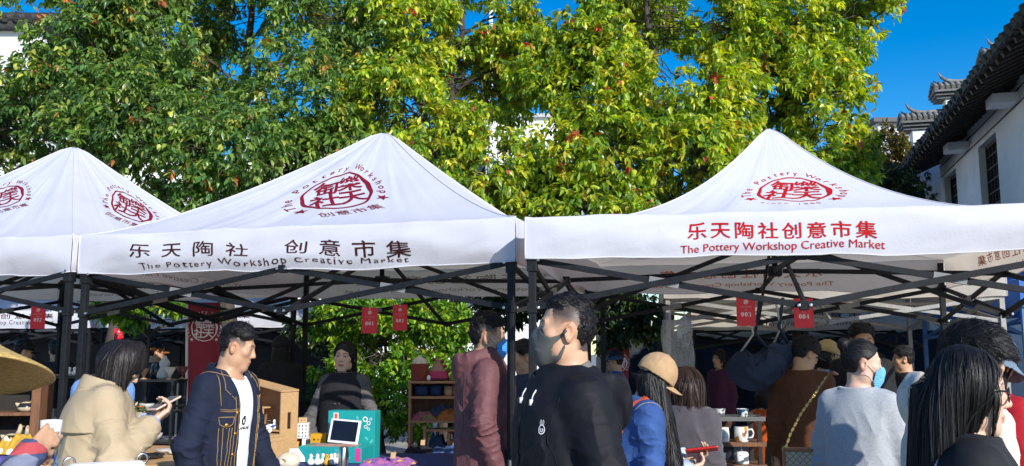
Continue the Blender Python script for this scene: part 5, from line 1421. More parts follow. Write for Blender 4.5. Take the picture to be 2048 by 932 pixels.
def polygonise(f, lo, hi, h, c=4):
    lo = np.asarray(lo, f32); n = np.maximum(np.ceil((np.asarray(hi) - lo) / (h * c)).astype(int), 1)
    g = [lo[k] + np.arange(n[k] + 1) * h * c for k in range(3)]
    G = np.stack(np.meshgrid(*g, indexing='ij'), -1).astype(f32)
    D = f(G.reshape(-1, 3)).reshape(n + 1)
    mn = np.full(n, 1e9); mx = np.full(n, -1e9)
    for i in (0, 1):
        for j in (0, 1):
            for k in (0, 1):
                s = D[i:n[0] + i, j:n[1] + j, k:n[2] + k]; mn = np.minimum(mn, s); mx = np.maximum(mx, s)
    act = (mn < h * c * 1.3) & (mx > -h * c * 1.3)
    N = n * c + 1
    val = np.repeat(np.repeat(np.repeat(np.where(D > 0, 1, -1).astype(f32), c, 0), c, 1), c, 2)[:N[0], :N[1], :N[2]].copy()
    A = np.zeros(N, bool); A3 = np.repeat(np.repeat(np.repeat(act, c, 0), c, 1), c, 2)
    A[:-1, :-1, :-1] |= A3; A[1:, :-1, :-1] |= A3; A[:-1, 1:, :-1] |= A3; A[:-1, :-1, 1:] |= A3
    A[1:, 1:, :-1] |= A3; A[1:, :-1, 1:] |= A3; A[:-1, 1:, 1:] |= A3; A[1:, 1:, 1:] |= A3
    idx = np.argwhere(A)
    if len(idx) == 0: return np.zeros((0, 3)), np.zeros((0, 4), int)
    pv = np.empty(len(idx), f32); P = lo + idx.astype(f32) * h
    for s in range(0, len(idx), 400000): pv[s:s + 400000] = f(P[s:s + 400000])
    val[tuple(idx.T)] = pv
    ins = val < 0
    cnt = np.zeros(N - 1, np.int8)
    for i in (0, 1):
        for j in (0, 1):
            for k in (0, 1): cnt += ins[i:N[0] - 1 + i, j:N[1] - 1 + j, k:N[2] - 1 + k]
    cell = (cnt > 0) & (cnt < 8)
    ci = np.argwhere(cell); vid = np.full(N - 1, -1, np.int32); vid[tuple(ci.T)] = np.arange(len(ci))
    acc = np.zeros((len(ci), 3), f32); w = np.zeros(len(ci), f32)
    corners = [(i, j, k) for i in (0, 1) for j in (0, 1) for k in (0, 1)]
    for a in corners:
        for ax in range(3):
            if a[ax]: continue
            b = list(a); b[ax] = 1
            va = val[ci[:, 0] + a[0], ci[:, 1] + a[1], ci[:, 2] + a[2]]; vb = val[ci[:, 0] + b[0], ci[:, 1] + b[1], ci[:, 2] + b[2]]
            m = (va < 0) != (vb < 0); t = np.where(m, va / np.where(m, va - vb, 1), 0)
            p = np.tile(np.array(a, f32), (len(ci), 1)); p[:, ax] = t
            acc[m] += p[m]; w += m
    Vv = lo + (ci + acc / np.maximum(w, 1)[:, None]) * h
    Q = []
    for ax in range(3):
        u, v = (ax + 1) % 3, (ax + 2) % 3
        sl0 = [slice(None)] * 3; sl1 = [slice(None)] * 3; sl0[ax] = slice(0, -1); sl1[ax] = slice(1, None)
        e = ins[tuple(sl0)] != ins[tuple(sl1)]
        ei = np.argwhere(e)
        ok = (ei[:, u] > 0) & (ei[:, v] > 0) & (ei[:, u] < N[u] - 1) & (ei[:, v] < N[v] - 1); ei = ei[ok]
        def at(du, dv):
            q = ei.copy(); q[:, u] -= du; q[:, v] -= dv; return vid[tuple(q.T)]
        q = np.stack([at(0, 0), at(1, 0), at(1, 1), at(0, 1)], 1)
        fl = ~ins[tuple(ei.T)]
        q[fl] = q[fl][:, ::-1]
        # orientation: inside at the low end -> normal along +axis
        Q.append(q[:, ::-1])
    Q = np.concatenate(Q)
    return Vv, Q[(Q >= 0).all(1)]

def grad(f, P, e=.002):
    P = P.astype(f32); n = len(P)
    d = f(np.concatenate([P + V3(e, 0, 0), P - V3(e, 0, 0), P + V3(0, e, 0), P - V3(0, e, 0), P + V3(0, 0, e), P - V3(0, 0, e)])).reshape(3, 2, n)
    return norm((d[:, 0] - d[:, 1]).T)
def onto(f, P, off=0.0, it=4):
    P = np.array(P, f32).reshape(-1, 3)
    for _ in range(it):
        g = grad(f, P); P = P - g * np.clip(f(P) - off, -.03, .03)[:, None]
    return P
def field_obj(name, f, lo, hi, h, m, parent=None, colf=None):
    V, Q = polygonise(f, lo, hi, h)
    me = np_mesh(name, V, Q, colf(V.astype(f32)) if colf is not None else None, smooth=True)
    return link(name, me, m, parent)
def cast(f, P, d=(0, -1, 0), off=.001, it=40):
    """move points along d until they meet surface f"""
    P = np.array(P, f32).reshape(-1, 3); d = norm(np.array(d, f32))
    for _ in range(it): P = P + d * np.clip((f(P) - off) * .7, -.02, .05)[:, None]
    return P
def line_cast(b, f, pts, r=.0016, off=.0012, d=(0, -1, 0), step=.012):
    pts = np.array(pts, float); out = []
    for a, c in zip(pts[:-1], pts[1:]):
        k = max(1, int(np.linalg.norm(c - a) / step)); out += [a + (c - a) * i / k for i in range(k)]
    out.append(pts[-1]); b.tube([tuple(q) for q in cast(f, out, d, off)], r, 4)
def line_on(b, f, pts, r=.0016, off=.001, n=6, step=.02):
    """a thin tube that follows surface f along a polyline"""
    pts = np.array(pts, float); out = []
    for a, c in zip(pts[:-1], pts[1:]):
        k = max(1, int(np.linalg.norm(c - a) / step)); out += [a + (c - a) * i / k for i in range(k)]
    out.append(pts[-1])
    b.tube([tuple(q) for q in onto(f, out, off)], r, 4)

def strands(name, f, roots, d0, length, rng, m, parent, width=.0022, steps=8, grav=.5, off=.002, jit=.15, lift=0.0, taper=.35, curl=0.0, hold=True, cull=None):
    """hair strips that leave the roots along d0 and slide over field f"""
    n = len(roots); L = length * rng.uniform(.7, 1.12, n) if np.isscalar(length) else length
    p = onto(f, roots, off * rng.uniform(.3, 1.6, (n,)) if False else off, 2); d = norm(np.asarray(d0, float) + rng.normal(size=(n, 3)) * jit)
    offs = off * rng.uniform(.2, 2.2, n)
    path = [p]; tang = []; nrm = []
    for s in range(steps):
        g = grad(f, p.astype(f32))
        if s == 0: g0 = g
        d = norm(d + np.array([0, 0, -1.]) * grav + rng.normal(size=(n, 3)) * jit * .35)
        t = norm(norm(d - g * (d * g).sum(1, keepdims=True)) + g * lift)
        q = p + t * (L / steps)[:, None]
        v = f(q.astype(f32)) - offs * (1 + s * lift)
        push = np.where(v < 0, v, np.where(hold, np.minimum(v, .004) * .6, 0))
        q = q - grad(f, q.astype(f32)) * push[:, None]
        path.append(q); tang.append(t); nrm.append(g); p = q; d = t
    tang.append(t); nrm.append(grad(f, p.astype(f32)))
    path = np.array(path); tang = np.array(tang); nrm = np.array(nrm)
    for _ in range(3):
        path[1:-1] = (path[:-2] + 2 * path[1:-1] + path[2:]) / 4; nrm[1:-1] = norm(nrm[:-2] + nrm[1:-1] + nrm[2:])
    tang[1:-1] = norm(path[2:] - path[:-2]); tang[0] = norm(path[1] - path[0]); tang[-1] = norm(path[-1] - path[-2])
    if cull is not None:
        bad = cull(path.reshape(-1, 3).astype(f32)).reshape(path.shape[:2]).sum(0) > 1
        path, tang, nrm = path[:, ~bad], tang[:, ~bad], nrm[:, ~bad]; n = path.shape[1]
    side = norm(np.cross(tang, nrm + rng.normal(size=(1, n, 3)) * .35))
    tt = np.linspace(0, 1, steps + 1)[:, None, None]
    wv = width * (1 - (1 - taper) * tt ** 2) * rng.uniform(.6, 1.3, (1, n, 1))
    A = path - side * wv; B = path + side * wv
    V = np.stack([A, B], 2).transpose(1, 0, 2, 3).reshape(-1, 3)     # n, steps+1, 2
    k = (np.arange(n) * (steps + 1) * 2)[:, None] + (np.arange(steps) * 2)[None]
    k = k.reshape(-1)
    F = np.stack([k, k + 1, k + 3, k + 2], 1)
    return link(name, np_mesh(name, V, F, smooth=True), m, parent)

SKIN = dict(light=(.62, .40, .29), tan=(.50, .29, .18), warm=(.56, .33, .21))
M_SKIN = mat('skin', rough=.48, var=.06, scale=40, bump=.06, bscale=220, attr=True, spec=.4)
M_SKIN.node_tree.nodes['Principled BSDF'].inputs['Subsurface Weight'].default_value = .08
M_SKIN.node_tree.nodes['Principled BSDF'].inputs['Subsurface Radius'].default_value = (.012, .004, .002)
M_HAIR = mat('hair_black', (.010, .009, .010), .50, .35, 60, .1, 200, spec=.32)
M_HAIRB = mat('hair_brown', (.036, .018, .012), .48, .3, 60, .1, 200, spec=.35)
M_HAIRT = mat('hair_soft_black', (.016, .012, .012), .50, .35, 60, .1, 200, spec=.35)

class Fig:
    """one person: joints in a local frame, +y = the way the body faces"""
    def __init__(s, label, loc, rz, H, skin='warm', lean=0.0, yaw=0.0, pitch=0.0, roll=0.0, fem=False, arms=(None, None), wide=1.0, h=.006, seat=None, headscale=1.0, hands=True, group=None):
        s.label, s.rz, s.H, s.skin, s.h, s.fem, s.wide, s.seat = label, rz, H, skin, h, fem, wide, seat
        s.loc = Vector((loc[0], loc[1], 0)); k = s.k = H / 1.72; s.lean = math.tan(lean); s.group = group; s.hands = hands
        zoff = 0 if seat is None else seat - .50 * H
        s.zo = zoff
        s.bend = lambda z: s.lean * np.maximum(0, np.asarray(z) - .56 * H - zoff)
        B = lambda x, y, z: V3(x * k, y * k + s.bend(z * k + zoff), z * k + zoff)
        s.B = B; sw = (.138 if fem else .158) * wide
        s.nb = B(0, -.02, 1.455)
        s.hc = B(0, .012, 1.604)
        s.hs = k * headscale
        s.Rh = rotm('Z', yaw) @ rotm('X', pitch) @ rotm('Y', roll)
        s.hc = s.nb + (rotm('Z', yaw * .5) @ rotm('X', pitch * .7)) @ (s.hc - s.nb)
        s.sh = [B(-sw, -.005, 1.405), B(sw, -.005, 1.405)]
        s.arm = []
        for i, a in enumerate(arms):
            sg = (-1, 1)[i]; S = s.sh[i]
            a = a or {}
            if 'el' in a: e = V3(a['el'][0] * k, a['el'][1] * k + s.bend(a['el'][2] * k + zoff), a['el'][2] * k + zoff)
            else: e = S + V3(sg * .045, -.03, -.285) * k
            if 'wr' in a: w = V3(a['wr'][0] * k, a['wr'][1] * k + s.bend(a['wr'][2] * k + zoff), a['wr'][2] * k + zoff)
            else: w = e + V3(sg * .01, .07, -.235) * k
            s.arm.append(dict(S=S, E=e, W=w, fd=a.get('fd'), pn=a.get('pn', (-sg, 0, 0)), curl=a.get('curl', .5), sg=sg, tuck=a.get('tuck', 0)))
        hp = .088 * k
        if seat is None:
            s.leg = [[V3(-hp, 0, .93 * k), V3(-hp * 1.08, .015, .49 * k), V3(-hp * 1.15, -.03, .075 * k)], [V3(hp, 0, .93 * k), V3(hp * 1.08, .015, .49 * k), V3(hp * 1.15, -.03, .075 * k)]]
        else:
            zk = max(seat, .46); s.leg = [[V3(sg * hp, 0, .93 * k + zoff), V3(sg * hp * 1.6, .40, zk), V3(sg * hp * 1.5, .34, .075)] for sg in (-1, 1)]
        s.obj = None; s._kids = []
    # ---------------- head
    HY = np.array((1, .89, 1), f32)
    def hl(s, P): return ((P - s.hc) @ s.Rh) / (s.hs * s.HY)
    def hw(s, q): return (np.asarray(q, f32) * (s.hs * s.HY)) @ s.Rh.T + s.hc
    def head(s, P):
        q = s.hl(P); a = q.copy(); a[:, 0] = np.abs(a[:, 0])
        d = ell(q, (0, -.014, .030), (.0765, .0965, .0885))
        d = sm(d, ell(q, (0, .026, -.040), (.060 if not s.fem else .056, .064, .078)), .035)
        d = sm(d, cap_(a, (.0, .066, -.098), (.014, .062, -.098), .0185 if not s.fem else .016), .03)
        d = sm(d, ell(a, (.048, .004, -.062), (.016, .028, .028)), .03)
        d = sm(d, ell(a, (.043, .056, -.014), (.024, .022, .020)), .02)
        d = sm(d, cap_(a, (.010, .084, .026), (.040, .074, .026), .0095), .018)
        d = smx(d, -ell(a, (.031, .099, .005), (.019, .016, .012)), .012)
        d = sm(d, ell(a, (.031, .0735, .004), (.0165, .0125, .0120)), .006)
        d = sm(d, cap_(q, (0, .084, .018), (0, .105, -.026), .0075, .0115), .012)
        d = sm(d, ell(a, (.0115, .094, -.031), (.0095, .010, .0075)), .008)
        d = smx(d, -ell(a, (.006, .103, -.040), (.004, .006, .004)), .003)
        d = sm(d, ell(q, (0, .0865, -.0600), (.024, .0105, .0065)), .006)
        d = sm(d, ell(q, (0, .0840, -.0705), (.020, .0105, .0075)), .006)
        d = smx(d, -ell(q, (0, .099, -.0650), (.024, .010, .0018)), .004)
        # ears
        Me = rotm('Z', .45) @ rotm('Y', -.12)
        e = ell(a, (.0795, -.016, -.004), (.0085, .0205, .0335), Me.T)
        e = smx(e, -ell(a, (.0895, -.013, .003), (.0095, .0125, .0215), Me.T), .004)
        e = sm(e, ell(a, (.081, -.006, -.010), (.005, .005, .008)), .004)
        d = sm(d, e, .006)
        return d * s.hs
    def headcol(s, P, c, fade=None, brows=True, closed=False, lips=(.42, .13, .11), liner=False):
        q = s.hl(P); x = np.abs(q[:, 0]); y, z = q[:, 1], q[:, 2]
        c = c.copy(); base = np.array(SKIN[s.skin], f32)
        def mixin(w, col):
            w = np.clip(w, 0, 1)[:, None]; c[:] = c * (1 - w) + np.array(col, f32) * w
        front = y > .045
        near = np.linalg.norm(q, axis=1) < .16
        mixin(near * np.exp(-((x - .045) / .02) ** 2 - ((z + .022) / .018) ** 2) * (y > .03) * .35, base * (1.0, .74, .70))      # cheeks
        mixin(near * np.exp(-((q[:, 0]) / .016) ** 2 - ((z + .028) / .012) ** 2) * (y > .09) * .35, base * (1, .78, .74))
        mixin(near * (x > .072) * (np.abs(z) < .04) * .35, base * (1.05, .7, .62))
        if brows:
            bz = .0265 + .004 * np.sin(np.clip((x - .012) / .036, 0, 1) * math.pi) - .03 * np.clip(x - .040, 0, 1)
            w = front * np.clip(1.6 - np.abs(z - bz) / (.0042 if not s.fem else .003), 0, 1) * (x > .011) * (x < .049)
            mixin(w * .85, (.03, .022, .02))
        ez = .004 + .10 * (x - .031)
        op = .0052 * np.sqrt(np.clip(1 - ((x - .031) / .0155) ** 2, 0, 1)) * (.25 if closed else 1)
        eye = front * (np.abs(z - ez) < op)
        if not closed: mixin(eye * .9, (.40, .35, .32))
        mixin(eye * (np.hypot(x - .031, (z - ez) * 1.1) < .0062), (.02, .013, .01))
        lid = front * np.clip(1.5 - np.abs(z - ez - op) / .0017, 0, 1) * (np.abs(x - .031) < .0175)
        mixin(lid * .95, (.03, .02, .02)); mixin(front * np.clip(1.3 - np.abs(z - ez + op) / .0014, 0, 1) * (np.abs(x - .031) < .015) * .35, (.2, .09, .07))
        lw = front * np.exp(-(np.abs(q[:, 0]) / .0235) ** 6 - (np.abs(z + .065) / .0095) ** 4)
        mixin(lw * .8, lips)
        mixin(front * (np.abs(z + .065) < .0016) * (x < .022) * .7, (.12, .03, .03))
        if fade is not None: mixin(fade(q), (.030, .026, .025))
        return c
    # ---------------- hands
    def hand(s, P, A, fist=None):
        k = s.k * (.92 if s.fem else 1.0); W, E = A['W'], A['E']
        a = norm(np.array(A['fd'] if A['fd'] is not None else (W - E), float)); n = np.array(A['pn'], float); n = norm(n - a * (n @ a)); t = np.cross(a, n) * 1.0
        # thumb side: for the right hand (sg=+1) with palm facing -x and fingers down, thumb points forward (+y)
        t = np.cross(n, a) * A['sg']
        cu = A['curl']; d = np.full(len(P), 1e3, f32)
        L4 = ((.036, .022, .018), (.041, .026, .020), (.038, .024, .019), (.030, .018, .016))
        for i in range(4):
            o = (1.5 - i) * .0212
            k0 = W + (a * .012 + t * o * .55) * k; k1 = W + (a * (.088 - abs(1 - i) * .005) + t * o) * k
            d = sm(d, cap_(P, k0, k1, .0135 * k, .0115 * k), .012)
            p = k1; ang = 0
            for j, l in enumerate(L4[i]):
                ang += cu * (.75, .9, .55)[j] + .05 * i * cu
                dr = a * math.cos(ang) + n * math.sin(ang) + t * (1.5 - i) * .05
                q = p + dr * l * k * 1.08; r = (.0090, .0082, .0073)[j] * k
                d = sm(d, cap_(P, p, q, r, r * .9), .003 if j else .005); p = q
        b = W + (a * .022 + t * .024) * k; m = b + (a * .55 + t * .75 + n * .35) * .042 * k
        e = m + (a * .85 + t * (.35 - .5 * cu) + n * (.3 + .35 * cu)) * .032 * k; g = e + (a * .9 + t * (.05 - .4 * cu) + n * (.3 + .5 * cu)) * .026 * k
        d = sm(d, cap_(P, b, m, .0145 * k, .0115 * k), .012); d = sm(d, cap_(P, m, e, .0108 * k, .0098 * k), .005); d = sm(d, cap_(P, e, g, .0098 * k, .008 * k), .004)
        A['palm'] = W + a * .07 * k + n * .025 * k; A['tip'] = W + a * .13 * k; A['axes'] = (a, n, t)
        return d
    # ---------------- body
    TAB_Z = (.80, .88, .95, 1.03, 1.10, 1.18, 1.27, 1.34, 1.40, 1.44, 1.48)
    TAB_M = ((.148, .160, .158, .144, .138, .142, .152, .154, .138, .094, .055), (.110, .118, .115, .104, .100, .106, .116, .114, .096, .072, .050))
    TAB_F = ((.152, .170, .166, .140, .127, .132, .146, .150, .136, .088, .048), (.108, .116, .112, .098, .092, .100, .118, .108, .088, .064, .045))
    def torso(s, P, ew=0.0, ed=0.0, zlo=None, tab=None, sq=2.4, yc=0.0):
        k = s.k; z = (P[:, 2] - s.zo) / k
        tw, td = (s.TAB_F if s.fem else s.TAB_M) if tab is None else tab
        zz = np.linspace(.7, 1.52, 120); sm_ = lambda v: np.convolve(np.pad(np.interp(zz, s.TAB_Z, v), 5, 'edge'), np.ones(11) / 11, 'valid')
        w = (np.interp(z, zz, sm_(tw)) * s.wide + ew) * k; d = (np.interp(z, zz, sm_(td)) * s.wide + ed) * k
        x = P[:, 0] / w; y = (P[:, 1] - s.bend(P[:, 2]) - yc * k) / d
        q = (np.abs(x) ** sq + np.abs(y) ** sq) ** (1 / sq)
        r = (q - 1) * np.minimum(w, d) * .95
        lo = (zlo if zlo is not None else .82) * k + s.zo
        return np.maximum(np.maximum(r, lo - P[:, 2]), P[:, 2] - (1.485 * k + s.zo)).astype(f32)
    def yoke(s, P, r0=.048, r1=.050, dz=0.0):
        d = None
        for S in s.sh:
            q = cap_(P, s.nb + V3(0, 0, -.025 * s.k), S + V3(0, 0, dz * s.k), r0 * s.k, r1 * s.k); d = q if d is None else np.minimum(d, q)
        return d
    def body(s, P):
        k = s.k; d = np.full(len(P), 1.0, f32)
        z = P[:, 2]
        def part(lo, hi, fn, kk):
            m = (P >= np.minimum(lo, hi) - .05).all(1) & (P <= np.maximum(lo, hi) + .05).all(1)
            if m.any(): d[m] = sm(d[m], fn(P[m]), kk)
        part(V3(-.3, -.3, s.zo + .75 * k) * 1, V3(.3, .5, s.zo + 1.5 * k), lambda Q: sm(s.torso(Q), s.yoke(Q, .04, .046), .05), .01)
        hb = s.hw((0, -.026, -.055)); ng = s.hw((0, .012, -.075))
        part(np.minimum(s.nb, s.hc) - .1, np.maximum(s.nb, s.hc) + .1, lambda Q: cap_(Q, s.nb + V3(0, .005, -.03), hb, (.062 if not s.fem else .051) * k, (.056 if not s.fem else .047) * k), .03)
        part(s.hc - .15, s.hc + .15, s.head, .018)
        for A in s.arm:
            S, E, W = A['S'], A['E'], A['W']
            part(np.minimum(S, E) - .05, np.maximum(S, E) + .05, lambda Q: cap_(Q, S, E, (.050 if not s.fem else .042) * k, (.039 if not s.fem else .034) * k), .03)
            part(np.minimum(E, W) - .05, np.maximum(E, W) + .05, lambda Q: cap_(Q, E, W, (.039 if not s.fem else .034) * k, (.0275 if not s.fem else .0235) * k), .02)
            part(W - .2, W + .2, lambda Q: s.hand(Q, A), .012)
        for i, (a, b, c) in enumerate(s.leg):
            part(np.minimum(a, b) - .1, np.maximum(a, b) + .1, lambda Q: cap_(Q, a - V3(0, 0, .03), b, .082 * k, .056 * k), .05)
            part(np.minimum(b, c) - .1, np.maximum(b, c) + .1, lambda Q: cap_(Q, b, c, .056 * k, .036 * k), .03)
            part(c - .25, c + .25, lambda Q: cap_(Q, c + V3(0, -.02, -.035) * k, c + V3(.0, .15, -.05) * k, .035 * k, .025 * k), .03)
        return d
    def bounds(s, pad=.12):
        pts = np.array([s.hc, s.nb] + [A[q] for A in s.arm for q in 'SEW'] + [q for l in s.leg for q in l])
        lo = pts.min(0) - pad; hi = pts.max(0) + pad; lo[2] = -.005; hi[2] = s.hc[2] + .16; lo[:2] -= .06; hi[:2] += .06; hi[1] += .08
        return lo, hi
    def build(s, fade=None, **kw):
        base = np.array(SKIN[s.skin], f32)
        def colf(V):
            c = np.tile(base, (len(V), 1)); return s.headcol(V, c, fade, **kw)
        lo, hi = s.bounds()
        V, Q = polygonise(s.body, lo, hi, s.h)
        s.obj = link('person', np_mesh('person', V, Q, colf(V.astype(f32)), smooth=True), M_SKIN, None, s.loc, s.rz)
        tag(s.obj, s.label, 'person', s.group)
        return s.obj
    # ---------------- clothes
    def sleeve(s, P, A, r, frac=1.0, crease=.005, seed=0.0, kk=.03):
        k = s.k; S, E, W = A['S'], A['E'], A['W']
        We = E + (W - E) * frac if frac <= 1 else W + norm(W - E) * (frac - 1) * .25
        d = sm(cap_(P, S, E, r[0] * k, r[1] * k), cap_(P, E, We, r[1] * k, r[2] * k), kk)
        # flat cuff
        ax = norm(We - E); d = np.maximum(d, (P - We) @ ax.astype(f32))
        if crease:
            u = norm(E - S); t = (P - E) @ u.astype(f32); t2 = (P - E) @ ax.astype(f32)
            ne = np.exp(-((np.minimum(np.abs(t), np.abs(t2))) / (.09 * k)) ** 2)
            Q = np.c_[np.where(t < 0, t, t2) * 30, P[:, 0] * 9 + seed, (P[:, 1] + P[:, 2] * .6) * 11]
            Q2 = np.c_[np.where(t < 0, t, t2) * 13 + P[:, 0] * 12, P[:, 1] * 14 + seed, P[:, 2] * 6]
            Q3 = np.c_[np.where(t < 0, t, t2) * 34 + P[:, 0] * 22, P[:, 1] * 30 + seed, P[:, 2] * 15]
            d = d + crease * ((np.sqrt(np.abs(vnoise(Q))) * 1.6 - .75) * (.35 + 1.2 * ne) + (np.sqrt(np.abs(vnoise(Q2))) - .5) * 1.1 + (np.sqrt(np.abs(vnoise(Q3))) - .5) * .5)
        return d
    def drapes(s, P, amp, seed=0.0, fx=11, fz=3.0, diag=.6):
        a = np.abs(vnoise(np.c_[P[:, 0] * fx + P[:, 2] * diag * 6 + seed, P[:, 1] * fx - P[:, 2] * diag * 4, P[:, 2] * fz + seed]))
        b = vnoise(np.c_[P[:, 0] * fx * 2.1 - P[:, 2] * diag * 9, P[:, 1] * fx * 2.1 + seed, P[:, 2] * fz * 1.7])
        c = np.sqrt(np.abs(vnoise(np.c_[P[:, 0] * fx * 2.4 + P[:, 2] * diag * 22 + seed, P[:, 1] * fx * 2.4, P[:, 2] * fz * 3.2 - P[:, 0] * 9])))
        return amp * ((np.sqrt(a) * 1.5 - .75) + b * .35 + (c - .5) * .55)
    def coat(s, P, hem=.80, ew=.032, ed=.034, flare=.0, r=(.068, .060, .048), frac=1.0, crease=.008, amp=.008, fx=11, fz=3, diag=.6, seed=0.0, neck=.078, yk=(.056, .062), open_=None, sleeves=True, nfront=.02, yc=0.0, sq=2.3, ntop=None):
        k = s.k; z = (P[:, 2] - s.zo) / k; r = tuple(q * .90 for q in r)
        tab = s.TAB_F if s.fem else s.TAB_M
        # jackets hang straight from the chest
        tw = np.array(tab[0], float); td = np.array(tab[1], float)
        fl = np.clip(1.2 - np.array(s.TAB_Z), 0, 1) * flare
        tw[:7] = np.maximum(tw[:7], tw[6] * .98) + fl[:7]; td[:7] = np.maximum(td[:7], td[6] * .98) + fl[:7]
        d = s.torso(P, ew, ed, hem, (tw, td), sq, yc)
        if hem < .80:
            w = (tw[0] + ew + flare * (.8 - z) * .6) * k; dd = (td[0] + ed + flare * (.8 - z) * .6) * k
            q = ((np.abs(P[:, 0]) / w) ** 2.3 + (np.abs(P[:, 1]) / dd) ** 2.3) ** (1 / 2.3)
            d = np.minimum(d, np.maximum(np.maximum((q - 1) * np.minimum(w, dd), hem * k + s.zo - P[:, 2]), P[:, 2] - (.83 * k + s.zo))).astype(f32)
        d = sm(d, s.yoke(P, *yk), .05)
        d = np.maximum(d, P[:, 2] - (1.50 * k + s.zo + (ntop or 0)))
        d = d + s.drapes(P, amp * np.clip((1.46 - z) / .15, .15, 1), seed, fx, fz, diag)
        if sleeves:
            for A in s.arm:
                lo = np.minimum(np.minimum(A['S'], A['E']), A['W']) - .14; hi = np.maximum(np.maximum(A['S'], A['E']), A['W']) + .14
                m = (P > lo).all(1) & (P < hi).all(1)
                if m.any(): d[m] = sm(d[m], s.sleeve(P[m], A, r, frac, crease, seed + A['sg'] * 3), .035)
        # neck opening, lower in front
        if neck:
            nq = (P - s.nb); t = nq[:, 1] / k
            d = smx(d, -cap_(P, s.nb + V3(0, nfront, -.0) * k, s.nb + V3(0, nfront + .03, .12) * k, neck * k), .012)
        if open_ is not None:
            wz = np.interp(z, *open_)
            yy = (P[:, 1] - s.bend(P[:, 2])) / k
            cut = np.maximum(np.abs(P[:, 0] / k - open_[2] if len(open_) > 2 else P[:, 0] / k) - wz, .02 - yy) * k
            d = smx(d, -cut, .010)
        return d
    def trousers(s, m, amp=.005, ease=.016, name='trousers', wide=1.0):
        k = s.k
        def f(P):
            d = np.maximum(s.torso(P, .012, .012, .80), P[:, 2] - (1.06 * k + s.zo)) if s.seat is None else np.maximum(s.torso(P, .012, .012, .80), P[:, 2] - (1.02 * k + s.zo))
            for a, b, c in s.leg:
                q = sm(cap_(P, a - V3(0, 0, .02), b, (.090 + ease * .4) * k, (.062 + ease) * k * wide), cap_(P, b, c, (.062 + ease) * k * wide, (.048 + ease) * k * wide), .03)
                d = sm(d, q, .02)
            return d + s.drapes(P, amp, 4.2, 14, 5, .3)
        lo, hi = s.bounds(.14); hi = hi.copy(); hi[2] = 1.1 * k + s.zo; lo = lo.copy(); lo[2] = .03
        return field_obj(name, f, lo, hi, max(s.h * 1.5, .008), m, s.obj)
    def shoes(s, m):
        for a, b, c in s.leg:
            def f(P): return smx(sm(cap_(P, c + V3(0, -.03, -.03) * s.k, c + V3(0, .15, -.045) * s.k, .047 * s.k, .036 * s.k), cap_(P, c + V3(0, -.02, -.02), c + V3(0, -.02, .03), .048 * s.k), .02), -(P[:, 2] - .004), .006)
            field_obj('shoe', f, c - V3(.1, .13, .1), c + V3(.1, .25, .1), .009, m, s.obj)
    # ---------------- hair
    def skull(s, P, t=.012):
        q = s.hl(P); return ell(q, (0, -.016, .031), (.0765 + t, .0965 + t, .0885 + t)) * s.hs
    def short_hair(s, m, top=.022, side=.006, line=None, seed=1, n=2600, fr=(.075, .045), sweep=(0, 1, .1), slen=.03, width=.0022, back=-.055, lift=.22, zs=.035, bk=0.0):
        """top volume that thins to the sides; strands over it"""
        def f(P):
            q = s.hl(P); z = q[:, 2]; w = np.clip((z - zs - .35 * np.clip(.0 - q[:, 1], -.03, .0)) / .045, 0, 1)
            t = side + (top - side) * w * w * (3 - 2 * w) + bk * np.clip((-q[:, 1] - .03) / .04, 0, 1) * (1 - w)
            d = ell(q, (0, -.014, .030), (.0765, .0965, .0885)) - t + .004 * vnoise(q * 60) + .002 * vnoise(q * 150)
            # hair line: forehead edge, temples, nape
            yb = np.interp(z, [-.08, -.03, .0, .02, .045, .07, .10], [-.062, -.048, -.032, .018, .050, fr[0], .3])
            ear = np.hypot((q[:, 1] + .012) / .030, (q[:, 2] + .006) / .044) - 1
            d = smx(d, q[:, 1] - yb, .008); d = smx(d, -ear * .03, .006)
            d = smx(d, back - z, .008)
            return d * s.hs
        lo, hi = s.hc - .17 * s.hs, s.hc + .17 * s.hs
        o = field_obj('hair', f, lo, hi, max(s.h * .8, .003), m, s.obj)
        rng = np.random.default_rng(seed)
        me = o.data; V = np.zeros(len(me.vertices) * 3, f32); me.vertices.foreach_get('co', V); V = V.reshape(-1, 3)
        g = grad(f, V); q = s.hl(V); out = (norm(q - (0, -.014, .02)) * (g @ s.Rh)).sum(1) > .5
        thk = ell(q, (0, -.014, .030), (.0765, .0965, .0885)) > .0035
        V = V[out & thk]
        if len(V) and n:
            r = V[rng.integers(len(V), size=n)] + rng.normal(size=(n, 3)) * .002
            q = s.hl(r.astype(f32)); dl = np.array(sweep) * np.clip((q[:, 2:] - .02) / .05, 0, 1) + np.array([0, -.35, -.8]) * np.clip((.06 - q[:, 2:]) / .06, 0, 1)
            dl = dl + norm(q - (0, -.014, .02)) * .1
            ln = slen * s.hs * np.clip(.45 + (q[:, 2] - .01) / .09, .3, 1.0) * rng.uniform(.6, 1.15, n)
            strands('hair_strand', f, r, dl @ s.Rh.T, ln, rng, m, o, width, 6, .04, .0008, .28, lift=lift, hold=False)
        return o
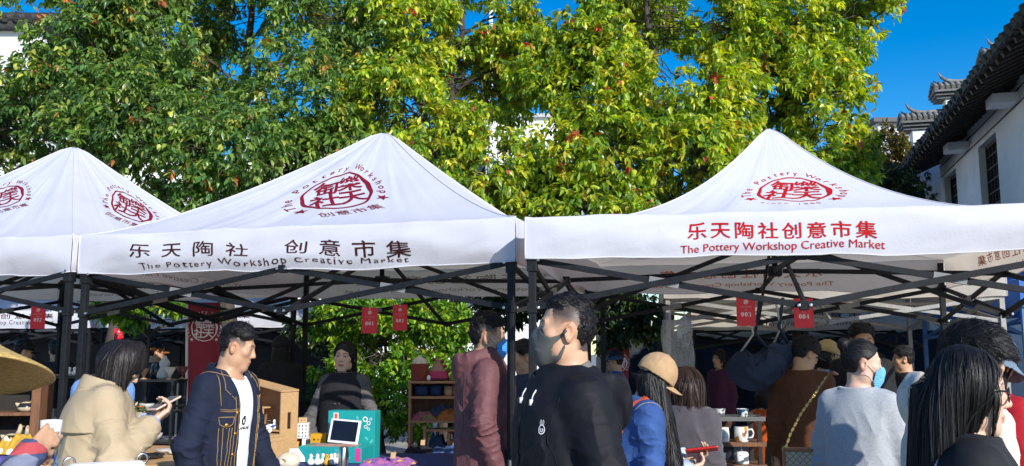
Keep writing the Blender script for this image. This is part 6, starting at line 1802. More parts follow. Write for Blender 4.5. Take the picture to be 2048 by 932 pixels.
    def long_hair(s, m, zend, back=.0, sides=.085, depth=.05, seed=1, n=2600, width=.0024, face=(.052, .045), part=0.0, fwd=.0, flow=.7, wob=.01, sagx=0.0, sway=(0, 0), strands_len=None, thick=.014, steps=14, openside=False, cyo=0.0, dp0=.088, capz=None):
        """hair falling to height zend (local metres); hangs straight down from the skull"""
        C = s.hw((0, -.03, .0)); Bk = s.hw((0, -.06, -.03))
        def f(P):
            q = s.hl(P)
            d = ell(q, (0, -.014, .030), (.0765 + thick, .0965 + thick, .0885 + thick)) * s.hs
            zt = C[2] + .02; t = np.clip((zt - P[:, 2]) / max(zt - zend, .05), 0, 1)
            cx = C[0] + sway[0] * t; cy = C[1] - .012 + cyo + sway[1] * t + back * np.sin(t * math.pi * .5) * -1
            w = (sides + sagx * t) * (.80 + .20 * np.clip(t * 3.5, 0, 1)) * (1 - .30 * np.clip((t - .7) / .3, 0, 1) ** 2) * s.hs; dp = (dp0 - (dp0 - depth) * np.clip(t * 1.6, 0, 1)) * s.hs
            qq = np.sqrt(((P[:, 0] - cx) / w) ** 2 + ((P[:, 1] - cy) / dp) ** 2)
            col = (qq - 1) * np.minimum(w, dp)
            ragged = .03 * vnoise(np.c_[P[:, 0] * 40, P[:, 1] * 40, np.full(len(P), seed)])
            col = np.maximum(np.maximum(col, zend + ragged - P[:, 2]), P[:, 2] - zt)
            d = sm(d, col, .03)
            a = np.c_[P[:, :2] * 75, P[:, 2] * 4 + seed]; b_ = np.c_[P[:, :2] * 26 + 9, P[:, 2] * 3 + seed]
            d = d + .0022 * vnoise(a) + wob * .5 * vnoise(b_)
            # face opening
            if face is not None:
                fx, fy = face
                ax_ = np.abs(q[:, 0])
                if openside: fo = np.maximum(fy + .15 * np.clip(.04 - q[:, 2], 0, .1) - q[:, 1] - .25 * np.clip(ax_ - .05, 0, .1), q[:, 2] - .060 + np.abs(q[:, 0] - part) * .4) * s.hs
                else: fo = np.maximum(np.maximum(fy - q[:, 1], ax_ - (fx + .25 * np.clip(-q[:, 2], 0, .1))), q[:, 2] - .062 + np.abs(q[:, 0] - part) * .5) * s.hs
                d = smx(d, -fo, .012)
            return d
        lo = np.minimum(s.hc - .2, np.array([C[0] - .2, C[1] - .25, zend - .05])); hi = np.maximum(s.hc + .19, np.array([C[0] + .2, C[1] + .2, 0]))
        lo = np.minimum(lo, lo + np.array([sway[0], sway[1] - back, 0]) - .05); hi = hi + np.array([max(0, sway[0]), max(0, sway[1]), 0])
        o = field_obj('hair', f, lo, hi, max(s.h * .9, .0035), m, s.obj)
        rng = np.random.default_rng(seed)
        # strands start at the parting and over the crown
        k = int(n * .6); th = rng.uniform(-.9, 1.0, k); sg = rng.choice([-1, 1], k)
        rt = np.c_[part + sg * rng.uniform(.002, .03, k), -.014 + .09 * np.sin(th), .035 + .09 * np.cos(th)]
        d0 = np.c_[sg * 1.0, np.full(k, -.15), np.full(k, -.1)]
        k2 = n - k; V = np.zeros(len(o.data.vertices) * 3, f32); o.data.vertices.foreach_get('co', V); V = V.reshape(-1, 3)
        r2 = V[rng.integers(len(V), size=k2)]
        roots = np.concatenate([s.hw(rt), r2]); dd = np.concatenate([d0 @ s.Rh.T, np.tile([0, 0, -1.], (k2, 1))])
        ln = np.concatenate([rng.uniform(.55, 1.03, k) * (s.hc[2] + .06 - zend + .1), np.clip(r2[:, 2] - zend, .03, .5) * rng.uniform(.4, 1.05, k2)])
        if capz is not None:
            kp = s.hl(roots.astype(f32))[:, 2] < capz; roots, dd, ln = roots[kp], dd[kp], ln[kp]
        def cull(P):
            if face is None: return np.zeros(len(P), bool)
            q = s.hl(P); ax_ = np.abs(q[:, 0]); 
            return (q[:, 1] > face[1] + .012 + (0 if openside else .02)) & (q[:, 2] < .050 - ax_ * .35) & (q[:, 2] > -.13) & (q[:, 1] < .16)
        strands('hair_strand', f, roots, dd, ln, rng, m, o, width, steps, flow, .0025, .12, cull=cull)
        return o
    def cap(s, m, brimdir=0.0, tilt=-.12, brim=True, name='cap', t=.016, low=.028):
        M = rotm('X', tilt) @ rotm('Z', brimdir)
        def f(P):
            q = s.hl(P) @ M
            d = ell(q, (0, -.014, .034), (.0765 + t, .0965 + t, .087 + t)); 
            inner = ell(q, (0, -.014, .030), (.0765 + t - .006, .0965 + t - .006, .087 + t - .006))
            d = np.maximum(d, low - q[:, 2]) + .0015 * vnoise(q * 45)
            x = np.abs(np.arctan2(q[:, 0], q[:, 1] + .014)); seam = np.abs((x + .52) % 1.047 - .52)
            return (d - .0022 * np.exp(-(seam / .05) ** 2) + .0022 * np.exp(-(seam / .014) ** 2)) * s.hs
        lo, hi = s.hc - .2 * s.hs, s.hc + .2 * s.hs
        o = field_obj(name, f, lo, hi, max(s.h * .7, .003), m, s.obj)
        if brim:
            def g(P):
                q = s.hl(P) @ M
                zz = q[:, 2] - (low + .006 - 6.5 * q[:, 0] ** 2 * .75 - .12 * np.clip(q[:, 1] - .08, 0, 1))
                r = np.sqrt((q[:, 0] / .082) ** 2 + ((q[:, 1] - .055) / .122) ** 2)
                d = np.maximum((r - 1) * .08, np.abs(zz) - .003); 
                return np.maximum(d, -ell(q, (0, -.014, .034), (.0765 + t - .004, .0965 + t - .004, .12))) * s.hs
            field_obj('brim', g, lo - .06, hi + .06, max(s.h * .6, .0026), m, o)
        b = MB(); top = s.hw(M @ np.array((0, -.014, .034 + .087 + t))); b.lathe([(.001, .004), (.006, .003), (.008, -.002)], tuple(top), 8); b.build('button', m, o)
        return o
    def mask(s, m, kind='sport', cord=None):
        def base(P):
            q = s.hl(P); return sm(s.head(P) / s.hs, ell(q, (0, .060, -.052), (.052, .052, .056)), .03), q
        if kind == 'sport':
            poly = [(.125, .004), (.098, .006), (.080, -.018), (.055, -.030), (.020, -.014), (-.006, .012), (-.012, .006), (.012, -.024), (.034, -.048), (.040, -.066), (.034, -.086), (.014, -.084), (-.006, -.034), (-.012, -.028), (-.004, -.052), (.006, -.096), (.030, -.116), (.060, -.128), (.125, -.13)]
            poly = [(.125, .004), (.100, .007), (.078, -.016), (.050, -.022), (.022, -.012), (-.004, .008), (-.006, .001), (.018, -.026), (.036, -.042), (.043, -.060), (.036, -.080), (.016, -.076), (-.002, -.040), (-.006, -.048), (.006, -.088), (.030, -.112), (.060, -.124), (.125, -.13)]
        else:
            poly = [(.125, -.004), (.096, -.002), (.070, -.018), (.052, -.030), (.048, -.085), (.060, -.112), (.125, -.13)]
        def f(P):
            d, q = base(P)
            e = poly_sd(q[:, 1], q[:, 2], poly)
            pl = .0012 * np.sin(q[:, 2] * 620) if kind != 'sport' else 0
            return np.maximum(np.abs(d - .0035 + pl) - .0022, e) * s.hs
        o = field_obj('face_mask', f, s.hc - .15, s.hc + .15, max(s.h * .6, .0024), m, s.obj)
        if cord is not None:
            def g(P):
                d, q = base(P); return d * s.hs
            b = MB()
            for sg in (-1, 1):
                for z0, z1 in ((-.028, .014), (-.082, -.030)):
                    line_on(b, g, s.hw([(sg * .06, .052, z0), (sg * .075, .02, (z0 + z1) / 2), (sg * .082, -.012, z1)]), .0016 * s.hs, .003)
            b.build('ear_loop', cord, o)
        return o
    def at(s, p): return s.obj.matrix_basis @ Vector(tuple(p))       # local -> world

for fn_ in LATER: fn_()

# ================================================================== people
def ring(P, c, rx, ry, r, tilt=0.0, squash=1.0, gap=None):
    q = (P - np.asarray(c, f32)) @ rotm('X', tilt)
    a = np.sqrt((q[:, 0] / rx) ** 2 + (q[:, 1] / ry) ** 2)
    d = np.hypot((a - 1) * min(rx, ry), q[:, 2] / squash) - r
    if gap is not None: d = np.maximum(d, np.minimum(gap - np.abs(q[:, 0]), q[:, 1] + .0) if gap > 0 else d)
    return d
def fabric(name, col, rough=.75, sheen=.0, var=.12, scale=25, bump=.25, bscale=420, spec=.3, **kw):
    kw.setdefault('wrinkle', .12)
    return mat(name, col, rough, var, scale, bump, bscale, spec=spec, sheen=sheen, **kw)
def wear(s, name, f, m, res=1.15, zlo=None, zhi=1.62, pad=.15):
    lo, hi = s.bounds(pad); lo = lo.copy(); hi = hi.copy()
    if zlo is not None: lo[2] = zlo * s.k + s.zo
    hi[2] = zhi * s.k + s.zo
    return field_obj(name, f, lo, hi, s.h * res, m, s.obj)
def prm(f, **kw): return lambda P: f(P, **kw)

M_TROUS = fabric('trousers_dark', (.018, .02, .028), .8)
M_TROUSB = fabric('trousers_denim', (.04, .07, .16), .85, bump=.4)
M_SHOE = mat('shoe_dark', (.02, .02, .02), .5)
M_SHOEW = mat('shoe_white', (.6, .6, .58), .6)
def legs(s, tm=None, sm_=None): s.trousers(tm or M_TROUS); s.shoes(sm_ or M_SHOE)
M_BTN = mat('bronze', (.45, .24, .07), .35, metal=.9)
M_WHITETAG = mat('white_thread', (.75, .75, .76), .6)
M_GLASSF = mat('glasses_black', (.01, .01, .011), .2)

def phone(label, w, axes, m_case, size=(.076, .155, .010), parent_h=None):
    """slab held in a hand: axes = (width dir, length dir)"""
    u = Vector(axes[0]).normalized(); l = Vector(axes[1]); l = (l - u * l.dot(u)).normalized(); n = u.cross(l)
    rot = Matrix((u, l, n)).transposed()
    o = empty('mobile_phone', w, 0, label, 'phone'); o.rotation_euler = rot.to_euler()
    b = MB(); b.box((0, 0, 0), (size[0], size[1], size[2]), bev=.004); b.build('case', m_case, o)
    b = MB(); b.box((0, 0, size[2] / 2 + .0006), (size[0] - .008, size[1] - .010, .0014)); b.build('screen', M_PHONE, o)
    return o

# ---------------------------------------------------------------- man in the black anorak
def black_jacket_man():
    s = Fig('man in a black hooded anorak and grey face mask, before the twin black posts', (.172, 2.90), R(108), 1.775, 'warm', yaw=R(-19), pitch=R(6), wide=.97, h=.0042, headscale=.95,
            arms=(dict(el=(-.275, -.04, 1.12), wr=(-.25, .06, .88)), dict(el=(.27, -.03, 1.12), wr=(.22, .10, .88))))
    fade = lambda q: np.clip((q[:, 2] - (.000 + .25 * np.clip(q[:, 1] - .0, 0, .1))) / .05, 0, 1) * (q[:, 1] < .052 - .35 * np.clip(.05 - q[:, 2], 0, .05)) * (.94 + .06 * np.sin(q[:, 1] * 900) * np.sin(q[:, 2] * 700)) * (np.hypot(q[:, 1] + .012, q[:, 2] + .002) > .036) + .94 * np.clip((.0 - q[:, 1] - .045) / .02, 0, 1) * (q[:, 2] > -.055)
    s.build(fade); legs(s); k = s.k
    m = mat('nylon_black', (.008, .0082, .012), .68, .2, 18, .05, 380, spec=.22, wrinkle=.3)
    def jk(P):
        d = s.coat(P, .76, .040, .046, .01, (.080, .070, .056), 1.05, .0065, .008, 11, 3.2, .9, 1.3, neck=.082, nfront=.03)
        d = sm(d, ring(P, s.nb + V3(0, .02, -.015) * k, .094 * k, .098 * k, .022 * k, -.30, 1.6), .02)
        hd = ring(P, s.nb + V3(0, -.035, -.012) * k, .122 * k, .118 * k, .028 * k, .22, 1.7)
        hd = sm(hd, ell(P, s.nb + V3(0, -.145, -.075) * k, V3(.105, .034, .090) * k), .03)
        for sg in (-1, 1): hd = sm(hd, cap_(P, s.nb + V3(sg * .105, .02, -.015) * k, s.nb + V3(sg * .025, .125, -.055) * k, .030 * k, .020 * k), .03)
        hd = hd + .012 * (np.sqrt(np.abs(vnoise(P * (16, 16, 11) + 3))) - .5) * (np.abs(P[:, 2] - s.nb[2]) < .14)
        return sm(d, hd, .018)
    j = wear(s, 'anorak', jk, m, 1.05)
    mg = fabric('collar_grey', (.16, .16, .15), .8)
    wear(s, 'inner_collar', lambda P: np.maximum(ring(P, s.nb + V3(0, .016, .014) * k, .072 * k, .078 * k, .010 * k, -.30, 3.0), (-(P[:, 1] - s.nb[1]) - .075)), mg, .9, 1.3, 1.62)
    for dx in (-.035, .035):
        b = MB(); p = s.nb + V3(dx - .02, .135, -.045) * k
        q = onto(jk, [p], .004)[0]
        b.tube([tuple(q + V3(0, -.01, .015)), tuple(q), tuple(q + V3(0, .006, -.018))], .0022, 5)
        b.tube([tuple(q + V3(0, .006, -.014)), tuple(q + V3(0, .008, -.032))], .0065, 8)
        b.build('drawstring', M_WHITETAG, j)
    # badge: oval outline with two ears and a heart
    a = np.linspace(0, 2 * np.pi, 33)[:-1]
    parts = [strip2d(np.c_[.020 * np.cos(a), .026 * np.sin(a)], np.c_[.0155 * np.cos(a), .0215 * np.sin(a)])]
    for sx in (-1, 1): parts.append(strip2d(np.c_[.0055 * np.cos(a) + sx * .008, .015 * np.sin(a) + .037], np.c_[.003 * np.cos(a) + sx * .008, .012 * np.sin(a) + .037]))
    parts.append(strip2d(np.c_[.011 * np.sin(a) ** 3, .010 * np.cos(a) - .003 * np.cos(2 * a) - .002 * np.cos(3 * a) - .004], np.c_[.007 * np.sin(a) ** 3, .0065 * np.cos(a) - .002 * np.cos(2 * a) - .004]))
    o = V3(-.165 * k, .24, s.nb[2] - .135 * k)
    def fn(P): return cast(jk, o + np.c_[-P[:, 0] * .55, P[:, 0] * 0, P[:, 1] * .55], (.35, -1, 0), .002)
    drape('badge', join2d(parts), fn, M_WHITETAG, j, .02)
    b = MB()
    line_on(b, jk, [s.sh[0] + V3(-.02, .12, .02) * k, s.sh[0] + V3(-.03, .16, -.12) * k, s.sh[0] + V3(-.06, .12, -.22) * k], .0014)
    line_on(b, jk, [V3(-.02, .2, s.nb[2] - .10 * k), V3(-.005, .22, s.nb[2] - .35 * k), V3(0, .22, s.nb[2] - .62 * k)], .003)
    b.build('seam', m, j)
    s.short_hair(M_HAIR, .013, -.004, seed=3, n=4200, fr=(.086, .05), sweep=(0, .8, .25), slen=.024, width=.0010, back=-.050, lift=.08, zs=.066, bk=.010)
    s.mask(fabric('mask_grey', (.085, .088, .084), .7, bump=.15), 'sport')
black_jacket_man()

# ---------------------------------------------------------------- man in the denim jacket
def stitch(b, f, pts, r=.0016): line_on(b, f, pts, r, .0012)
def denim_man():
    s = Fig('man in an open dark denim jacket with orange stitching over a white T-shirt', (-1.475, 4.6), R(-109), 1.735, 'tan', yaw=R(27), pitch=R(-13), h=.0048, headscale=.94, lean=R(3), wide=.92,
            arms=(dict(el=(-.235, .03, 1.12), wr=(-.22, .17, .93), fd=(0, .8, -.5), pn=(.5, 0, -1)), dict(el=(.235, -.03, 1.12), wr=(.22, .05, .87))))
    fade = lambda q: np.clip((q[:, 2] + .004) / .05, 0, 1) * (q[:, 1] < .045) * .93 * (np.hypot(q[:, 1] + .012, q[:, 2] + .004) > .034) + .9 * np.clip((-q[:, 1] - .045) / .02, 0, 1) * (q[:, 2] > -.06)
    s.build(fade); legs(s, M_TROUSB, M_SHOEW); k = s.k
    m = fabric('denim_indigo', (.009, .014, .034), .8, bump=.3, bscale=600, var=.25, scale=9)
    tee = fabric('cotton_white', (.80, .80, .80), .8, bump=.15)
    mo = mat('thread_orange', (.40, .24, .08), .6)
    tf = prm(s.coat, hem=.78, ew=.012, ed=.016, r=(.056, .042, .038), frac=.05, amp=.005, fx=9, neck=.076, nfront=.025, yk=(.046, .052), seed=8)
    t_ = wear(s, 'tshirt', tf, tee, 1.2)
    def jk(P):
        d = s.coat(P, .80, .034, .040, 0, (.078, .068, .056), 1.0, .008, .006, 10, 3, .8, 2.1, neck=.088, nfront=.02, yk=(.058, .064),
                   open_=((.7, .95, 1.15, 1.32, 1.42, 1.5), (.055, .055, .060, .068, .075, .085), 0.0))
        c = np.maximum(ring(P, s.nb + V3(0, .018, .005) * k, .100 * k, .104 * k, .010 * k, -.30, 3.6), (P[:, 1] - s.nb[1]) - (.045 + np.abs(P[:, 0]) * .25))
        lap = [cap_(P, s.nb + V3(sg * .085, .055, .0) * k, s.nb + V3(sg * .105, .125, -.085) * k, .026 * k, .014 * k) for sg in (-1, 1)]
        d = sm(d, c, .008)
        for l in lap: d = sm(d, l, .010)
        return d
    j = wear(s, 'denim_jacket', jk, m, 1.1)
    b = MB()
    fz = lambda x, z: V3(x, .22, z) * k
    # seams: yoke, placket edges, pocket and flap, sleeve head, collar
    for sg in (-1, 1):
        line_cast(b, jk, [fz(sg * .085, 1.30), fz(sg * .12, 1.295), fz(sg * .155, 1.30)])
        line_cast(b, jk, [fz(sg * .085, 1.292), fz(sg * .12, 1.287), fz(sg * .155, 1.292)])
        for o in (.080, .098): line_cast(b, jk, [fz(sg * o, 1.36), fz(sg * o * .97, 1.15), fz(sg * o * .95, .84)])
        line_cast(b, jk, [fz(sg * .103, 1.262), fz(sg * .107, 1.228), fz(sg * .130, 1.208), fz(sg * .153, 1.228), fz(sg * .157, 1.262), fz(sg * .103, 1.262)], .0018)
        for dx in (-.012, .012): line_cast(b, jk, [fz(sg * (.130 + dx), 1.21), fz(sg * (.130 + dx * .6), .99)])
        line_cast(b, jk, [fz(sg * .107, 1.21), fz(sg * .110, 1.02), fz(sg * .130, .99), fz(sg * .150, 1.02), fz(sg * .154, 1.21)])
        S = s.sh[0 if sg < 0 else 1]
        stitch(b, jk, [S + V3(sg * .0, .05, .07) * k, S + V3(sg * .015, .08, .0) * k, S + V3(sg * .01, .09, -.09) * k])
        stitch(b, jk, [S + V3(-sg * .07, .10, .05) * k, S + V3(sg * .0, .02, .075) * k, S + V3(sg * .01, -.06, .06) * k])
        stitch(b, jk, [s.nb + V3(sg * .10, .05, .03) * k, s.nb + V3(sg * .135, .11, -.06) * k, s.nb + V3(sg * .10, .15, -.115) * k])
    line_cast(b, jk, [fz(x, .835) for x in (-.15, -.1, -.08)]); line_cast(b, jk, [fz(x, .835) for x in (.08, .1, .15)])
    A = s.arm[1]; ax = A['W'] - A['E']
    b.build('stitching', mo, j)
    b = MB()
    for sg in (-1, 1):
        for z in (1.28, 1.18, 1.08, .98, .88):
            q = cast(jk, [fz(sg * .089, z)])[0]; g = grad(jk, np.array([q], f32))[0]
            b.lathe([(.0105, -.001), (.0105, .002), (.004, .004)], tuple(q), 10, rot=Vector((0, 0, 1)).rotation_difference(Vector(g)).to_matrix())
        q = cast(jk, [fz(sg * .130, 1.222)])[0]; g = grad(jk, np.array([q], f32))[0]
        b.lathe([(.013, -.001), (.013, .002), (.005, .004)], tuple(q), 10, rot=Vector((0, 0, 1)).rotation_difference(Vector(g)).to_matrix())
    b.build('button', M_BTN, j)
    a = np.linspace(0, 2 * np.pi, 25)[:-1]
    V, T = text2d('BLANKLAB', .018, .03); V = V + (0, -.040)
    pr = join2d([strip2d(np.c_[.016 * np.cos(a), .020 * np.sin(a)], np.c_[.007 * np.cos(a), .011 * np.sin(a)]), rect2d(-.004, .012, .012, .026), (V, T)])
    drape('chest_print', pr, lambda P: cast(tf, V3(.01, .22, 1.235) * k + np.c_[-P[:, 0], P[:, 0] * 0, P[:, 1]], off=.002), mat('print_black', (.01, .01, .01), .6), t_, .02)
    s.short_hair(M_HAIR, .022, -.003, seed=5, n=4200, fr=(.080, .045), sweep=(0, .5, .4), slen=.028, width=.0010, lift=.16, zs=.045, bk=.008)
denim_man()

# ---------------------------------------------------------------- woman in the trench coat
def trench_woman():
    s = Fig('woman in a beige trench coat with shoulder-length dark hair, head bowed over her phone', (-1.985, 4.30), R(-58), 1.67, 'light', fem=True, pitch=R(-38), yaw=R(4), lean=R(4), h=.0048,
            arms=(dict(el=(-.20, .07, 1.14), wr=(-.03, .225, 1.30), fd=(.2, .7, .5), pn=(.4, -.3, 1), curl=.75), dict(el=(.235, .06, 1.12), wr=(.09, .235, 1.30), fd=(-.25, .8, .45), pn=(-.5, -.3, .9), curl=.75)))
    s.build(closed=True); legs(s, M_TROUSB, M_SHOEW); k = s.k
    m = fabric('trench_beige', (.42, .33, .21), .72, var=.06, scale=5, bump=.15, bscale=500, wrinkle=.35, wscale=6)
    def jk(P):
        d = s.coat(P, .42, .050, .058, .05, (.088, .088, .078), .93, .012, .012, 8, 2.2, .7, 3.0, neck=.078, yk=(.062, .068), kk=.05) if False else s.coat(P, .42, .036, .044, .06, (.080, .084, .070), .93, .008, .008, 8, 2.2, .7, 3.0, neck=.078, yk=(.062, .068))
        # gathered waist and loose cape flap on the back
        z = P[:, 2] / k
        d = d + .020 * np.exp(-((z - 1.02) / .035) ** 2)
        r = s.coat(P, 1.26, .050, .060, .17, (.08, .08, .07), 1, 0, .006, 9, 2.0, .5, 7.0, neck=None, yk=(.064, .070), sleeves=False)
        fl = np.maximum(np.abs(r) - .008, np.maximum(np.maximum(P[:, 1] - s.bend(P[:, 2]) - .03, 1.26 * k - P[:, 2]), P[:, 2] - 1.455 * k))
        d = np.minimum(d, fl)
        c = np.maximum(ring(P, s.nb + V3(0, .012, .0) * k, .098 * k, .104 * k, .009, -.35, 5.0), (P[:, 1] - s.nb[1]) - .08)
        return sm(d, c, .008)
    j = wear(s, 'trench_coat', jk, m, 1.1, .35)
    b = MB()
    for sg in (-1, 1):
        stitch(b, jk, [s.nb + V3(sg * .09, -.02, .0) * k, s.sh[0 if sg < 0 else 1] + V3(sg * .03, -.04, .07) * k], .0012)
    stitch(b, jk, [V3(-.2, -.25, 1.115) * k, V3(0, -.30, 1.115) * k, V3(.2, -.25, 1.115) * k], .0012)
    b.build('seam', fabric('trench_seam', (.30, .23, .14), .8), j)
    wear(s, 'belt', lambda P: np.maximum(np.abs(jk(P) - .004) - .004, np.abs(P[:, 2] - 1.015 * k - .02 * P[:, 0]) - .020), m, 1.1, .95, 1.1)
    for A in s.arm:                                                     # pale blue shirt cuffs
        w, e = A['W'], A['E']; d = norm(w - e)
        b = MB(); b.tube([tuple(w - d * .05), tuple(w - d * .004)], [.044, .040], 14); b.build('shirt_cuff', fabric('shirt_blue', (.32, .47, .68), .8), s.obj)
    s.long_hair(M_HAIRT, 1.25 * k, back=.03, sides=.098, depth=.058, seed=4, n=5500, width=.0012, face=(.045, .040), wob=.02, sway=(.0, .0), flow=.35, thick=.016)
    a, n, t = s.arm[1]['axes']; hp = s.at((s.arm[0]['palm'] + s.arm[1]['palm']) / 2 + V3(0, .02, .03))
    phone('phone in a pale pink case held up by the woman in the trench coat', hp, (Vector((.83, -.5, .05)), Vector((.45, .75, .35))), mat('case_pink', (.72, .50, .42), .4))
    # white bag on a strap
    bag = empty('shoulder_bag', s.at((.30, .02, .19)), s.rz + R(90), 'white leather shoulder bag with a ring clasp hanging from the trench coat', 'bag')
    M_BAG = mat('bag_white', (.76, .76, .77), .45, .05, 12, .12, 120)
    def bf(P):
        d = sbox(P, (0, 0, .80), (.155, .045, .105), .035)
        fl = np.maximum(sbox(P, (0, 0, .845), (.160, .052, .07), .03), .79 - P[:, 2] + .4 * P[:, 0] ** 2)
        return np.minimum(d, fl) + .002 * vnoise(P * 25)
    field_obj('bag_body', bf, (-.2, -.1, .65), (.2, .1, .95), .005, M_BAG, bag)
    b = MB()
    for sx in (-1, 1): b.lathe([(.022, -.004), (.028, 0), (.022, .004), (.018, 0), (.022, -.004)], (sx * .15, 0, .92), 14, close=False, rot=Matrix.Rotation(R(90), 3, 'X'))
    b.build('ring', M_STEEL, bag)
trench_woman()

# ---------------------------------------------------------------- seller
def seller():
    s = Fig('seller in a dark buttoned vest with grey sleeves, standing behind the teal display boxes', (-1.275, 6.82), R(170), 1.655, 'light', fem=True, yaw=R(4), pitch=R(3), roll=R(-3), h=.005, wide=1.0,
            arms=(dict(el=(-.275, .02, 1.10), wr=(-.16, .20, .98)), dict(el=(.275, .02, 1.10), wr=(.16, .20, .98))))
    s.build(lips=(.45, .07, .07)); legs(s); k = s.k
    mg = fabric('tweed_grey', (.105, .10, .105), .9, var=.5, scale=160, bump=.5)
    mv = fabric('vest_black', (.012, .012, .016), .8)
    wear(s, 'sweater', prm(s.coat, hem=.85, ew=.014, ed=.016, r=(.066, .058, .046), amp=.004, crease=.006, neck=None, seed=4), mg, 1.1)
    def vf(P):
        d = s.coat(P, .74, .038, .040, .02, amp=.005, neck=.062, sleeves=False, yk=(.062, .056), fx=9, seed=5)
        for A in s.arm:
            d = smx(d, -cap_(P, A['S'] + V3(A['sg'] * .045, 0, .02) * k, A['S'] + V3(A['sg'] * .06, .0, -.16) * k, .068 * k), .012)
        return d
    v = wear(s, 'vest', vf, mv, 1.1)
    wear(s, 'roll_neck', lambda P: cap_(P, s.nb + V3(0, .005, -.03) * k, s.nb + V3(0, .022, .060) * k, .066 * k, .058 * k) + .004 * np.sin(P[:, 2] * 260), mv, 1, 1.38, 1.6)
    b = MB()
    for z in (1.26, 1.16, 1.06, .96):
        for dx in (-.028, .028):
            q = onto(vf, [V3(dx, .25, z) * k], .002)[0]; b.lathe([(.009, -.002), (.009, .002), (.003, .0035)], tuple(q), 9, rot=Matrix.Rotation(R(-90), 3, 'X'))
    b.build('button', mat('button_black', (.04, .04, .045), .25), v)
    s.long_hair(M_HAIR, 1.43 * k, back=.02, sides=.076, depth=.05, seed=8, n=1700, width=.0016, face=(.056, .028), part=.01, thick=.010, wob=.006)
seller()

# ---------------------------------------------------------------- man in the maroon anorak
def maroon_man():
    s = Fig('man in a maroon hooded windbreaker and blue face mask, browsing beside the wooden shelf', (-.165, 5.50), R(-82), 1.80, 'tan', yaw=R(-4), pitch=R(-4), wide=1.12, h=.0055, headscale=1.12,
            arms=(dict(el=(-.27, .10, 1.14), wr=(-.16, .30, 1.06), fd=(.2, .9, -.1), pn=(.3, 0, -1)), dict(el=(.275, -.04, 1.12), wr=(.25, .04, .87))))
    fade = lambda q: np.clip((q[:, 2] + .004) / .05, 0, 1) * (q[:, 1] < .045) * .93 * (np.hypot(q[:, 1] + .012, q[:, 2] + .004) > .034) + .92 * np.clip((-q[:, 1] - .045) / .02, 0, 1) * (q[:, 2] > -.06)
    s.build(fade); legs(s, M_TROUS, M_SHOE); k = s.k
    m = mat('nylon_maroon', (.135, .055, .060), .62, .12, 14, .05, 380, spec=.25, wrinkle=.3)
    def jk(P):
        d = s.coat(P, .72, .042, .046, .012, (.082, .074, .058), 1.03, .010, .010, 10, 3.0, 1.2, 5.3, neck=.082, nfront=.03)
        hd = ring(P, s.nb + V3(0, -.030, .012) * k, .118 * k, .112 * k, .034 * k, .25, 1.8)
        hd = sm(hd, ell(P, s.nb + V3(0, -.130, -.035) * k, V3(.095, .038, .090) * k), .03)
        for sg in (-1, 1): hd = sm(hd, cap_(P, s.nb + V3(sg * .095, .02, .0) * k, s.nb + V3(sg * .03, .115, -.05) * k, .034 * k, .020 * k), .03)
        return sm(d, hd + .007 * (np.abs(vnoise(P * 20 + 6)) - .3) * (np.abs(P[:, 2] - s.nb[2]) < .14), .018)
    j = wear(s, 'windbreaker', jk, m, 1.0)
    b = MB()
    stitch(b, jk, [s.sh[1] + V3(-.02, .10, .04) * k, s.sh[1] + V3(.01, .11, -.06) * k, s.sh[1] + V3(.03, .06, -.16) * k], .0018)
    stitch(b, jk, [s.sh[1] + V3(-.04, -.10, .04) * k, s.sh[1] + V3(-.03, -.13, -.10) * k, s.sh[1] + V3(-.05, -.13, -.40) * k], .0018)
    b.build('seam', m, j)
    s.short_hair(M_HAIR, .018, -.003, zs=.05, bk=.008, seed=6, n=2600, fr=(.082, .045), sweep=(0, .6, .5), slen=.03, width=.0017)
    s.mask(fabric('mask_blue', (.06, .30, .72), .7), 'pleated', M_WHITETAG)
maroon_man()

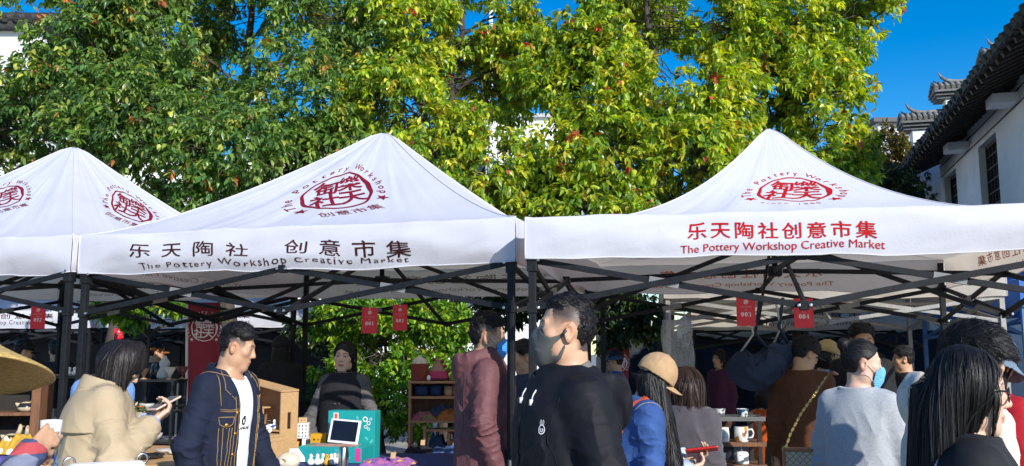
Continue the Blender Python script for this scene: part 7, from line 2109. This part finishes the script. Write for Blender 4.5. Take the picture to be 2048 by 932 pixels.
# ---------------------------------------------------------------- woman in the tan cap and denim jacket
def cap_woman():
    s = Fig('long-haired woman in a tan baseball cap and blue denim jacket, typing on a red-cased phone', (.60, 4.35), R(-84), 1.585, 'light', fem=True, pitch=R(-30), lean=R(4), h=.005,
            arms=(dict(el=(-.20, .10, 1.10), wr=(-.06, .27, 1.17), fd=(.35, .85, .25), pn=(.5, -.2, .8), curl=.7), dict(el=(.235, .02, 1.06), wr=(.10, .225, 1.13), fd=(-.30, .9, .15), pn=(-.5, -.2, .8), curl=.7)))
    s.build(closed=True); legs(s, M_TROUSB, M_SHOEW); k = s.k
    m = fabric('denim_blue', (.034, .085, .25), .8, bump=.3, bscale=500, var=.3, scale=10)
    def jk(P):
        d = s.coat(P, .80, .034, .036, .01, (.078, .074, .060), .95, .010, .009, 10, 3, .8, 6.1, neck=.076, yk=(.056, .062))
        c = np.maximum(ring(P, s.nb + V3(0, .012, .0) * k, .090 * k, .094 * k, .010, -.3, 3.0), (P[:, 1] - s.nb[1]) - .06)
        return sm(d, c, .008)
    j = wear(s, 'denim_jacket', jk, m, 1.05)
    b = MB(); S = s.sh[1]
    stitch(b, jk, [S + V3(.0, .09, .04) * k, S + V3(.03, .0, .065) * k, S + V3(.02, -.09, .03) * k], .0016); stitch(b, jk, [V3(-.14, -.2, 1.27) * k, V3(0, -.25, 1.26) * k, V3(.14, -.2, 1.27) * k], .0016)
    b.build('stitching', mat('thread_tan', (.42, .33, .2), .7), j)
    for A in s.arm:
        w, e = A['W'], A['E']; d = norm(w - e)
        b = MB(); b.tube([tuple(w - d * .065), tuple(w - d * .004)], [.058, .054], 14); b.build('turned_cuff', fabric('denim_pale', (.42, .52, .68), .85, bump=.4), j)
    b = MB(); q = onto(jk, [S + V3(-.055, .10, .0) * k, S + V3(-.045, .06, .05) * k, S + V3(-.040, .0, .07) * k, S + V3(-.04, -.07, .05) * k, S + V3(-.05, -.11, -.04) * k, S + V3(-.07, -.13, -.2) * k], .004)
    for p0, p1 in zip(q, q[1:]): b.bar(tuple(p0), tuple(p1), .024, .006, up=tuple(norm((p0 - s.B(0, 0, 1.2)))))
    st = b.build('bag_strap', fabric('strap_orange', (.62, .10, .025), .7)); st.matrix_world = s.obj.matrix_world
    st.location = s.obj.location; st.rotation_euler = s.obj.rotation_euler
    tag(st, 'orange-red bag strap over the shoulder of the denim jacket under the long hair', 'strap')
    s.long_hair(M_HAIR, 1.06 * k, back=.0, sides=.092, depth=.070, seed=14, n=6000, width=.0014, face=(.040, .052), sway=(.125, .075), flow=.4, wob=.016, thick=.001, capz=.02)
    s.cap(fabric('cap_tan', (.44, .28, .15), .8), tilt=-.05, t=.025, low=.014)
    hp = s.at((s.arm[0]['palm'] + s.arm[1]['palm']) / 2 + V3(0, .025, .035))
    phone('phone in a red case held by the woman in the tan cap', hp, (Vector((-.25, -.9, .3)), Vector((.9, -.2, .12))), mat('case_red', (.55, .02, .015), .35))
cap_woman()

# ---------------------------------------------------------------- woman in the grey jacket
def grey_woman():
    s = Fig('woman in a dusky grey jacket with reddish-brown hair, back turned, next to the ceramics rack', (.955, 5.0), R(-32), 1.50, 'light', fem=True, pitch=R(-15), yaw=R(-25), h=.006, arms=(None, None), wide=1.12)
    s.build(); legs(s); k = s.k
    wear(s, 'jacket', prm(s.coat, hem=.66, ew=.04, ed=.042, flare=.02, r=(.078, .070, .056), amp=.007, crease=.008, neck=.072, seed=9), fabric('brushed_grey', (.085, .075, .085), .9, sheen=.3, bump=.5), 1.05)
    s.long_hair(M_HAIRB, 1.17 * k, back=.02, sides=.098, depth=.06, seed=10, n=2200, width=.0019, face=(.048, .045), wob=.02)
grey_woman()

# ---------------------------------------------------------------- woman with the bun
def bun_woman():
    s = Fig('woman in a pale grey-blue belted cardigan, hair in a bun, wearing a blue mask', (1.655, 4.3), R(-38), 1.645, 'light', fem=True, yaw=R(-60), pitch=R(-6), h=.005, wide=.92,
            arms=(dict(el=(-.215, .03, 1.10), wr=(-.12, .22, 1.02)), dict(el=(.215, .04, 1.10), wr=(.08, .24, 1.03))))
    s.build(); legs(s, M_TROUS, M_SHOEW); k = s.k
    m = fabric('wool_greyblue', (.36, .385, .41), .95, var=.16, scale=140, bump=.35, bscale=420, sheen=.4)
    def jk(P):
        z = P[:, 2] / k
        return s.coat(P, .55, .034, .038, .03, (.076, .070, .056), 1.0, .008, .008, 9, 2.4, .5, 12.0, neck=.070, yk=(.054, .060)) + .016 * np.exp(-((z - 1.04) / .03) ** 2)
    j = wear(s, 'cardigan', jk, m, 1.0, .5)
    wear(s, 'belt', lambda P: np.maximum(np.abs(jk(P) - .005) - .005, np.abs(P[:, 2] - 1.04 * k + .03 * P[:, 0]) - .026), m, 1, .98, 1.1)
    wear(s, 'neckband', lambda P: ring(P, s.nb + V3(0, .012, .008) * k, .064 * k, .068 * k, .008, -.2, 1.3), fabric('trim_black', (.012, .012, .013)), 1, 1.38, 1.55)
    def hf(P):
        q = s.hl(P); d = ell(q, (0, -.014, .030), (.0765, .0965, .0885)) - .009 + .0012 * np.sin(np.arctan2(q[:, 0], q[:, 2] + .02) * 70)
        yb = np.interp(q[:, 2], [-.08, -.03, .0, .03, .055, .08, .10], [-.055, -.040, -.030, .020, .050, .070, .3]); d = smx(d, q[:, 1] - yb, .008)
        d = smx(d, -(np.hypot((q[:, 1] + .012) / .028, (q[:, 2] + .006) / .042) - 1) * .03, .006); d = smx(d, -.055 - q[:, 2], .008)
        bu = ell(q, (.0, -.108, .092), (.036, .034, .034)) + .004 * vnoise(q * 70)
        return sm(d, bu, .008) * s.hs
    h_ = field_obj('hair', hf, s.hc - .19, s.hc + .19, .0036, M_HAIR, s.obj)
    rng = np.random.default_rng(5); n = 1300
    V = np.zeros(len(h_.data.vertices) * 3, f32); h_.data.vertices.foreach_get('co', V); V = V.reshape(-1, 3); r = V[rng.integers(len(V), size=n)]
    tgt = s.hw((0, -.08, .09)); strands('hair_strand', hf, r, tgt - r, .07, rng, M_HAIR, h_, .0008, 7, 0, .0006, .02)
    q = s.hw(np.array([(0, -.085, .098)]))[0]
    b = MB(); b.lathe([(.030, -.006), (.036, 0), (.030, .006), (.026, 0), (.030, -.006)], tuple(s.hw((0, -.086, .076))), 14, close=False, rot=Matrix(s.Rh.tolist()) @ Matrix.Rotation(R(40), 3, 'X')); b.build('hair_tie', fabric('scrunchie', (.36, .13, .11)), h_)
    s.mask(fabric('mask_pale_blue', (.16, .46, .74), .7), 'pleated', M_WHITETAG)
    # chained handbag at her left hip
    bag = empty('handbag', s.at((-.25, .0, .07)), s.rz + R(25), 'cream diamond-patterned handbag with tan edges on a gold chain, at a hip', 'bag')
    mb = mat('bag_canvas', (.40, .34, .22), .6, .1, 20)
    nt = mb.node_tree; N = nt.nodes; L = nt.links; p = N['Principled BSDF']
    wv = [N.new('ShaderNodeTexWave') for _ in '12']; tc = N.new('ShaderNodeTexCoord')
    for w_, sg in zip(wv, (1, -1)):
        mp = N.new('ShaderNodeMapping'); mp.inputs['Rotation'].default_value = (0, sg * R(45), 0); L.new(tc.outputs['Object'], mp.inputs[0]); L.new(mp.outputs[0], w_.inputs[0]); w_.inputs['Scale'].default_value = 14; w_.bands_direction = 'X'
    mt = N.new('ShaderNodeMath'); mt.operation = 'MAXIMUM'; L.new(wv[0].outputs['Fac'], mt.inputs[0]); L.new(wv[1].outputs['Fac'], mt.inputs[1])
    cr = N.new('ShaderNodeValToRGB'); cr.color_ramp.elements[0].position = .90; cr.color_ramp.elements[0].color = (.46, .39, .26, 1); cr.color_ramp.elements[1].position = .97; cr.color_ramp.elements[1].color = (.20, .13, .07, 1)
    L.new(mt.outputs[0], cr.inputs[0]); L.new(cr.outputs[0], p.inputs['Base Color'])
    b = MB(); b.box((0, 0, .955), (.235, .07, .17), bev=.008); b.build('bag_body', mb, bag)
    b = MB(); lt = mat('leather_tan', (.33, .11, .035), .45)
    for sx in (-1, 1): b.box((sx * .119, 0, .955), (.012, .078, .178), bev=.004)
    b.box((0, 0, 1.046), (.24, .078, .014), bev=.004); b.box((0, 0, .866), (.24, .078, .014), bev=.004); b.build('trim', lt, bag)
    b = MB(); gold = mat('gold', (.78, .55, .20), .28, .1, metal=1.0)
    path = [Vector(v) for v in ((-.11, 0, 1.05), (-.085, .0, 1.12), (-.03, .0, 1.22), (.05, .0, 1.33), (.095, .0, 1.395))]
    seg = []
    for a_, c_ in zip(path, path[1:]):
        kk = max(1, int((c_ - a_).length / .013)); seg += [(a_ + (c_ - a_) * i / kk, a_ + (c_ - a_) * (i + 1.25) / kk) for i in range(kk)]
    for i, (a_, c_) in enumerate(seg):
        b.bar(a_, c_, .012 if i % 2 else .004, .004 if i % 2 else .012, bev=.0015)
    b.build('chain', gold, bag)
    b = MB(); b.bar((.06, 0, 1.34), (.12, .0, 1.425), .022, .008); b.bar((.12, 0, 1.425), (.15, .06, 1.41), .022, .008); b.build('shoulder_pad', lt, bag)
    b = MB(); b.lathe([(.014, -.003), (.017, 0), (.014, .003), (.011, 0), (.014, -.003)], (-.112, 0, 1.045), 12, close=False, rot=Matrix.Rotation(R(90), 3, 'X')); b.build('ring', gold, bag)
bun_woman()

# ---------------------------------------------------------------- man in the white hoodie
def hoodie_man():
    s = Fig('man in a cream hooded sweatshirt with bushy black hair, behind the long-haired woman in glasses', (1.45, 3.02), R(-82), 1.665, 'warm', yaw=R(-16), pitch=R(-20), lean=R(6), h=.0048, headscale=1.04, wide=1.02)
    s.build(); legs(s, M_TROUSB, M_SHOEW); k = s.k
    m = fabric('fleece_cream', (.64, .58, .49), .9, bump=.3, sheen=.2)
    def jk(P):
        d = s.coat(P, .76, .040, .042, .0, (.080, .072, .058), 1.0, .008, .008, 9, 2.6, .7, 15.0, neck=.080)
        hd = ell(P, s.nb + V3(0, -.120, .020) * k, V3(.110, .062, .108) * k)
        hd = smx(hd, -ell(P, s.nb + V3(0, -.085, .132) * k, V3(.078, .040, .085) * k), .010)
        hd = sm(hd, ring(P, s.nb + V3(0, -.075, .055) * k, .088 * k, .072 * k, .014 * k, -.15, 1.6), .010)
        for sg in (-1, 1): hd = sm(hd, cap_(P, s.nb + V3(sg * .09, -.02, .02) * k, s.nb + V3(sg * .03, .11, -.06) * k, .030 * k, .018 * k), .03)
        return sm(d, hd + .006 * (np.abs(vnoise(P * 18 + 2)) - .3) * (np.abs(P[:, 2] - s.nb[2]) < .15), .015)
    j = wear(s, 'hoodie', jk, m, 1.0)
    b = MB(); stitch(b, jk, [s.nb + V3(.10, -.10, .09) * k, s.nb + V3(.05, -.17, .07) * k, s.nb + V3(-.05, -.17, .07) * k], .002); stitch(b, jk, [s.nb + V3(.02, -.185, .02) * k, s.nb + V3(.02, -.19, -.07) * k], .002); b.build('seam', m, j)
    s.short_hair(M_HAIR, .040, .024, seed=9, n=6500, fr=(.088, .05), sweep=(0, .7, .1), slen=.045, width=.0009, back=-.075, lift=.2)
hoodie_man()

# ---------------------------------------------------------------- woman with glasses
def glasses_woman():
    s = Fig('woman with long straight black hair and black glasses, wearing a black jacket', (1.215, 2.42), R(-106), 1.595, 'light', fem=True, pitch=R(-2), yaw=R(-4), h=.0034, headscale=1.04)
    s.build(); legs(s); k = s.k
    wear(s, 'jacket', prm(s.coat, hem=.72, ew=.036, ed=.038, amp=.007, crease=.008, neck=.072, seed=21, r=(.074, .066, .052)), fabric('jersey_black', (.012, .012, .015), .7), 1.9)
    jf = prm(s.coat, hem=.72, ew=.036, ed=.038, amp=.007, crease=.008, neck=.072, seed=21, r=(.074, .066, .052))
    b = MB()
    for o in (0, .012): stitch(b, jf, [s.sh[1] + V3(-.03, -.11 - o, .03) * k, s.sh[1] + V3(-.02, -.13 - o, -.06) * k, s.sh[1] + V3(-.02, -.12 - o, -.25) * k], .0018)
    b.build('piping', M_WHITETAG, s.obj)
    s.long_hair(M_HAIR, 1.10 * k, back=.035, sides=.088, depth=.072, seed=24, n=10000, width=.0008, face=(.058, .040), wob=.008, thick=.012, steps=18, openside=True, cyo=-.032, dp0=.074, flow=.5, part=.0)
    b = MB(); hw = lambda *a: tuple(s.hw(a))
    for sg in (-1, 1):
        a = np.linspace(0, 2 * np.pi, 21)
        b.tube([hw(sg * .034 + .026 * math.cos(t) * (1 if abs(math.cos(t)) < .8 else .97), .108 - .35 * abs(.034 * sg + .026 * math.cos(t)) ** 1.2, .000 + .019 * math.sin(t)) for t in a], .0022, 6)
        b.tube([hw(sg * .060, .096, .010), hw(sg * .078, .060, .012), hw(sg * .084, .010, .012), hw(sg * .082, -.02, .004)], .0026, 6)
    b.tube([hw(-.010, .106, .004), hw(0, .108, .008), hw(.010, .106, .004)], .002, 6)
    b.build('glasses', M_GLASSF, s.obj)
    # loose locks in front of the ear
    rng = np.random.default_rng(2); n = 40
    hf = lambda P: s.head(P)
    rt = s.hw(np.c_[rng.uniform(.055, .075, n), rng.uniform(.045, .072, n), rng.uniform(.055, .075, n)])
    strands('hair_lock', hf, rt, np.tile([0, 0.02, -1.], (n, 1)), rng.uniform(.14, .26, n), rng, M_HAIR, s.obj, .0012, 12, .4, .006, .05)
glasses_woman()

# ---------------------------------------------------------------- shopper with the grey cap and red top
def grey_cap():
    s = Fig('shopper in a grey-blue soft hat and red top, behind the woman in glasses', (1.84, 3.5), R(-62), 1.66, 'light', fem=True, pitch=R(-8), h=.006, headscale=1.08)
    s.build(); legs(s); k = s.k
    wear(s, 'red_top', prm(s.coat, hem=.76, ew=.034, ed=.036, amp=.007, crease=.008, seed=31, r=(.076, .068, .054)), fabric('knit_red', (.42, .012, .022), .85), 1.1)
    s.long_hair(M_HAIR, 1.42 * k, sides=.082, depth=.055, seed=31, n=900, width=.002, thick=.006)
    c = s.cap(fabric('hat_greyblue', (.17, .23, .30), .9, bump=.5), tilt=-.18, t=.026, low=.004, name='hat', brim=False)
    def g(P):
        q = s.hl(P) @ rotm('X', -.18); r = np.hypot(q[:, 0] / .093, (q[:, 1] + .014) / .113)
        z = .012 - .10 * np.clip(r - 1, 0, 1) + .006 * vnoise(q * 18)
        return np.maximum(np.maximum((r - 1.42) * .09, (.98 - r) * .09), np.abs(q[:, 2] - z) - .004) * s.hs
    field_obj('brim', g, s.hc - .25, s.hc + .25, .005, fabric('hat_greyblue', (.17, .23, .30)), c)
    def g2(P):
        q = s.hl(P) @ rotm('X', -.18); return np.maximum(np.abs(ell(q, (0, -.014, .034), (.104, .124, .115)) ) - .0025, np.abs(q[:, 2] - .020) - .008) * s.hs
    field_obj('hat_band', g2, s.hc - .2, s.hc + .2, .004, fabric('trim_black', (.012, .012, .013)), c)
grey_cap()

# ---------------------------------------------------------------- person in the straw hat
def hat_person():
    s = Fig('person in a wide conical straw hat and plaid shirt, holding a white cup', (-1.87, 3.0), R(-58), 1.60, 'tan', pitch=R(-6), h=.0044,
            arms=(dict(el=(-.24, .08, 1.12), wr=(-.06, .27, 1.32), fd=(.4, .5, .5), pn=(.6, -.1, .2), curl=.6), dict(el=(.25, .10, 1.15), wr=(.10, .27, 1.37), fd=(-.45, .6, .45), pn=(-.6, -.1, .0), curl=.62)))
    s.build(); legs(s, M_TROUS); k = s.k
    mp = mat('plaid', (.2, .2, .25), .85, .1, 30, .3, 400)
    nt = mp.node_tree; N = nt.nodes; L = nt.links; p = N['Principled BSDF']; tc = N.new('ShaderNodeTexCoord')
    sx = N.new('ShaderNodeSeparateXYZ'); L.new(tc.outputs['Object'], sx.inputs[0])
    def stripe(out, freq, ph):
        a = N.new('ShaderNodeMath'); a.operation = 'MULTIPLY_ADD'; L.new(out, a.inputs[0]); a.inputs[1].default_value = freq; a.inputs[2].default_value = ph
        b_ = N.new('ShaderNodeMath'); b_.operation = 'SINE'; L.new(a.outputs[0], b_.inputs[0])
        c = N.new('ShaderNodeMath'); c.operation = 'GREATER_THAN'; L.new(b_.outputs[0], c.inputs[0]); c.inputs[1].default_value = .2; return c
    s1, s2 = stripe(sx.outputs['Z'], 75, 0), stripe(sx.outputs['X'], 75, 1)
    m1 = N.new('ShaderNodeMix'); m1.data_type = 'RGBA'; m1.inputs['A'].default_value = (.05, .07, .16, 1); m1.inputs['B'].default_value = (.42, .06, .07, 1); L.new(s1.outputs[0], m1.inputs['Factor'])
    m2 = N.new('ShaderNodeMix'); m2.data_type = 'RGBA'; m2.inputs['B'].default_value = (.30, .32, .40, 1); L.new(m1.outputs['Result'], m2.inputs['A'])
    m3 = N.new('ShaderNodeMath'); m3.operation = 'MULTIPLY'; L.new(s2.outputs[0], m3.inputs[0]); m3.inputs[1].default_value = .55; L.new(m3.outputs[0], m2.inputs['Factor']); L.new(m2.outputs['Result'], p.inputs['Base Color'])
    wear(s, 'plaid_shirt', prm(s.coat, hem=.72, ew=.034, ed=.036, amp=.007, crease=.009, seed=41, r=(.076, .068, .056)), mp, 1.1)
    s.long_hair(M_HAIR, 1.40 * k, sides=.080, depth=.05, seed=41, n=600, width=.002, thick=.006)
    hat = MB(); c = s.hw((0, -.012, .0)); n = 72; rng = np.random.default_rng(2); rings = []
    prof = [(.0, .205), (.02, .202), (.06, .175), (.10, .142), (.15, .108), (.20, .080), (.25, .055), (.285, .036), (.290, .028)]
    for r, z in prof: rings.append([hat.bm.verts.new((c[0] + r * math.cos(2 * math.pi * i / n), c[1] + r * math.sin(2 * math.pi * i / n), c[2] + z + r * .05 * math.sin(4 * math.pi * i / n + 1) - .16 * r * max(0, math.cos(2 * math.pi * i / n - .4)))) for i in range(n)])
    for A, B in zip(rings, rings[1:]):
        for i in range(n): hat.bm.faces.new((A[i], A[(i + 1) % n], B[(i + 1) % n], B[i])).smooth = True
    bmesh.ops.rotate(hat.bm, verts=hat.bm.verts[:], cent=tuple(s.hw((0, 0, .07))), matrix=Matrix.Rotation(R(-19), 3, 'Y'))
    geo = bmesh.ops.solidify(hat.bm, geom=hat.bm.faces[:], thickness=.007)
    ms = mat('straw', (.62, .42, .14), .75, .35, 40, .8, 90, stretch=(1, 1, 8))
    ho = hat.build('straw_hat', ms, s.obj)
    b = MB(); b.tube([tuple(s.hw((.092, .0, .05))), tuple(s.hw((.088, .01, -.04))), tuple(s.hw((.05, .05, -.11))), tuple(s.hw((0, .07, -.125)))], .007, 6)
    b.tube([tuple(s.hw((-.092, .0, .05))), tuple(s.hw((-.088, .01, -.04))), tuple(s.hw((-.05, .05, -.11))), tuple(s.hw((0, .07, -.125)))], .007, 6); b.build('chin_strap', fabric('strap_dark', (.04, .02, .018)), ho)
    b = MB(); b.lathe([(.001, 0), (.026, 0), (.032, .03), (.036, .075), (.033, .075), (.029, .03), (.001, .008)], (0, 0, -.04), 20, close=False)
    tag(b.build('cup', mat('porcelain', (.74, .74, .74), .18, .05), loc=s.at(s.arm[1]['palm'] + V3(-.03, .02, .02))), 'small white cup held by the person in the straw hat', 'cup')
hat_person()

# ---------------------------------------------------------------- people further back
def crowd(label, px, Y, H, rz, top, tcol, hair='short', hc=None, skin='warm', fem=False, pitch=0, lean=0, yaw=0, cap=None, tm=None, hem=.78, seat=None, arms=(None, None), h=.008, wide=1.0, backpack=None, sheen=0, zend=1.36, hatt=.018, brim=True, n=500, sleeve=1.0, maskm=None):
    x = (px - 1024) / FPX * (Y * math.cos(PITCH) + 0)
    s = Fig(label, ((px - 1024) / FPX * Y * 1.0, Y), R(rz), H, skin, fem=fem, pitch=R(pitch), lean=R(lean), yaw=R(yaw), h=h, seat=seat, arms=arms, wide=wide)
    s.build(lambda q: np.clip((q[:, 2] - .0) / .04, 0, 1) * (q[:, 1] < .05) * .8 if hair == 'short' else (np.clip((q[:, 2] - .01) / .03, 0, 1) * (q[:, 1] < .06) * .7 if hair == 'bald' else q[:, 0] * 0)); legs(s, tm or M_TROUS, M_SHOE)
    wear(s, top, prm(s.coat, hem=hem, ew=.032, ed=.034, amp=.007, crease=.008, seed=px * .1, r=(.074, .066, .052), frac=sleeve), fabric('cloth_' + '_'.join(str(int(c * 1000)) for c in tcol), tcol, .85), 1.1)
    if hair == 'short': s.short_hair(hc or M_HAIR, .024, .008, seed=px, n=n, slen=.03, width=.0024)
    elif hair == 'long': s.long_hair(hc or M_HAIR, zend * s.k + s.zo, seed=px, n=n, width=.0028, sides=.085, capz=None if cap is None else .015, thick=.014 if cap is None else .001)
    elif hair == 'bald': pass
    if cap is not None: s.cap(fabric('cap_' + '_'.join(str(int(c * 1000)) for c in cap), cap, .8), tilt=-.06, t=hatt, low=.022, brim=brim)
    if backpack:
        def bp(P): return sm(sbox(P, s.B(0, -.20, 1.22), V3(.14, .07, .20) * s.k, .05), ell(P, s.B(0, -.24, 1.12), V3(.11, .06, .09) * s.k), .03)
        o = field_obj('backpack', bp, s.B(0, -.2, 1.2) - .3, s.B(0, -.2, 1.2) + .32, .01, fabric('pack_dark', backpack), s.obj)
    if maskm: s.mask(maskm, 'pleated')
    return s
crowd('man in a dark brown sweater and black cap, back turned, beside the denim bags', 1597, 6.3, 1.69, -28, 'sweater', (.085, .032, .014), cap=(.010, .010, .011), pitch=-18, yaw=-45, h=.006, wide=.95, n=900, skin='tan')
crowd('person in a tan baseball cap and pale denim shirt, just behind the brown-sweater man', 1643, 7.25, 1.67, -75, 'shirt', (.20, .33, .48), cap=(.50, .36, .17), pitch=-12, hair='long', zend=1.42, fem=True)
crowd('tall man in black whose forehead shows above the woman with the bun', 1717, 6.9, 1.79, 176, 'jacket', (.012, .012, .014), skin='tan', pitch=-6)
crowd('seated woman in an orange pullover behind the ceramics rack', 1522, 8.4, 1.66, -62, 'pullover', (.50, .085, .015), seat=.45, hair='long', fem=True, zend=1.44, pitch=-10, arms=(dict(el=(-.24, .08, 1.12), wr=(-.12, .28, 1.05)), dict(el=(.26, .10, 1.12), wr=(.16, .30, 1.02))))
crowd('crouching boy in a dark olive jacket, head down, beside the ceramics rack', 1548, 7.3, 1.55, -70, 'jacket', (.05, .048, .042), seat=.42, pitch=-20, lean=10, tm=M_TROUSB, skin='light', arms=(dict(el=(-.2, .16, 1.12), wr=(-.06, .26, 1.25)), dict(el=(.24, .16, 1.12), wr=(.08, .28, 1.25))))
crowd('person in a navy jacket facing left, half hidden behind the two black posts', 1056, 6.35, 1.66, 98, 'jacket', (.022, .035, .075), pitch=-10, arms=(dict(el=(-.25, .06, 1.12), wr=(-.14, .28, 1.12)), None), skin='tan')
crowd('person bending in a blue and white shirt, on the far side of the trench-coat woman', 196, 5.45, 1.66, -12, 'shirt', (.16, .30, .58), lean=14, pitch=-18, hair='long', fem=True, zend=1.40)
crowd('woman in black with her hair tied back, standing in deep shade behind the denim-jacket man', 566, 8.8, 1.72, 8, 'coat', (.012, .012, .016), fem=True, hair='long', zend=1.42, hem=.6, cap=(.012, .012, .014))
crowd('man with a black cap and backpack in the shade at the far left', 52, 9.4, 1.70, -50, 'shirt', (.36, .38, .42), cap=(.012, .012, .016), backpack=(.02, .025, .06), pitch=-8, h=.009, skin='light')
crowd('dark-haired woman at the far left, above the straw hat', 14, 8.7, 1.60, -25, 'coat', (.02, .022, .03), hair='long', fem=True, h=.009)
crowd('man in a black T-shirt facing left in front of the white boundary wall', 921, 12.8, 1.63, 84, 'tshirt', (.012, .012, .014), h=.010, sleeve=.1, skin='tan', n=250)
crowd('slim person in dark red by the white boundary wall, left of the black T-shirt man', 852, 12.6, 1.58, -60, 'top', (.06, .02, .018), h=.010, hair='long', fem=True, n=250)
crowd('man in a blue jacket near the shrub, beyond the black anorak', 1229, 9.9, 1.58, 70, 'jacket', (.03, .09, .24), h=.009, n=300, cap=(.03, .07, .16), tm=M_TROUSB)
crowd('close-cropped man in black looking left in the shade of the tent alley', 1800, 8.0, 1.62, 72, 'jacket', (.012, .012, .014), h=.008, skin='tan', n=400)
crowd('dark-clothed woman in the tent alley left of the close-cropped man', 1748, 9.0, 1.56, 150, 'coat', (.014, .014, .018), hair='long', fem=True, h=.009)
crowd('man in dark grey standing in shade just right of the double post', 122, 10.2, 1.70, 30, 'jacket', (.03, .03, .035), h=.010, n=250, skin='tan')
crowd('person with an orange-brown cap in deep shade behind the gourd bottle', 318, 10.9, 1.68, -60, 'coat', (.015, .015, .02), h=.010, n=250, cap=(.32, .11, .03), skin='tan')
crowd('man in a dark green jacket in the shade between the red banner and the seller', 470, 11.2, 1.72, 150, 'jacket', (.02, .035, .025), h=.010, n=250, skin='tan')
crowd('woman in a plum coat deep in the alley right of the plastic bag', 1436, 10.8, 1.60, 120, 'coat', (.08, .02, .05), h=.010, n=250, hair='long', fem=True, skin='warm')
crowd('man in a grey pullover deep in the alley, left of the dark-clothed woman', 1680, 10.9, 1.70, 170, 'pullover', (.10, .10, .11), h=.010, n=250, skin='tan')
